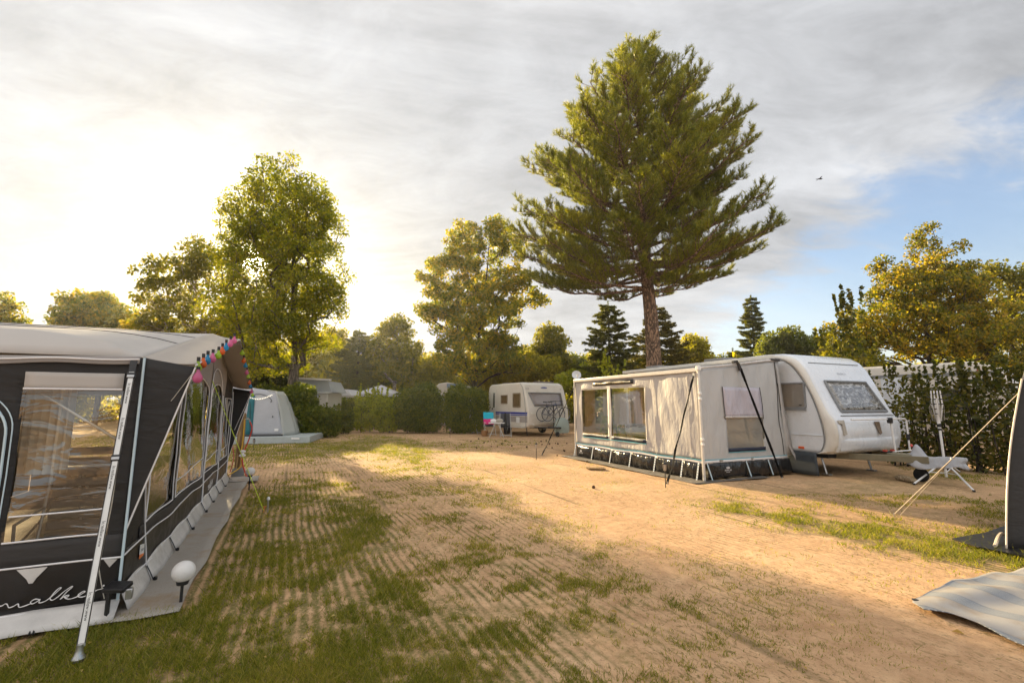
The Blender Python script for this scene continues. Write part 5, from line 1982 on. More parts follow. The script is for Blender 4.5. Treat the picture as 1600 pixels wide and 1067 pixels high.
def swin(t, z):
    k = (1.87 - z) / 1.24
    return .63 + .09 * k < t < 1.73 + .08 * k and .62 < z < 1.25


tt_ = frange(0, 1, 44)
mb = MB()
mb.grid(lambda a, f: sidez(a * (2.32 + .16 * max(0, 1 - f * 1.3)), .36 + (side_top(a * 2.3) - .36) * f), tt_, frange(0, 1, 40), keep=lambda a, f: not swin(a * (2.32 + .16 * max(0, 1 - f * 1.3)), .36 + (side_top(a * 2.3) - .36) * f))
mb.build('side_wall', M_rs, ra, solid=.002)
mb = MB(); mb.grid(lambda s, t: sidez(.69 + s * 1.10, .6 + t * .68) + RB * .012, frange(0, 1, 6), frange(0, 1, 6)); mb.build('side_window', M_mesh, ra)
mb = MB(); mb.grid(lambda s, t: sidez(.63 + s * (1.10) + .05 * (1 - t), 1.24 + t * .63) - RB * (.014 + .010 * math.sin(s * 8)), frange(0, 1, 12), frange(0, 1, 8)); mb.build('window_blind', M_lilac, ra, solid=.003)
mb = MB(); mb.grid(lambda s, t: sidez(.66 + s * (1.10), 1.23 + t * .04) - RB * (.020), frange(0, 1, 12), [0, .5, 1]); mb.build('blind_hem', M_skirt, ra, solid=.01)
mb = MB(); mb.grid(lambda s, t: sidez(.71 + s * 1.10, .54 + t * .075) - RB * .014, frange(0, 1, 8), [0, 1]); mb.build('window_band', M_navy, ra, solid=.003)
mb = MB(); mb.tube([sidez(.71 + s * 1.10, .53) - RB * .014 for s in frange(0, 1, 8)], .006, 5)
mb.tube([RW(-.012, t, .405) for t in frange(0.02, 2.46, 8)], .007, 5)
mb.build('teal_piping', M_teal, ra)
mb = MB(); mb.tube([sidez(.62 + .05 * (1 - t), 1.2 + t * .68) - RB * .02 for t in frange(0, 1, 5)], .007, 5); mb.tube([sidez(1.75 + .05 * (1 - t), 1.2 + t * .68) - RB * .02 for t in frange(0, 1, 5)], .007, 5)
mb.tube([sidez(2.30 + .10 * max(0, 1 - z / 1.1), z) - RB * .01 for z in frange(.42, 2.46, 12)], .008, 5)
mb.build('zip', M_band, ra)
for t0_, t1_ in ((.10, 1.20), (1.22, 1.86), (1.88, 2.52)):
    mb = MB(); mb.grid(lambda t, z: RW(-.012 - .03 * math.sin(math.pi * (t - t0_) / (t1_ - t0_)) * math.sin(math.pi * z / .36) - .008 * math.sin(t * 21), t + (.10 * (1 - z / .34) if t1_ > 2.4 and t > 2.4 else 0), z), frange(t0_, t1_, 12), frange(.028, .345, 6)); mb.build('skirt', M_vin, ra, solid=.003)
mb = MB(); mb.grid(lambda t, z: RW(-.010, t, z), frange(0.02, 2.48, 12), [.335, .40]); mb.build('skirt_band', M_pipe, ra, solid=.003)
for t in (.12, 1.21, 1.87):
    mb = MB(); mb.beam(RW(-.02, t - .03, .34), RW(-.05, t + .06, .02), .028, .004, upv=RB); mb.build('ladder_strap', M_pipeblue, ra)
# white emblem print: three little leaves over two short words
mb = MB()
c_ = RW(-.05, .62, .22)
for k in (-1, 0, 1):
    mb.slab([c_ + RA * (.03 * k - .014) + Vector((0, 0, .0)), c_ + RA * (.03 * k + .014), c_ + RA * (.036 * k + .010) + Vector((0, 0, .045 - .012 * abs(k))), c_ + RA * (.036 * k - .010) + Vector((0, 0, .045 - .012 * abs(k)))], -RB * .003)
clutter_lettering(mb, c_ - RA * .09 + Vector((0, 0, -.045)), RA, Vector((0, 0, 1)), 7, .034, 5, -RB * .002)
clutter_lettering(mb, c_ - RA * .05 + Vector((0, 0, -.075)), RA, Vector((0, 0, 1)), 8, .016, 6, -RB * .002)
c2 = RW(4.42, -.075, .18)
for k in (-1, 0, 1):
    mb.slab([c2 - RB * (.03 * k - .014), c2 - RB * (.03 * k + .014), c2 - RB * (.036 * k + .010) + Vector((0, 0, .045)), c2 - RB * (.036 * k - .010) + Vector((0, 0, .045))], -RA * .003)
clutter_lettering(mb, c2 + RB * .09 + Vector((0, 0, -.045)), -RB, Vector((0, 0, 1)), 7, .034, 5, -RA * .002)
mb.build('emblem_print', M_pipe, ra, smooth=False)
# end panel that closes on to the caravan
mb = MB()
mb.grid(lambda s, f: RW(-.005, 2.34, 2.48).lerp(RW(-.0, 2.46, .40), f) + (RA * (.10 + .18 * f ** 2) + RB * .02) * s, [0, .5, 1], frange(0, 1, 10))
mb.build('end_panel', M_rw, ra, solid=.003)
mb = MB(); mb.beam(RW(-.01, 2.55, .62), RW(-.08, 2.86, .02), .06, .012, upv=RB); mb.build('end_flap', M_rw, ra)
# roof, cassette rail, poles
mb = MB()
mb.grid(lambda s, t: RW(s, t, side_top(t) + .02 + .012 * math.sin(s * 3) * math.sin(t * 1.3)), frange(-.02, RL + .02, 24), frange(-.02, 2.62, 10))
mb.build('roof', M_rroof, ra, solid=.004)
mb = MB()
mb.beam(RW(-.06, -.02, 2.215), RW(RL + .04, -.02, 2.215), .055, .085)
mb.build('front_rail', surf('rail_cream', (.66, .62, .56), .4), ra, bevel=.012)
mb = MB()
mb.tube([RW(-.01, .0, 2.25), RW(-.01, .9, 2.34), RW(-.01, 2.30, 2.51)], .028, 8)
mb.build('side_rail', M_skirt, ra)
mb = MB(); mb.beam(RW(-.02, 2.15, 2.51), RW(-.03, 2.42, 2.50), .05, .04); mb.build('rail_cap', M_band, ra)
mb = MB()
mb.beam(RW(-.045, -.035, .02), RW(-.045, -.035, 2.2), .045, .045, upv=RA)
mb.beam(RW(RL + .02, -.02, .02), RW(RL + .02, -.02, 2.2), .035, .035, upv=RA)
mb.build('corner_post', surf('post_cream', (.68, .65, .6), .4), ra, bevel=.008)
mb = MB()
for z in (.72, .82, 1.62, 1.73):
    mb.box(RW(-.065, -.045, z), (.06, .05, .05), ROTB)
mb.build('post_clip', M_white, ra, bevel=.006)
mb = MB(); mb.box(RW(-.05, -.03, 2.24), (.07, .09, .09), ROTB); mb.build('corner_bracket', M_white, ra, bevel=.01)
mb = MB(); mb.grid(lambda s, t: RW(s, t, .022), [.02, RL - .02], [.05, 2.7]); mb.build('groundsheet', surf('gs_dark', (.10, .09, .08), .8, var=.3), ra)
mb = MB()
mb.grid(lambda s, z: RW(2.7 + s * .5, .25 + .02 * math.sin(s * 30), 1.0 + z * .85), frange(0, 1, 16), [0, 1])
mb.grid(lambda s, z: RW(3.35 + s * .35, .25 + .02 * math.sin(s * 30), 1.2 + z * .65), frange(0, 1, 16), [0, 1])
mb.build('net_curtain', M_curt, ra)
mb = MB(); mb.grid(lambda s, z: RW(3.9 + s * .55, .10 + .02 * math.sin(s * 25), .72 + z * 1.2), frange(0, 1, 16), [0, 1]); mb.grid(lambda s, z: RW(1.75 + s * .65, .10 + .02 * math.sin(s * 25), 1.05 + z * .87), frange(0, 1, 16), [0, 1])
mb.build('curtain', M_tan, ra)
mb = MB()
for s in (.06, 2.3, RL - .06): mb.tube([RW(s, .06, .03), RW(s, .06, 2.18), RW(s, 2.5, 2.46)], .014, 8)
mb.build('frame_pole', M_alu, ra)
# things inside
it = thing('table', RW(2.9, 1.2, 0), 'folding table with a cloth seen through the cream awning window', 'table')
mb = MB(); mb.box(RW(2.9, 1.2, .74), (1.1, .7, .03), ROTB); mb.build('tabletop', M_white, it)
for a_ in (-.45, .45):
    for c_ in (-.28, .28):
        mb = MB(); mb.tube([RW(2.9 + a_, 1.2 + c_, .73), RW(2.9 + a_ * 1.05, 1.2 + c_, .03)], .014, 6); mb.build('leg', M_alu, it)
it = thing('cupboard', RW(1.95, 1.6, 0), 'dark low cupboard seen through the cream awning window', 'cupboard')
mb = MB(); mb.box(RW(1.95, 1.6, .5), (.9, .5, .9), ROTB); mb.build('cupboard_body', surf('cup_dark', (.05, .05, .055), .6), it, bevel=.01)
mb = MB(); mb.box(RW(2.1, 1.25, .86), (.35, .25, .12), ROTB); mb.box(RW(2.0, 1.34, .5), (.01, .01, .7), ROTB); mb.build('door_trim', M_skirt, it)
it = thing('plant', RW(2.55, 1.2, .76), 'small dark potted plant on the table inside the cream awning', 'plant')
rs = np.random.RandomState(3)
mesh_np('leaves', leaves_np([np.array(RW(2.55, 1.2, 1.02))], [.16], [160], .06, rs), 4, L_dark, it)
mb = MB(); mb.lathe(RW(2.55, 1.2, .755), [(.05, 0), (.075, .12), (.07, .12)], 14); mb.build('pot', M_band, it)
it = thing('fan', RW(.45, 1.35, .0), 'dark small appliance on a stand seen through the side window', 'fan')
mb = MB(); mb.tube([RW(.4, 1.35, .03), RW(.4, 1.35, .85)], .012, 6); mb.lathe(RW(.4, 1.35, .03), [(.15, 0), (.14, .02)], 14); mb.build('stand', M_plas, it)
mb = MB(); mb.box(RW(.4, 1.36, .90), (.10, .28, .05), ROTB); mb.box(RW(.4, 1.16, .88), (.05, .26, .02), ROTB); mb.build('head', M_plas, it, bevel=.01)
# mat under the awning
mb = MB()
mb.grid(lambda s, t: RW(s, t, .014 + .006 * math.sin(s * 6 + t * 5)), frange(-.22, RL + .3, 40), frange(-.42, .04, 5))
mb.grid(lambda s, t: RW(s, t, .016 + .004 * math.sin(s * 6 + t * 9)), frange(-.22, -.02, 3), frange(.05, 1.6, 12))
tag(mb.build('mat', surf('mat_dark_ribbed', (.13, .115, .10), .9, var=.5, scale=8, bs=.5, bscale=30, dirt=.8, dirtcol=(.4, .3, .2)), solid=.005), 'dark worn mat showing all along the foot of the cream awning', 'mat')


M_web = surf('webbing_black', (.012, .012, .012), .95, spec=.1)


def strap(pts, w, label, wave=0.0):
    t = thing('tension_strap', pts[-1], label, 'strap', 'black storm straps of the cream awning')
    P_ = []
    n = 26
    a, c = pts[0], pts[-1]
    for i in range(n + 1):
        f = i / n
        P_.append(a.lerp(c, f) + RB * (wave * math.sin(f * 21) * f) + Vector((0, 0, 0)))
    mb = MB()
    for i in range(n):
        ang = .25 * math.sin(i * .8)
        mb.beam(P_[i], P_[i + 1].lerp(P_[i], -.05), w * (1 + .25 * math.sin(i * 1.1) * (1 if wave else .3)), .006, upv=(RA * math.cos(ang) + RB * math.sin(ang)))
    mb.build('webbing', M_web, t)
    mb = MB(); mb.tube([c + Vector((0, 0, .06)), c - Vector((0, 0, .06))], .010, 6); mb.beam(a + Vector((0, 0, .05)), a - Vector((0, 0, .02)), w * 1.2, .012, upv=RA)
    mb.build('hook', M_steel, t)


strap([RW(.05, -.07, 2.10), G(1043, 757)], .040, 'twisted black strap leaning from the front corner post to the sand', .02)
strap([RW(-.05, 1.13, 2.36), RW(-.30, 1.86, .01)], .052, 'flat black strap crossing the lilac side window blind')
strap([RW(RL + .02, -.05, 2.0), G(847, 711)], .036, 'black strap running from the far awning corner towards the small white caravan', .014)
mb = MB(); mb.tube([RW(-.045, .95, 2.40), RW(-.055, 1.06, 2.42), RW(-.06, 1.11, 2.34), RW(-.06, 1.13, 2.22)], .030, 8)
tag(mb.build('strap_pad', M_band), 'dark padded sleeve of the strap hooked over the cream awning roof edge', 'strap pad')
# satellite dish at the far corner
q = RW(RL + .08, .1, 2.0)
dsh = thing('satellite_dish', Vector((q.x, q.y, 0)), 'small grey satellite dish on a pole at the far end of the cream awning', 'satellite dish')
mb = MB(); mb.tube([Vector((q.x, q.y, 0)), q + Vector((0, 0, .28))], .018, 8); mb.build('pole', M_steel, dsh)
mb = MB(); mb.lathe(q + Vector((.0, 0, .40)), [(.0, -.05), (.06, -.035), (.11, -.016), (.14, .008), (.14, .012), (.10, -.010), (.0, -.03)], 22, Matrix.Rotation(1.25, 3, 'X')); mb.build('dish', surf('dish_grey', (.55, .56, .58), .4), dsh)
mb = MB(); mb.tube([q + Vector((0, -.02, .25)), q + Vector((0, -.25, .36))], .008, 6); mb.box(q + Vector((0, -.26, .37)), (.05, .07, .05)); mb.build('arm', M_steel, dsh)


# ================================================================== CARAVANS
def caravan_body(prof, S, nose, wd, width, inset=.10, rows=None):
    """prof: closed outline (s along nose, z); rounded over its long edges; returns MB"""
    n = len(prof)
    nrm = []
    for i in range(n):
        a = Vector(prof[i - 1]); c = Vector(prof[(i + 1) % n])
        t = (c - a).normalized(); nrm.append(Vector((-t.y, t.x)))
    ar = sum(prof[i][0] * prof[(i + 1) % n][1] - prof[(i + 1) % n][0] * prof[i][1] for i in range(n))
    sg = 1 if ar > 0 else -1
    secs = []
    for k in range(7):
        a = math.pi / 2 * k / 6
        secs.append((inset * (1 - math.sin(a)), inset * (1 - math.cos(a))))      # distance across, inset of the outline
    sec = [(d, ins) for d, ins in [(inset * (1 - math.cos(math.pi / 2 * k / 6)), inset * (1 - math.sin(math.pi / 2 * k / 6))) for k in range(7)]]
    ys = [d for d, _ in sec] + [width / 2] + [width - d for d, _ in reversed(sec)]
    ins = [i_ for _, i_ in sec] + [0] + [i_ for _, i_ in reversed(sec)]
    vs, fs = [], []
    for y, q in zip(ys, ins):
        for i in range(n):
            p = Vector(prof[i]) + nrm[i] * q * sg * 1.0
            vs.append(S + nose * p.x + wd * y + Vector((0, 0, p.y)))
    m = len(ys)
    for j in range(m - 1):
        for i in range(n):
            i2 = (i + 1) % n
            fs.append((j * n + i, j * n + i2, (j + 1) * n + i2, (j + 1) * n + i))
    fs.append(tuple(range(n - 1, -1, -1))); fs.append(tuple((m - 1) * n + i for i in range(n)))
    return MB().add(vs, fs)


def rrect(x0, x1, y0, y1, r, n=5):
    out_ = []
    for cx, cy, a0 in ((x1 - r, y1 - r, 0), (x0 + r, y1 - r, 90), (x0 + r, y0 + r, 180), (x1 - r, y0 + r, 270)):
        for k in range(n + 1):
            a = R(a0 + 90 * k / n)
            out_.append((cx + r * math.cos(a), cy + r * math.sin(a)))
    return out_


def face_panel(S, e, nrm, pts, off, th):
    """flat plate on a wall: pts (along e, z), standing off the wall by off, th thick, nrm points outwards"""
    return MB().slab([S + e * x + Vector((0, 0, z)) + nrm * off for x, z in pts], nrm * th)


def frame_ring(S, e, nrm, outer, inner, off, th):
    n = len(outer)
    mb = MB()
    V = []
    for ring in (outer, inner):
        for o_ in (off, off + th):
            V += [S + e * x + Vector((0, 0, z)) + nrm * o_ for x, z in ring]
    F_ = []
    for i in range(n):
        j = (i + 1) % n
        F_ += [(i, j, n + j, n + i), (2 * n + i, 3 * n + i, 3 * n + j, 2 * n + j), (n + i, n + j, 3 * n + j, 3 * n + i), (i, 2 * n + i, 2 * n + j, j)]
    return mb.add(V, F_)


M_cw = surf('caravan_white', (.72, .75, .79), .28, var=.06, scale=1.4, bs=.05, bscale=12, coat=.3, dirt=.35, dirtcol=(.48, .45, .38))
M_cream = surf('caravan_cream', (.66, .61, .53), .35, var=.06, scale=1.6, bs=.04, bscale=12, dirt=.4, dirtcol=(.45, .36, .25))
M_cream2 = surf('caravan_moulding', (.70, .67, .61), .35, var=.06, bs=.03, dirt=.3, dirtcol=(.45, .38, .28))
M_glass = None
m, nb = newmat('smoked_glazing')
co = nb.n('ShaderNodeTexCoord').outputs['Object']
p = nb.n('ShaderNodeBsdfPrincipled'); nb.put(p.inputs['Base Color'], nb.ramp(nb.noise(co, 3, 4), [(.3, (.05, .048, .045)), (.7, (.10, .095, .085))])); p.inputs['Roughness'].default_value = .06
p.inputs['Specular IOR Level'].default_value = 1.0; p.inputs['Coat Weight'].default_value = 1.0; p.inputs['Coat Roughness'].default_value = .03
nb.put(p.inputs['Normal'], bump(nb, nb.noise(co, 2.0, 2), .12, .03))
M_glass = finish(m, nb, p.outputs[0])
m, nb = newmat('windscreen_blind')      # glazing with a crumpled foil blind behind it
co = nb.n('ShaderNodeTexCoord').outputs['Object']
cr = nb.noise(nb.mapping(co, scale=(1, 1, 2.2)), 5, 6, .65, 1.6)
p = nb.n('ShaderNodeBsdfPrincipled'); nb.put(p.inputs['Base Color'], nb.ramp(cr, [(.36, (.10, .09, .075)), (.5, (.22, .20, .17)), (.62, (.52, .52, .50))])); p.inputs['Roughness'].default_value = .25
p.inputs['Coat Weight'].default_value = 1.0; p.inputs['Coat Roughness'].default_value = .04
nb.put(p.inputs['Normal'], bump(nb, cr, .5, .03))
M_foil = finish(m, nb, p.outputs[0])
M_fr = surf('window_rubber_grey', (.22, .23, .24), .5)
M_blinds = surf('blind_greige', (.24, .215, .185), .18, coat=1.0, var=.1)
M_rubber = surf('tyre_rubber', (.018, .018, .018), .85, bs=.3)

S0 = A0 + RA * 2.72
NO = -RB
cv = thing('caravan', S0 - NO * 2.5 + RA * 1.1, 'big white caravan with raked nose, tow bar and grey framed windscreen', 'caravan')
prof = [(.93, .62), (.97, .78), (.98, .95), (.96, 1.12), (.91, 1.24), (.83, 1.36), (.70, 1.66), (.56, 2.0), (.42, 2.30), (.28, 2.50), (.10, 2.62), (-.15, 2.68), (-.6, 2.70), (-3.0, 2.68), (-5.2, 2.66), (-5.75, 2.62), (-5.98, 2.50), (-6.08, 2.2), (-6.12, 1.4), (-6.12, .7), (-6.05, .5), (-5.8, .46), (-3, .46), (-.4, .46), (.4, .46), (.76, .48), (.88, .53)]
mb = caravan_body(prof, S0, NO, RA, 2.30, .11)
mb.build('body', M_cw, cv, auto=30)
# raised side moulding that follows the nose
arcp = [(-.42, 2.60), (-.15, 2.55), (.08, 2.42), (.26, 2.2), (.42, 1.92), (.55, 1.6), (.64, 1.28), (.70, .95), (.70, .72), (.62, .54), (.48, .47)]
mb = MB()
sp_ = smooth_path([S0 + NO * (s - .02) - RA * .004 + Vector((0, 0, z)) for s, z in arcp], 4)
mb.tube(sp_, .012, 6)
mb.build('side_seam', M_fr, cv)
mb = MB()
o1 = [(-.42, 2.60), (-.15, 2.55), (.08, 2.42), (.26, 2.2), (.42, 1.92), (.55, 1.6), (.64, 1.28), (.70, .95), (.70, .72), (.62, .54), (.48, .47)]
o2 = [(-.42, 2.66), (-.10, 2.63), (.20, 2.52), (.40, 2.28), (.53, 1.98), (.67, 1.64), (.80, 1.34), (.92, 1.18), (.97, .95), (.95, .70), (.85, .53)]
A_, B_ = [], []
P1 = smooth_path([Vector((s, z, 0)) for s, z in o1], 3); P2 = smooth_path([Vector((s, z, 0)) for s, z in o2], 3)
nn = len(P1)
mb.grid(lambda i, t: S0 + NO * (P1[int(i)].lerp(P2[int(i)], t).x) + Vector((0, 0, P1[int(i)].lerp(P2[int(i)], t).y)) - RA * (.004 + .035 * math.sin(math.pi * min(1, t * 1.0)) ** .7 * (1 - .3 * t)) + RA * .03 * t * t, list(range(nn)), frange(0, 1, 6))
mb.build('corner_moulding', M_cream2, cv, solid=.004)
mb = MB(); mb.beam(S0 - NO * 6.0 - RA * .012 + Vector((0, 0, .86)), S0 + NO * .66 - RA * .012 + Vector((0, 0, .86)), .02, .012)
mb.build('side_rib', M_cw, cv, bevel=.004)
mb = MB(); mb.beam(S0 - NO * 6.0 - RA * .03 + Vector((0, 0, 2.62)), S0 - NO * .28 - RA * .03 + Vector((0, 0, 2.62)), .07, .10)
mb.build('awning_cassette', M_cream2, cv, bevel=.02)


def cwin(S, e, nrm, x0, x1, z0, z1, par, glass, r=.05, fw=.035, off=0.0, frm=None):
    fr_ = frame_ring(S, e, nrm, rrect(x0, x1, z0, z1, r), rrect(x0 + fw, x1 - fw, z0 + fw, z1 - fw, r * .6), off, .03).build('window', frm or M_fr, par, bevel=.004)
    face_panel(S, e, nrm, rrect(x0 + fw * .8, x1 - fw * .8, z0 + fw * .8, z1 - fw * .8, r * .6), off, .012).build('pane', glass, fr_)
    return fr_


w_ = cwin(S0, NO, -RA, -.40, .38, 1.42, 2.0, cv, M_blinds, off=.002)
mb = MB(); mb.beam(S0 - NO * .40 - RA * .04 + Vector((0, 0, 1.395)), S0 + NO * .38 - RA * .04 + Vector((0, 0, 1.395)), .02, .025); mb.build('sill', M_fr, w_)
mb = MB()
for x in (-.2, .25): mb.box(S0 + NO * x - RA * .03 + Vector((0, 0, 1.50)), (.05, .02, .02), ROTB)
mb.build('latch', M_plas, w_)
mb = MB(); mb.box(S0 + NO * .18 - RA * .012 + Vector((0, 0, .575)), (.13, .03, .05), ROTB); mb.build('marker_light', surf('lamp_orange', (.75, .12, .02), .2), cv, bevel=.012)
cwin(S0, NO, -RA, -3.9, -2.8, 1.42, 2.05, cv, M_blinds, off=.002)


# things on the raked nose: a frame with axes (across RA, up along the slope)
def nose(t, f, off=0.0):
    """t across, f height z; follows the outline of the nose"""
    zs2 = [p_[1] for p_ in prof[0:11]]; ss2 = [p_[0] for p_ in prof[0:11]]
    s = np.interp(f, zs2, ss2)
    ds = (np.interp(f + .03, zs2, ss2) - np.interp(f - .03, zs2, ss2)) / .06
    n_ = (NO - Vector((0, 0, 1)) * ds).normalized()
    return S0 + NO * float(s) + RA * t + Vector((0, 0, f)) + n_ * off


wsb, wst = 1.38, 1.98
bl, br, tl, tr_ = .42, 1.98, .40, 1.80
mb = MB(); mb.grid(lambda u, v: nose((bl + (br - bl) * u) * (1 - v) + (tl + (tr_ - tl) * u) * v, wsb + (wst - wsb) * v, .022), frange(0, 1, 10), frange(0, 1, 8))
ws = mb.build('windscreen', M_foil, cv, solid=.006)
mb = MB()
cs_ = [nose((bl - .03 + (br - bl + .06) * u) * (1 - v) + (tl - .03 + (tr_ - tl + .06) * u) * v, wsb - .03 + (wst - wsb + .06) * v, .024) for u, v in [(x, 0) for x in frange(0, 1, 8)] + [(1, x) for x in frange(.1, .9, 6)] + [(x, 1) for x in frange(1, 0, 8)] + [(0, x) for x in frange(.9, .1, 6)]]
mb.tube(cs_, .026, 8, closed=True); mb.build('frame', M_fr, ws)
mb = MB()
for k in (.15, .5, .85):
    mb.box(nose(bl + (br - bl) * k, wsb + .035, .035), (.05, .02, .02), ROTB)
mb.build('latch', M_plas, ws)
mb = MB(); mb.tube([nose(t, 2.44, .006) for t in frange(.25, 2.05, 8)], .010, 6); mb.tube([nose(t, 1.27, .010) for t in frange(.28, 2.15, 8)], .012, 6)
mb.build('nose_seam', M_fr, cv)
mb = MB()
mb.grid(lambda t, z: nose(t, z, .028 * abs(math.sin(math.pi * (z - .80) / .46) * math.sin(math.pi * (t - .30) / 1.75)) ** .45 - .006), frange(.30, 2.05, 8), frange(.80, 1.25, 8)); mb.build('front_locker', M_cw, cv)
mb = MB(); mb.grid(lambda t, z: nose(t, z, .05 * abs(math.sin(math.pi * (z - .555) / .26) * math.sin(math.pi * (t - .12) / 2.08)) ** .4 - .006), frange(.12, 2.20, 10), frange(.555, .815, 8)); mb.build('front_bumper', M_cw, cv)
mb = MB(); mb.slab([nose(1.22, 1.13, .04), nose(1.40, 1.13, .04), nose(1.40, .90, .05), nose(1.33, .87, .05)], NO * .012); mb.build('locker_handle', surf('handle_brown', (.16, .11, .07), .4), cv, smooth=False)
mb = MB(); mb.slab([nose(.06, 1.18, .01), nose(.24, 1.18, .02), nose(.24, .90, .02), nose(.16, .88, .012), nose(.14, 1.10, .012), nose(.06, 1.13, .01)], NO * .02); mb.build('grab_handle', surf('handle_grey', (.42, .38, .32), .5), cv, smooth=False)
mb = MB(); clutter_lettering(mb, nose(1.0, 2.18, .008), RA, (nose(1, 2.25, 0) - nose(1, 2.15, 0)).normalized(), 9, .045, 12, (nose(1, 2.2, .002) - nose(1, 2.2, 0))); mb.build('script_lettering', surf('chrome_grey', (.42, .44, .47), .35), cv, smooth=False)
mb = MB(); mb.beam(S0 - NO * 2.0 + RA * .55 + Vector((0, 0, 2.74)), S0 - NO * 2.7 + RA * .55 + Vector((0, 0, 2.74)), .5, .10); mb.beam(S0 - NO * 4.6 + RA * .55 + Vector((0, 0, 2.73)), S0 - NO * 5.2 + RA * .55 + Vector((0, 0, 2.73)), .5, .10); mb.build('roof_vent', surf('vent_grey', (.22, .21, .2), .5), cv, bevel=.02)
mb = MB(); mb.grid(lambda s, z: S0 + NO * (s + .05 * (1 - z)) - RA * (.05 - .03 * z) + Vector((0, 0, z * .48 + .015)), frange(-.18, .50, 10), frange(0, 1, 5)); mb.build('wheel_apron', surf('apron_grey', (.045, .055, .065), .6, bs=.3, bscale=8), cv, solid=.006)
for t in (.12, 2.2):
    mb = MB()
    cwh = S0 - NO * 2.9 + RA * t + Vector((0, 0, .32))
    mb.lathe(cwh, [(.20, -.09), (.29, -.09), (.32, -.05), (.32, .05), (.29, .09), (.20, .09)], 24, (Matrix.Rotation(math.atan2(RA.y, RA.x), 3, 'Z') @ Matrix.Rotation(math.pi / 2, 3, 'Y')))
    wo = mb.build('wheel', M_rubber, cv)
    mb = MB(); mb.lathe(cwh, [(.19, -.095), (.06, -.05), (.06, .05), (.19, .095)], 18, (Matrix.Rotation(math.atan2(RA.y, RA.x), 3, 'Z') @ Matrix.Rotation(math.pi / 2, 3, 'Y'))); mb.build('rim', M_steel, wo)
mb = MB(); mb.box(S0 - NO * 2.6 + RA * 1.15 + Vector((0, 0, .42)), (6.4, 1.9, .09), ROTB); mb.build('chassis', M_plas, cv)
# tow bar
HC = S0 + RA * 1.15
mb = MB()
wood = surf('drawbar_olive', (.20, .175, .11), .6, var=.2)
mb.beam(HC + NO * .3 - RA * .75 + Vector((0, 0, .42)), HC + NO * 1.95 - RA * .06 + Vector((0, 0, .44)), .06, .13)
mb.beam(HC + NO * .3 + RA * .75 + Vector((0, 0, .42)), HC + NO * 1.95 + RA * .06 + Vector((0, 0, .44)), .06, .13)
mb.box(HC + NO * 1.5 + Vector((0, 0, .47)), (.40, .38, .10), ROTB)
mb.build('tow_bar', wood, cv, bevel=.008)
mb = MB()
T_ = lambda s, t, z: HC + NO * s + RA * t + Vector((0, 0, z))
mb.tube([T_(1.12, -.92, 1.20), T_(1.12, .55, 1.20), T_(1.12, .98, 1.20), T_(1.12, 1.04, 1.16), T_(1.12, 1.04, .50)], .018, 8)
mb.tube([T_(1.14, .40, 1.18), T_(1.16, .42, .50)], .020, 8)
mb.tube([T_(1.16, .02, .52), T_(1.35, .5, .55), T_(1.30, 1.05, .54)], .013, 6); mb.tube([T_(1.30, -.12, .50), T_(1.5, .5, .50)], .013, 6)
mb.build('bicycle_rack', M_white, cv)
mb = MB(); mb.box(T_(1.14, .38, 1.17), (.07, .11, .12), ROTB); mb.box(T_(1.12, 1.04, .80), (.05, .06, .13), ROTB); mb.box(T_(1.2, .02, .53), (.12, .2, .035), ROTB); mb.build('rack_clamp', M_plas, cv, bevel=.012)
mb = MB()
for t in (-.10, .16): mb.box(T_(1.24, t, .56), (.06, .06, .03), ROTB)
mb.build('rack_strap', surf('strap_red', (.55, .06, .04), .5), cv)
mb = MB(); mb.tube([T_(1.72, .10, .50), T_(1.72, .10, .20)], .024, 8); mb.build('jockey_mast', M_steel, cv)
mb = MB(); mb.lathe(T_(1.72, .10, .13), [(.05, -.035), (.12, -.035), (.135, 0), (.12, .035), (.05, .035)], 18, (Matrix.Rotation(math.atan2(RA.y, RA.x), 3, 'Z') @ Matrix.Rotation(math.pi / 2, 3, 'Y'))); mb.build('wheel', M_rubber, cv)
mb = MB()
for s_ in (.35, -5.6):
    for t in (.35, 1.95): mb.tube([S0 + NO * s_ + RA * t + Vector((0, 0, .45)), S0 + NO * (s_ + .1) + RA * t + Vector((0, 0, .03))], .022, 6); mb.box(S0 + NO * (s_ + .1) + RA * t + Vector((0, 0, .02)), (.16, .12, .03), ROTB)
mb.build('corner_steady', M_steel, cv)

# grey cover thrown over the hitch
cvr = thing('hitch_cover', T_(2.1, .0, .3), 'crumpled pale grey cover draped over the caravan hitch', 'cover')


def cov(a, f):
    """a round the cover, f from crown to hem"""
    s = 1.62 + .84 * (a if a < 1 else 2 - a)
    side = -1 if a < 1 else 1
    top = .52 + .06 * math.sin(3 * s) + (.26 * math.exp(-((s - 1.74) / .10) ** 2)) - .10 * max(0, s - 2.1)
    hem = .30 + .03 * math.sin(s * 9) + .06 * max(0, s - 2.0)
    wdt = (.14 + .05 * math.sin(s * 5)) * (f ** .6) * (1 + .14 * math.sin(s * 24 + f * 3)) * (1.1 - .5 * max(0, (s - 2.2) / .3))
    return T_(s + .02 * math.sin(f * 9), side * wdt, top + (hem - top) * f + .02 * math.sin(s * 17 + f * 6 + side) * f)


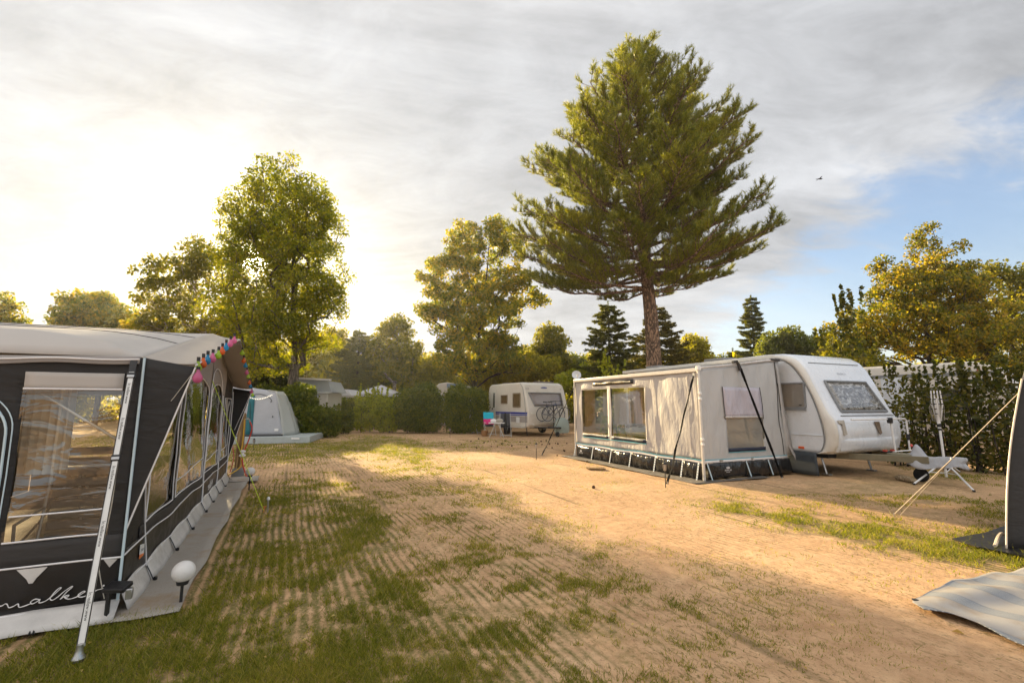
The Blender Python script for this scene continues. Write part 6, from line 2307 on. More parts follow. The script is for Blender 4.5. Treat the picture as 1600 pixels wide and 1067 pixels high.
mb = MB(); mb.grid(lambda u, f: cov(u, f), [x for x in frange(0, .999, 30)], frange(0.0, 1, 12)); mb.grid(lambda u, f: cov(2 - u if u < 1 else u, f), [x for x in frange(0.0, 1.0, 30)], frange(0, 1, 12))
e1 = [cov(.999, f) for f in frange(0, 1, 12)]; e2 = [cov(1.001, f) for f in frange(0, 1, 12)]
mb.grid(lambda u, v: e1[int(v)].lerp(e2[int(v)], u) + NO * .03 * math.sin(math.pi * u), frange(0, 1, 4), list(range(13)))
e3 = [cov(0.0, f) for f in frange(0, 1, 12)]; e4 = [cov(2.0, f) for f in frange(0, 1, 12)]
mb.grid(lambda u, v: e3[int(v)].lerp(e4[int(v)], u) - NO * .03 * math.sin(math.pi * u), frange(0, 1, 4), list(range(13)))
mb.build('cover_cloth', cloth_wr('cover_grey', (.42, .43, .46), .05, (5, 5, 2), (.3, .8, .2), .7), cvr, solid=.005)
mb = MB(); mb.ball(T_(1.70, -.075, .70), .03, 10, 8, (1, .6, 1)); mb.build('red_knob', surf('knob_red', (.6, .10, .08), .4), cvr)

# rotary clothes dryer, folded, on a tripod
q = G(1479, 748)
rd = thing('rotary_dryer', q, 'folded white rotary clothes dryer standing on a tripod by the hitch', 'clothes dryer')
zt_ = 1.74
mb = MB(); mb.tube([q + Vector((0, 0, .04)), q + Vector((-.01, 0, 1.30))], .022, 10); mb.tube([q + Vector((-.01, 0, 1.0)), q + Vector((-.02, 0, zt_ - .1))], .03, 10); mb.build('mast', M_white, rd)
rnd = random.Random(8)
for k in range(4):
    a_ = k * 1.571 + .5
    c_, s_ = math.cos(a_), math.sin(a_)
    mb = MB(); mb.tube([q + Vector((.03 * c_, .03 * s_, 1.18)), q + Vector((.085 * c_, .085 * s_, 1.5)), q + Vector((.075 * c_, .075 * s_, zt_ + .06))], .012, 6); ar_ = mb.build('arm', M_white, rd)
    mb = MB()
    for j in range(5):
        z = 1.32 + j * .10; mb.box(q + Vector((.09 * c_, .09 * s_, z)), (.03, .03, .018))
    mb.build('clip', M_plas, ar_)
mb = MB()
for j in range(14):
    a_ = rnd.uniform(0, 6.28); r_ = rnd.uniform(.07, .14); zl = rnd.uniform(1.16, 1.30)
    mb.tube([q + Vector((.07 * math.cos(a_), .07 * math.sin(a_), zt_ - rnd.uniform(0, .2))), q + Vector((r_ * math.cos(a_ + .2), r_ * math.sin(a_ + .2), 1.45)), q + Vector((r_ * .8 * math.cos(a_ + .4), r_ * .8 * math.sin(a_ + .4), zl)), q + Vector((.05 * math.cos(a_ + .7), .05 * math.sin(a_ + .7), zl - .03)), q + Vector((.06 * math.cos(a_ + 1), .06 * math.sin(a_ + 1), 1.5))], .0035, 4)
mb.build('line', M_curt, rd)
mb = MB(); mb.lathe(q + Vector((0, 0, .36)), [(.03, -.04), (.05, -.03), (.05, .03), (.03, .04)], 12); mb.lathe(q + Vector((-.01, 0, 1.08)), [(.03, -.04), (.036, 0), (.03, .04)], 12); mb.lathe(q + Vector((-.01, 0, 1.0)), [(.03, -.02), (.036, 0), (.03, .02)], 12); mb.build('collar', M_plas, rd)
for px_, py_ in ((1428, 757), (1522, 768), (1500, 738)):
    e_ = G(px_, py_)
    mb = MB(); mb.tube([q + Vector((0, 0, .36)), e_ + Vector((0, 0, .015))], .016, 8); lg = mb.build('leg', M_white, rd)
    mb = MB(); mb.tube([e_.lerp(q, .0) + Vector((0, 0, .03)), e_ + Vector((0, 0, .0))], .022, 8); mb.build('foot', M_plas, lg)
    mb = MB(); m_ = (q + Vector((0, 0, .36))).lerp(e_, .5); mb.tube([m_, q + Vector((0, 0, .12))], .009, 6); mb.build('brace', M_white, rd)

# log
a, c = G(1400, 749), G(1434, 756)
mb = MB(); mb.tube(smooth_path([a + Vector((0, 0, .04)), a.lerp(c, .3) + Vector((0, 0, .06)), a.lerp(c, .7) + Vector((0, 0, .05)), c + Vector((0, 0, .035))], 4), [.03, .04, .05, .055, .055, .055, .06, .055, .05, .05, .045, .04, .03], 10)
tag(mb.build('log', barkmat('log_pale', (.30, .22, .13), (.62, .50, .34), 9, .5)), 'pale stripped log lying on the ground before the tow bar', 'log')

# ---- caravan glimpsed behind the beech hedge
K0 = P(1392, 640, 13.6); K1 = P(1600, 640, 11.5)
kd = Vector((K1.x - K0.x, K1.y - K0.y, 0)).normalized(); kn = Vector((-kd.y, kd.x, 0)); 
if kn.y < 0: kn = -kn
KS = Vector((K1.x, K1.y, 0)) 
hc = thing('caravan', KS - kd * 2.5, 'cream and white caravan half hidden behind the dark beech hedge', 'caravan')
kp = [(.0, .5), (.05, 1.0), (.0, 1.6), (-.12, 2.1), (-.35, 2.5), (-.8, 2.66), (-5.6, 2.66), (-5.95, 2.5), (-6.05, 2.0), (-6.05, .6), (-5.9, .45), (-.2, .42)]
caravan_body(kp, KS, kd, kn, 2.2, .10).build('body', M_cream, hc, auto=30)
cwin(KS, kd, -kn, -1.9, -.9, 1.35, 1.95, hc, M_glass, off=.003)
cwin(KS, kd, -kn, -4.1, -3.1, 1.35, 1.95, hc, M_glass, off=.003)
face_panel(KS, kd, -kn, rrect(-2.8, -2.2, .5, 2.3, .06), .003, .015).build('door', M_cw, hc)
face_panel(KS, kd, -kn, [(-5.9, 2.28), (-.35, 2.28), (-.45, 2.38), (-5.9, 2.38)], .002, .006).build('stripe', surf('stripe_grey', (.22, .22, .22), .5), hc)
mb = MB(); mb.beam(KS - kd * 6 - kn * .03 + Vector((0, 0, .62)), KS - kn * .03 + Vector((0, 0, .62)), .03, .05); mb.build('side_rail', M_wood, hc)
mb = MB(); mb.box(KS - kd * .7 - kn * .02 + Vector((0, 0, 2.42)), (.06, .02, .07), Matrix.Rotation(math.atan2(kd.y, kd.x), 3, 'Z')); mb.build('marker_light', surf('lamp_red', (.6, .03, .03), .3), hc)

# ---- small caravan with blue stripes
FC = G(823, 682)
FD = Vector((-.503, .864, 0)).normalized()      # along its side, away
FR = Vector((.864, .503, 0)).normalized()       # across its front
fc = thing('caravan', FC + FD * 2 + FR * 1, 'small cream caravan with a double blue stripe and bicycles on its front', 'caravan')
fp_ = [(.0, .42), (.10, .55), (.13, .9), (.10, 1.3), (-.05, 1.75), (-.22, 2.25), (-.36, 2.5), (-.62, 2.62), (-3.7, 2.62), (-3.95, 2.50), (-4.05, 2.2), (-4.05, .5), (-3.9, .40)]
WID = 2.45
caravan_body(fp_, FC, -FD, FR, WID, .10).build('body', M_cream, fc, auto=30)
e_ = -FD; n_ = -FR
for z0, z1 in ((.98, 1.03), (1.06, 1.15)):
    face_panel(FC, e_, n_, [(-4.0, z0), (.06, z0), (.05, z1), (-4.0, z1)], .002, .005).build('stripe', surf('stripe_blue', (.02, .035, .30), .35), fc)
face_panel(FC, e_, n_, [(-4.0, .66), (.06, .66), (.06, .95), (-4.0, .95)], .001, .003).build('lower_panel', surf('panel_taupe', (.36, .32, .29), .5), fc)
M_brown = surf('window_bronze', (.17, .11, .055), .15, coat=1.0, var=.3, scale=9)
M_brfr = surf('window_bronze_frame', (.24, .18, .11), .4)
cwin(FC, e_, n_, -2.55, -1.85, 1.56, 2.02, fc, M_brown, off=.003, fw=.05, frm=M_brfr)
cwin(FC, e_, n_, -1.30, -.55, 1.38, 2.10, fc, M_brown, off=.003, fw=.06, frm=M_brfr)
dr = face_panel(FC, e_, n_, rrect(-3.75, -3.15, .5, 2.35, .06), .002, .014).build('door', M_cream2, fc, bevel=.004)
face_panel(FC, e_, n_, rrect(-3.42, -3.24, 1.35, 2.15, .02), .017, .006).build('pane', M_glass, dr)
mb = MB(); mb.box(FC - FD * -3.5 + n_ * .03 + Vector((0, 0, 1.30)), (.05, .05, .10)); mb.build('handle', M_plas, dr)
face_panel(FC, e_, n_, rrect(-.95, -.65, .62, .90, .02), .005, .02).build('service_hatch', M_white, fc, bevel=.004)
mb = MB(); mb.beam(FC + FD * 1.3 + n_ * .10 + Vector((0, 0, .42)), FC + FD * .1 + n_ * .10 + Vector((0, 0, .42)), .22, .03); mb.build('step_rail', M_cream2, fc)
mb = MB(); mb.tube([FC + FD * .06 + n_ * .012 + Vector((0, 0, z)) for z in (.45, 1.0)] + [FC + FD * .15 + n_ * .012 + Vector((0, 0, 1.7)), FC + FD * .34 + n_ * .012 + Vector((0, 0, 2.35)), FC + FD * .6 + n_ * .012 + Vector((0, 0, 2.58))], .012, 5)
mb.build('side_seam', M_fr, fc)


def fnose(t, z, off=0.0):
    zs2 = [p_[1] for p_ in fp_[0:8]]; ss2 = [p_[0] for p_ in fp_[0:8]]
    s = float(np.interp(z, zs2, ss2))
    return FC - FD * s + FR * t + Vector((0, 0, z)) - FD * off


mb = MB(); mb.grid(lambda u, v: fnose((.42 - .24 * v) + u * (1.72 + .24 * v), 1.45 + .65 * v, .022), frange(0, 1, 8), frange(0, 1, 6)); fw = mb.build('front_window', surf('front_glass', (.17, .13, .11), .1, coat=1.0), fc, solid=.006)
mb = MB(); mb.tube([fnose((.42 - .24 * v) + u * (1.72 + .24 * v), 1.45 + .65 * v, .026) for u, v in [(x, 0) for x in frange(0, 1, 6)] + [(1, x) for x in (.3, .6)] + [(x, 1) for x in frange(1, 0, 6)] + [(0, x) for x in (.6, .3)]], .022, 6, closed=True); mb.build('frame', M_fr, fw)
mb = MB(); mb.lathe(fnose(1.2, 2.36, .02), [(.16, -.01), (.16, .012)], 20, Matrix.Rotation(math.atan2(FR.y, FR.x), 3, 'Z') @ Matrix.Diagonal((1, 1, .5)).to_3x3() @ Matrix.Rotation(math.pi / 2, 3, 'X') @ Matrix.Diagonal((1.2, .5, 1)).to_3x3())
mb.build('badge', surf('badge_blue', (.12, .15, .35), .4), fc)
mb = MB(); mb.box(fnose(.30, 1.08, .01), (.26, .02, .09), Matrix.Rotation(math.atan2(FR.y, FR.x), 3, 'Z')); mb.box(fnose(.32, .55, .02), (.10, .03, .10), Matrix.Rotation(math.atan2(FR.y, FR.x), 3, 'Z')); mb.build('front_hatch', M_cream2, fc, bevel=.01)
mb = MB()
for t in (.12, .24, 2.2): mb.box(fnose(t, 2.30, .02), (.06, .03, .05), Matrix.Rotation(math.atan2(FR.y, FR.x), 3, 'Z'))
mb.build('marker_light', surf('lamp_clear', (.5, .45, .45), .2), fc)
mb = MB(); mb.box(FC + FD * 1.0 + FR * 1.6 + Vector((0, 0, 2.66)), (.9, .5, .09), Matrix.Rotation(math.atan2(FR.y, FR.x), 3, 'Z')); mb.box(FC + FD * 3.0 + FR * .9 + Vector((0, 0, 2.66)), (.9, .5, .09), Matrix.Rotation(math.atan2(FR.y, FR.x), 3, 'Z')); mb.build('roof_hatch', surf('hatch_smoke', (.16, .13, .11), .3), fc, bevel=.02)
for t in (.14, WID - .14):
    c_ = FC + FD * 2.1 + FR * t + Vector((0, 0, .30)); RT_ = Matrix.Rotation(math.atan2(FR.y, FR.x), 3, 'Z') @ Matrix.Rotation(math.pi / 2, 3, 'Y')
    mb = MB(); mb.lathe(c_, [(.18, -.09), (.28, -.09), (.30, 0), (.28, .09), (.18, .09)], 20, RT_); wo = mb.build('wheel', M_rubber, fc)
    mb = MB(); mb.lathe(c_, [(.18, -.095), (.05, -.05), (.05, .05), (.18, .095)], 14, RT_); mb.build('rim', M_steel, wo)
mb = MB()
for t in (.15, 2.3): mb.tube([FC + FD * .25 + FR * t + Vector((0, 0, .42)), FC + FD * .2 + FR * t + Vector((0, 0, .02))], .025, 6)
mb.tube([FC + FR * 1.2 - FD * .1 + Vector((0, 0, .42)), FC + FR * 1.2 - FD * 1.1 + Vector((0, 0, .42))], .05, 6)
mb.tube([FC + FR * .3 + FD * .2 + Vector((0, 0, .42)), FC + FR * 1.2 - FD * 1.0 + Vector((0, 0, .42))], .04, 6); mb.tube([FC + FR * 2.1 + FD * .2 + Vector((0, 0, .42)), FC + FR * 1.2 - FD * 1.0 + Vector((0, 0, .42))], .04, 6)
mb.tube([FC + FR * 1.2 - FD * .55 + Vector((0, 0, .42)), FC + FR * 1.2 - FD * .55 + Vector((0, 0, 1.5))], .025, 6)
mb.build('drawbar', M_plas, fc)
mb = MB(); mb.lathe(FC + FR * 1.2 - FD * .85 + Vector((0, 0, .12)), [(.04, -.04), (.12, -.04), (.12, .04), (.04, .04)], 14, Matrix.Rotation(math.atan2(FR.y, FR.x), 3, 'Z') @ Matrix.Rotation(math.pi / 2, 3, 'Y')); mb.build('jockey_wheel', M_rubber, fc)
# pale green cover on its drawbar
cc = FC + FR * 1.62 - FD * .62
gc = thing('bag_cover', cc, 'pale green tarpaulin bundled over the drawbar under the bicycles', 'cover')
mb = MB(); mb.lathe(cc + Vector((0, 0, .16)), [(.36, 0), (.40, .18), (.38, .42), (.30, .62), (.16, .72), (.02, .74)], 18, Matrix.Rotation(math.atan2(FR.y, FR.x), 3, 'Z') @ Matrix.Diagonal((1.1, .6, 1)).to_3x3()); mb.build('tarpaulin', cloth_wr('tarp_green', (.34, .40, .36), .05, (5, 5, 2), (.3, .8, .2), .6), gc)


def bicycle(P0, ax, label, frc):
    """P0 rear axle, ax direction to the front axle"""
    t = thing('bicycle', P0 - Vector((0, 0, .33)), label, 'bicycle', 'bicycles on the caravan rack')
    up = Vector((0, 0, 1)); sd_ = ax.cross(up)
    M_ = surf('bike_frame', frc, .3)
    for k, c_ in enumerate((P0, P0 + ax * 1.02)):
        mb = MB(); mb.tube([c_ + (ax * math.cos(a) + up * math.sin(a)) * .33 for a in frange(0, 2 * math.pi * 35 / 36, 35)], .016, 6, closed=True); w = mb.build('wheel', M_rubber, t)
        mb = MB(); mb.tube([c_ + (ax * math.cos(a) + up * math.sin(a)) * .312 for a in frange(0, 2 * math.pi * 35 / 36, 35)], .008, 5, closed=True)
        for j in range(18):
            a = j * math.pi / 9 + .1; mb.tube([c_ + (ax * math.cos(a) + up * math.sin(a)) * .31, c_ + sd_ * (.02 if j % 2 else -.02)], .0025, 3)
        mb.tube([c_ - sd_ * .05, c_ + sd_ * .05], .02, 8); mb.build('rim', M_steel, w)
    bb = P0 + ax * .43 + up * (-.04); st = P0 + ax * .27 + up * .42; hd = P0 + ax * .83 + up * .46; hb = P0 + ax * .87 + up * .32
    mb = MB()
    for a, b__ in ((bb, st), (bb, hb), (st.lerp(bb, .05), hd), (P0, bb), (P0, st), (hd + (hd - hb) * .3, hb)): mb.tube([a, b__], .016, 8)
    mb.tube([hb, P0 + ax * .93 + up * .15, P0 + ax * 1.02], .013, 6); mb.build('frame', M_, t)
    mb = MB(); mb.tube([st, st + (st - bb).normalized() * .16], .012, 6); s2 = st + (st - bb).normalized() * .18
    mb.tube([s2 - ax * .13, s2, s2 + ax * .13], [.055, .05, .02], 8, flat=.45); mb.build('saddle', M_plas, t)
    h2 = hd + (hd - hb).normalized() * .18
    mb = MB(); mb.tube([hd, h2], .012, 6); mb.tube([h2 - sd_ * .30 - ax * .10, h2 - sd_ * .18, h2, h2 + sd_ * .18, h2 + sd_ * .30 - ax * .10], .012, 6); mb.build('handlebar', M_plas, t)
    mb = MB(); mb.lathe(bb, [(.09, -.01), (.09, .01)], 18, Matrix.Rotation(math.atan2(ax.y, ax.x), 3, 'Z') @ Matrix.Rotation(math.pi / 2, 3, 'X')); mb.tube([bb + sd_ * .05, bb + sd_ * .06 - up * .15 + ax * .05], .01, 5); mb.tube([bb - sd_ * .05, bb - sd_ * .06 + up * .15 - ax * .05], .01, 5)
    mb.build('crank', M_steel, t)


bq = FC - FD * .62 + FR * .80
bicycle(bq + Vector((0, 0, 1.06)), FR, 'outer dark bicycle hanging nearest on the rack of the striped caravan', (.02, .02, .03))
bicycle(bq + FD * .28 + FR * -.12 + Vector((0, 0, 1.06)), FR, 'inner dark blue bicycle behind the other one on the caravan rack', (.03, .04, .12))
# rails of the rack
mb = MB()
for o_ in (0, .28): mb.beam(bq + FD * o_ - FR * .3 + Vector((0, 0, .70)), bq + FD * o_ + FR * 1.3 + Vector((0, 0, .70)), .05, .03)
mb.beam(bq + FR * .4 + Vector((0, 0, .68)), bq + FR * .4 + FD * .7 + Vector((0, 0, .68)), .04, .03)
mb.build('bicycle_rack', M_steel, fc)


# chairs, table and jacket beside it
def fold_chair(q, ang, label, towel=False, jacket=False):
    t = thing('folding_chair', q, label, 'chair', 'folding chairs beside the striped caravan')
    f = Vector((math.cos(ang), math.sin(ang), 0)); s = Vector((-f.y, f.x, 0)); u = Vector((0, 0, 1))
    for k in (-1, 1):
        e = q + s * .25 * k
        mb = MB(); mb.tube([e + f * .32, e + f * .05 + u * .42, e - f * .12 + u * .62], .014, 6); mb.build('leg', M_alu, t)
        mb = MB(); mb.tube([e - f * .30, e - f * .05 + u * .40, e + f * .22 + u * .44], .014, 6); mb.build('leg', M_alu, t)
        mb = MB(); mb.tube([e - f * .16 + u * .42, e - f * .32 + u * 1.10], .014, 6); mb.tube([e + f * .22 + u * .62, e - f * .22 + u * .64], .016, 6); mb.build('armrest', M_alu, t)
    mb = MB(); mb.tube([q + s * .25 + f * .28 + u * .07, q - s * .25 + f * .28 + u * .07], .012, 6); mb.tube([q + s * .25 - f * .27 + u * .05, q - s * .25 - f * .27 + u * .05], .012, 6); mb.build('stretcher', M_alu, t)
    mb = MB(); mb.grid(lambda a, c: q + s * a + f * c + u * .43, frange(-.23, .23, 4), frange(-.14, .24, 4)); mb.build('seat', surf('chair_mesh', (.06, .06, .07), .7), t, solid=.012)
    mb = MB(); mb.grid(lambda a, c: q + s * a - f * (.16 + .16 * c) + u * (.44 + .66 * c), frange(-.23, .23, 4), frange(0, 1, 5)); mb.build('backrest', surf('chair_mesh2', (.06, .06, .07), .7), t, solid=.012)
    return f, s, u


cq = G(762, 684)
fdir = math.atan2(-.8, .25)
f, s, u = fold_chair(G(765, 680), fdir, 'folding chair with a cyan and pink towel hung over its back')
q = G(765, 680)
tw = thing('towel', q + u * .6, 'cyan and pink towel hanging over the folding chair back', 'towel')
mb = MB(); mb.grid(lambda a, c: q + s * a - f * (.16 + .16 * c - .03) + u * (.44 + .68 * c + .01 * math.sin(a * 20)), frange(-.27, .27, 8), frange(.52, 1.02, 6)); mb.build('upper_cloth', surf('towel_cyan', (.02, .50, .68), .9, bs=.3), tw, solid=.015)
mb = MB(); mb.grid(lambda a, c: q + s * a - f * (.16 + .16 * c - .03) + u * (.44 + .68 * c + .01 * math.sin(a * 20)), frange(-.27, .27, 8), frange(.14, .52, 6)); mb.build('lower_cloth', surf('towel_pink', (.80, .04, .25), .9, bs=.3), tw, solid=.015)
f, s, u = fold_chair(G(748, 677), fdir + .3, 'empty low folding chair at the hedge end of the caravan')
f, s, u = fold_chair(G(790, 682), fdir - .2, 'folding chair with a black jacket over its back')
q = G(790, 682)
jk = thing('jacket', q + u * .3, 'long black jacket draped over the folding chair next to the caravan', 'jacket')
mb = MB()
mb.tube([q - f * .24 + u * 1.14, q - f * .22 + u * 1.0, q - f * .20 + u * .7, q - f * .12 + u * .35, q - f * .06 + u * .14], [.05, .10, .13, .19, .16], 12, flat=.45)
mb.build('jacket_cloth', cloth_wr('black_jacket', (.012, .012, .014), 0, (8, 8, 3), (.2, .5, .1), .8), jk)
tq = G(776, 683)
tbl = thing('folding_table', tq, 'small folding table loaded with pale bags between the chairs', 'table')
mb = MB(); mb.box(tq + Vector((0, 0, .66)), (.75, .5, .03)); mb.build('tabletop', M_white, tbl)
for a_, c_ in ((-.3, -.2), (.3, -.2), (-.3, .2), (.3, .2)):
    mb = MB(); mb.tube([tq + Vector((a_ * .2, c_, .65)), tq + Vector((a_ * 1.1, c_, .01))], .014, 6); mb.build('leg', M_alu, tbl)
for k, (dx_, r_, lb_, mt_) in enumerate(((-.15, .13, 'crumpled pale bag on the table by the towel chair', M_white), (.13, .15, 'bulky cream bag on the table by the jacket chair', M_curt))):
    b_ = thing('bag', tq + Vector((dx_, 0, .68)), lb_, 'bag'); mb = MB(); mb.ball(tq + Vector((dx_, 0, .68 + r_ * .6)), r_, 12, 8, (1.2, .9, .65)); mb.build('bag_cloth', mt_, b_)
    mb = MB(); mb.tube([tq + Vector((dx_ - .05, 0, .68 + r_ * 1.1)), tq + Vector((dx_, 0, .68 + r_ * 1.6)), tq + Vector((dx_ + .05, 0, .68 + r_ * 1.1))], .008, 5); mb.build('handle', mt_, b_)
q = G(757, 681)
bs = thing('basket', q, 'brown wicker basket on the ground beneath the towel chair', 'basket')
mb = MB(); mb.lathe(q, [(.14, 0), (.18, .26), (.165, .26), (.13, .02)], 16); mb.build('basket_body', surf('wicker', (.30, .15, .06), .8, bs=.6, bscale=30), bs)
mb = MB(); mb.tube([q + Vector((-.17, 0, .26)), q + Vector((0, 0, .42)), q + Vector((.17, 0, .26))], .01, 5); mb.build('handle', M_wood, bs)

# ---- folding trailer, flat roof, gazebo beyond the bushes
Y = 24.0
a, c = P(464, 640, Y), P(511, 640, Y)
ft = thing('folding_trailer', Vector(((a.x + c.x) / 2, Y + 1, 0)), 'folding trailer tent with grey raised canvas over a cream body', 'folding trailer')
mb = MB()
z = lambda py: P(500, py, Y).z
mb.hull8([(a.x, Y, .55), (c.x, Y, .55), (c.x, Y + 2, .55), (a.x, Y + 2, .55), (a.x, Y, z(613)), (c.x, Y, z(613)), (c.x, Y + 2, z(613)), (a.x, Y + 2, z(613))])
bdy = mb.build('body', M_cream, ft, bevel=.05)
mb = MB(); x1 = P(518, 640, Y).x; x1t = P(516, 600, Y).x; x0 = a.x
mb.hull8([(x0, Y - .1, z(613)), (x1, Y - .1, z(613)), (x1, Y + 2.1, z(613)), (x0, Y + 2.1, z(613)), (x0, Y, z(592)), (x1t - .15, Y, z(595)), (x1t - .2, Y + 2, z(595)), (x0, Y + 2, z(592))])
mb.build('canvas_top', cloth_wr('trailer_canvas', (.34, .36, .37), .1, (4, 4, 2), (.2, .8, .3), .7), ft, smooth=False)
mb = MB(); mb.beam((x0, Y - .02, z(591)), (x1t, Y - .02, z(593.5)), .3, .08); mb.build('roof_edge', M_white, ft)
mb = MB(); mb.beam((x0, Y - .12, z(613.5)), (x1, Y - .12, z(613.5)), .04, .05); mb.build('skirt_rail', M_white, ft)
wx0, wx1 = P(482, 640, Y).x, P(497, 640, Y).x
cwin(Vector((0, Y, 0)), Vector((1, 0, 0)), Vector((0, -1, 0)), wx0, wx1, z(632), z(616), ft, surf('pane_white', (.7, .68, .68), .2), off=.01)
mb = MB(); mb.box((P(496, 650, Y).x, Y - .02, .75), (.25, .03, .15)); mb.build('tail_light', surf('tail_red', (.5, .03, .02), .3), ft)
mb = MB()
for xx in (-.6, .6): mb.lathe((a.x + (c.x - a.x) / 2 + xx, Y + .3, .3), [(.15, -.08), (.29, -.08), (.29, .08), (.15, .08)], 16, Matrix.Rotation(math.pi / 2, 3, 'Y'))
mb.box((a.x + (c.x - a.x) / 2, Y + 1, .50), ((c.x - a.x) * .9, 1.6, .08)); mb.build('undercarriage', M_rubber, ft)

Y = 31.0
x0, x1 = P(508, 640, Y).x, P(548, 640, Y).x
z = lambda py: P(530, py, Y).z
pv = thing('awning', Vector(((x0 + x1) / 2, Y + 1, 0)), 'pale flat roofed awning showing over the low clipped hedge', 'awning')
mb = MB(); mb.hull8([(x0, Y, z(618)), (x1, Y, z(618)), (x1, Y + 2.4, z(617)), (x0, Y + 2.4, z(617)), (x0, Y + .1, z(608)), (x1 - .35, Y + .1, z(608)), (x1 - .35, Y + 2.2, z(608)), (x0, Y + 2.2, z(608))]); mb.build('roof', canvas('pale_roof', (.66, .66, .70), .2), pv, smooth=False)
mb = MB(); mb.hull8([(x0, Y + .1, 0), (x1 - .1, Y + .1, 0), (x1 - .1, Y + 2.2, 0), (x0, Y + 2.2, 0), (x0, Y + .1, z(618)), (x1 - .1, Y + .1, z(618)), (x1 - .1, Y + 2.2, z(618)), (x0, Y + 2.2, z(618))]); mb.build('wall', M_skirt, pv, smooth=False)

Y = 33.0
x0, x1, xm = P(553, 640, Y).x, P(614, 640, Y).x, P(586, 640, Y).x
z = lambda py: P(585, py, Y).z
gz_ = thing('gazebo', Vector((xm, Y + 1.4, 0)), 'white pyramid gazebo roof peeking over the hedge below the slim birch', 'gazebo')
mb = MB(); ap = Vector((xm, Y + 1.4, z(600)))
rg = [Vector((x0, Y, z(614))), Vector((x1, Y, z(614))), Vector((x1, Y + 2.8, z(614))), Vector((x0, Y + 2.8, z(614)))]
lo = [p_ - Vector((0, 0, .22)) for p_ in rg]
mb.add(rg + lo + [ap], [(0, 1, 8), (1, 2, 8), (2, 3, 8), (3, 0, 8), (0, 4, 5, 1), (1, 5, 6, 2), (2, 6, 7, 3), (3, 7, 4, 0)]); mb.build('roof', canvas('gazebo_white', (.74, .74, .76), .25), gz_, solid=.01, smooth=False)
for p_ in rg:
    mb = MB(); mb.tube([Vector((p_.x, p_.y, 0)), p_], .03, 6); mb.build('leg', M_alu, gz_)

Y = 33.0
x0, x1 = P(678, 640, Y).x, P(728, 640, Y).x
mh = thing('motorhome', Vector(((x0 + x1) / 2, Y + 1, 0)), 'rounded pale motorhome roof with a bluish skylight above the dark box hedges', 'motorhome')
z = lambda py: P(700, py, Y).z
pr_ = [(x1 + .6, .5), (x1 + .6, z(612)), (x1 + .2, z(603)), (x1 - .6, z(600)), (x0 + .9, z(597)), (x0 + .3, z(599)), (x0, z(606)), (x0 - .1, .5)]
caravan_body([(p_[0] - x0, p_[1]) for p_ in pr_], Vector((x0, Y, 0)), Vector((1, 0, 0)), Vector((0, 1, 0)), 2.2, .1).build('body', M_cream2, mh)
mb = MB(); mb.slab([(x0 + .9, Y - .03, z(606)), (x0 + 1.7, Y - .03, z(606)), (x0 + 1.6, Y - .03, z(599.5)), (x0 + .9, Y - .03, z(599.5))], (0, .02, 0)); mb.build('window', surf('skylight', (.25, .35, .5), .2), mh)

# ---- dark tent at the right edge, with its ropes and ground flap
T0 = G(1573, 862)
tz = hit(1596, 600, T0, Vector((0, 1, 0)))
dt = thing('tent', T0, 'black tent corner with pale piping at the picture edge beside the grey groundsheet', 'tent')
ed = Vector((1, -.10, 0)).normalized()
topp = P(1597, 596, T0.y + .22)
mb = MB()
mb.grid(lambda u, v: T0.lerp(topp, v) + Vector((-.06 * math.sin(math.pi * v), 0, .02)) + ed * (u * 2.4) + Vector((0, 0, .12 * u * v)), frange(0, 1, 12), frange(0, 1, 16)); mb.build('wall', M_black, dt, solid=.003)
mb = MB(); mb.grid(lambda u, v: T0.lerp(topp, v) + Vector((-.06 * math.sin(math.pi * v), .0, .02)) + Vector((.84, .54, 0)) * u * 3.0 + Vector((0, 0, .06 * math.sin(math.pi * u) * v)), frange(0, 1, 12), frange(0, 1, 8)); mb.build('wall', M_black, dt, solid=.003)
mb = MB(); mb.grid(lambda u, v: topp + Vector((0, 0, .02)) + ed * (u * 2.4) + Vector((.84, .54, 0)) * v * 3.0 + Vector((0, 0, .12 * u + .55 * math.sin(math.pi * v) - .05 * math.sin(math.pi * u))), frange(0, 1, 10), frange(0, 1, 12)); mb.build('roof', M_beige2, dt, solid=.004)
mb = MB(); mb.tube([T0.lerp(topp, v) + Vector((-.06 * math.sin(math.pi * v) - .008, -.01, .03)) for v in frange(0, 1, 12)], .009, 6); mb.build('piping', surf('piping_cream', (.66, .56, .44), .5), dt)
mb = MB()
mb.poly([G(1488, 846) + Vector((0, 0, .03)), G(1530, 860) + Vector((0, 0, .035)), G(1600, 874) + Vector((0, 0, .03)), G(1680, 880) + Vector((0, 0, .03)), G(1680, 830) + Vector((0, 0, .04)), G(1600, 826) + Vector((0, 0, .04)), G(1570, 829) + Vector((0, 0, .05)), G(1540, 838) + Vector((0, 0, .04))])
mb.build('ground_flap', M_blackv, dt, solid=.012, smooth=False)
mb = MB(); mb.tube(smooth_path([G(1556, 862) + Vector((0, 0, .06)), G(1566, 852) + Vector((0, 0, .12)), G(1580, 850) + Vector((0, 0, .07)), G(1592, 856) + Vector((0, 0, .10)), G(1600, 862) + Vector((0, 0, .05))], 5), .016, 6); mb.build('rope_knot', M_rope, dt)
gr = thing('guy_rope', G(1397, 806), 'pale doubled guy rope running from the black tent down to a peg in the sand', 'rope')
e1_ = G(1397, 806); far_ = topp + Vector((0, 0, -.08)); midp = e1_.lerp(far_, .50)
mb = MB(); mb.tube([far_, midp, e1_ + Vector((0, 0, .02))], .0055, 6); mb.tube([midp, e1_ + Vector((.06, -.03, .02))], .0045, 5); mb.build('cord', M_rope, gr)
mb = MB(); mb.box(midp, (.05, .012, .02)); mb.build('runner', M_white, gr)
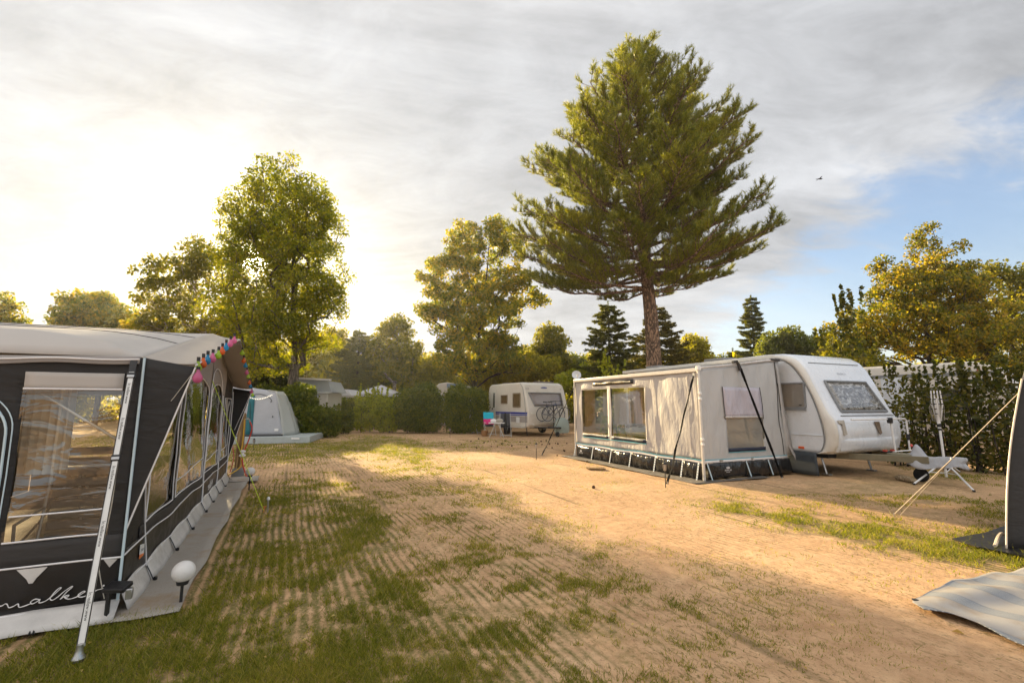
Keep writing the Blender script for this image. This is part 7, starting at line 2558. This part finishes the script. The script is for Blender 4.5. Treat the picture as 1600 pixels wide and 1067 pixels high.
mb = MB(); mb.tube([e1_ + Vector((0, 0, .04)), e1_ - Vector((0, 0, .05))], .007, 5); mb.build('peg', M_steel, gr)

# grey ribbed groundsheet in the corner
m, nb = newmat('sheet_ribbed')
co = nb.n('ShaderNodeTexCoord').outputs['Object']
al = nb.mapping(co, rot=(0, 0, -.45))
sp = nb.n('ShaderNodeSeparateXYZ'); nb.put(sp.inputs[0], al)
st = nb.math('SINE', nb.math('MULTIPLY', sp.outputs[0], 16.0)); fn = nb.math('SINE', nb.math('MULTIPLY', sp.outputs[0], 420.0))
cc_ = nb.mix(nb.maprange(nb.math('ADD', st, nb.math('MULTIPLY', nb.noise(co, 9, 4), .5)), .6, .85), nb.mix(nb.maprange(nb.noise(co, 3, 5, .7), .45, .7), (.29, .28, .275), (.24, .20, .16)), (.11, .125, .15))
cc_ = nb.mix(nb.math('MULTIPLY', nb.maprange(fn, .2, .8), nb.maprange(st, .4, .7)), cc_, (.40, .41, .42))
p = nb.n('ShaderNodeBsdfPrincipled'); nb.put(p.inputs['Base Color'], cc_); p.inputs['Roughness'].default_value = .5
nb.put(p.inputs['Normal'], bump(nb, fn, .15, .003))
M_sh = finish(m, nb, p.outputs[0])
ol = [(1427, 948), (1445, 962), (1490, 972), (1530, 985), (1560, 1000), (1600, 1018), (1660, 1050)]
ul = [(1427, 944), (1458, 930), (1490, 917), (1515, 911), (1555, 906), (1590, 898), (1660, 884)]
O_ = [G(*x) for x in ol]; U_ = [G(*x) for x in ul]


def shp(u, v):
    k = u * (len(ol) - 1); i = min(len(ol) - 2, int(k)); f = k - i
    a = O_[i].lerp(O_[i + 1], f); c = U_[i].lerp(U_[i + 1], f)
    q = a.lerp(c, v)
    q.z = .02 + .018 * (.5 + .5 * math.sin(q.x * 13 + q.y * 4)) * min(1, u * 5) + .045 * (mnoise.noise(Vector((q.x * 2.3, q.y * 3.1, 2))) + .3) * min(1, u * 4) + .012 * math.sin(q.x * 5 - q.y * 16) * math.sin(math.pi * v) ** .5 + .012
    return q


mb = MB(); mb.grid(shp, frange(0.0, 1, 60), frange(0, 1, 34)); gs = mb.build('groundsheet', M_sh, solid=.006)
tag(gs, 'pale grey ribbed groundsheet with wavy edge lying in the near corner', 'groundsheet')
mb = MB(); q = shp(.03, .45); mb.lathe(q + Vector((0, 0, .004)), [(.010, 0), (.022, 0), (.022, .004), (.010, .004)], 12); mb.build('eyelet', M_plas, gs)

# scrap of wood beside the awning, cones, pebbles
q = G(931, 733)
wd_ = thing('crate_scrap', q, 'flat scrap of weathered slats lying before the cream awning window', 'wood scrap')
for k in range(3):
    mb = MB(); mb.box(q + Vector((0, k * .09 - .09, .025)), (.42, .07, .025), Matrix.Rotation(-.25 + .05 * k, 3, 'Z')); mb.build('slat', M_wood, wd_, bevel=.004)
mb = MB(); mb.box(q + Vector((0, 0, .008)), (.05, .28, .02)); mb.build('batten', M_wood, wd_)
rnd = random.Random(12)
mcone = surf('cone_brown', (.09, .05, .025), .9, bs=.5)
conep = None
for i, (px, py) in enumerate([(748, 686), (756, 692), (764, 690), (775, 690), (783, 694), (790, 689), (800, 697), (812, 691), (822, 699), (845, 690), (853, 689), (846, 695), (855, 699), (858, 694), (868, 693), (872, 694), (862, 700), (885, 693), (768, 698), (778, 698), (735, 690), (720, 695), (745, 700), (870, 712), (883, 705), (928, 762), (916, 722)]):
    q = G(px, py)
    if conep is None:
        conep = thing('pine_cone', q, 'small brown pine cone lying on the sand before the striped caravan', 'pine cone', 'pine cones on the sand')
        mb = MB(); mb.lathe(q + Vector((0, 0, .0)), [(.012, 0), (.035, .02), (.030, .03), (.038, .04), (.028, .052), (.03, .06), (.006, .085)], 9, Matrix.Rotation(.9, 3, 'X')); mb.build('scales', mcone, conep)
    else:
        c = copy_thing(conep, q, rotz=rnd.uniform(0, 6)); s_ = rnd.uniform(.55, 1.0); c.scale = (s_, s_, s_)

# bird
q = P(1281, 280, 26)
bird_m = surf('feather_dark', (.04, .04, .045), .7)
bd = MB()
bd.tube([q + Vector((-.16, 0, .0)), q + Vector((-.08, 0, .01)), q + Vector((.04, 0, .01)), q + Vector((.13, 0, .02)), q + Vector((.17, 0, .02))], [.008, .03, .045, .03, .006], 8)
bd.grid(lambda u, v: q + Vector((.04 - .06 * u - v * .09 * (1 - u * .6), (u * .28), .02 + .07 * u - .05 * u * u)), frange(0, 1, 6), [0, .5, 1])
bd.grid(lambda u, v: q + Vector((.04 - .06 * u - v * .09 * (1 - u * .6), -(u * .28), .02 + .07 * u - .05 * u * u)), frange(0, 1, 6), [0, .5, 1])
bd.poly([q + Vector((-.14, -.02, .0)), q + Vector((-.24, -.04, .0)), q + Vector((-.24, .04, 0)), q + Vector((-.14, .02, 0))])
tag(bd.build('bird', bird_m), 'lone dark bird gliding with spread wings in the grey sky', 'bird')


# ================================================================== EVENING AIR
HAZE = True
if HAZE:
    m, nb = newmat('evening_haze')
    pv_ = nb.n('ShaderNodeVolumePrincipled')
    pv_.inputs['Color'].default_value = (.90, .96, 1.0, 1)
    pv_.inputs['Density'].default_value = 0.0006
    pv_.inputs['Anisotropy'].default_value = 0.72
    o_ = nb.n('ShaderNodeOutputMaterial')
    nb.nt.links.new(pv_.outputs[0], o_.inputs['Volume'])
    mb = MB(); mb.box((0, 35, 12), (190, 110, 27.4))
    hz = mb.build('haze', m, smooth=False)
    tag(hz, kind='stuff', label='thin golden evening haze in the air over the pitch')
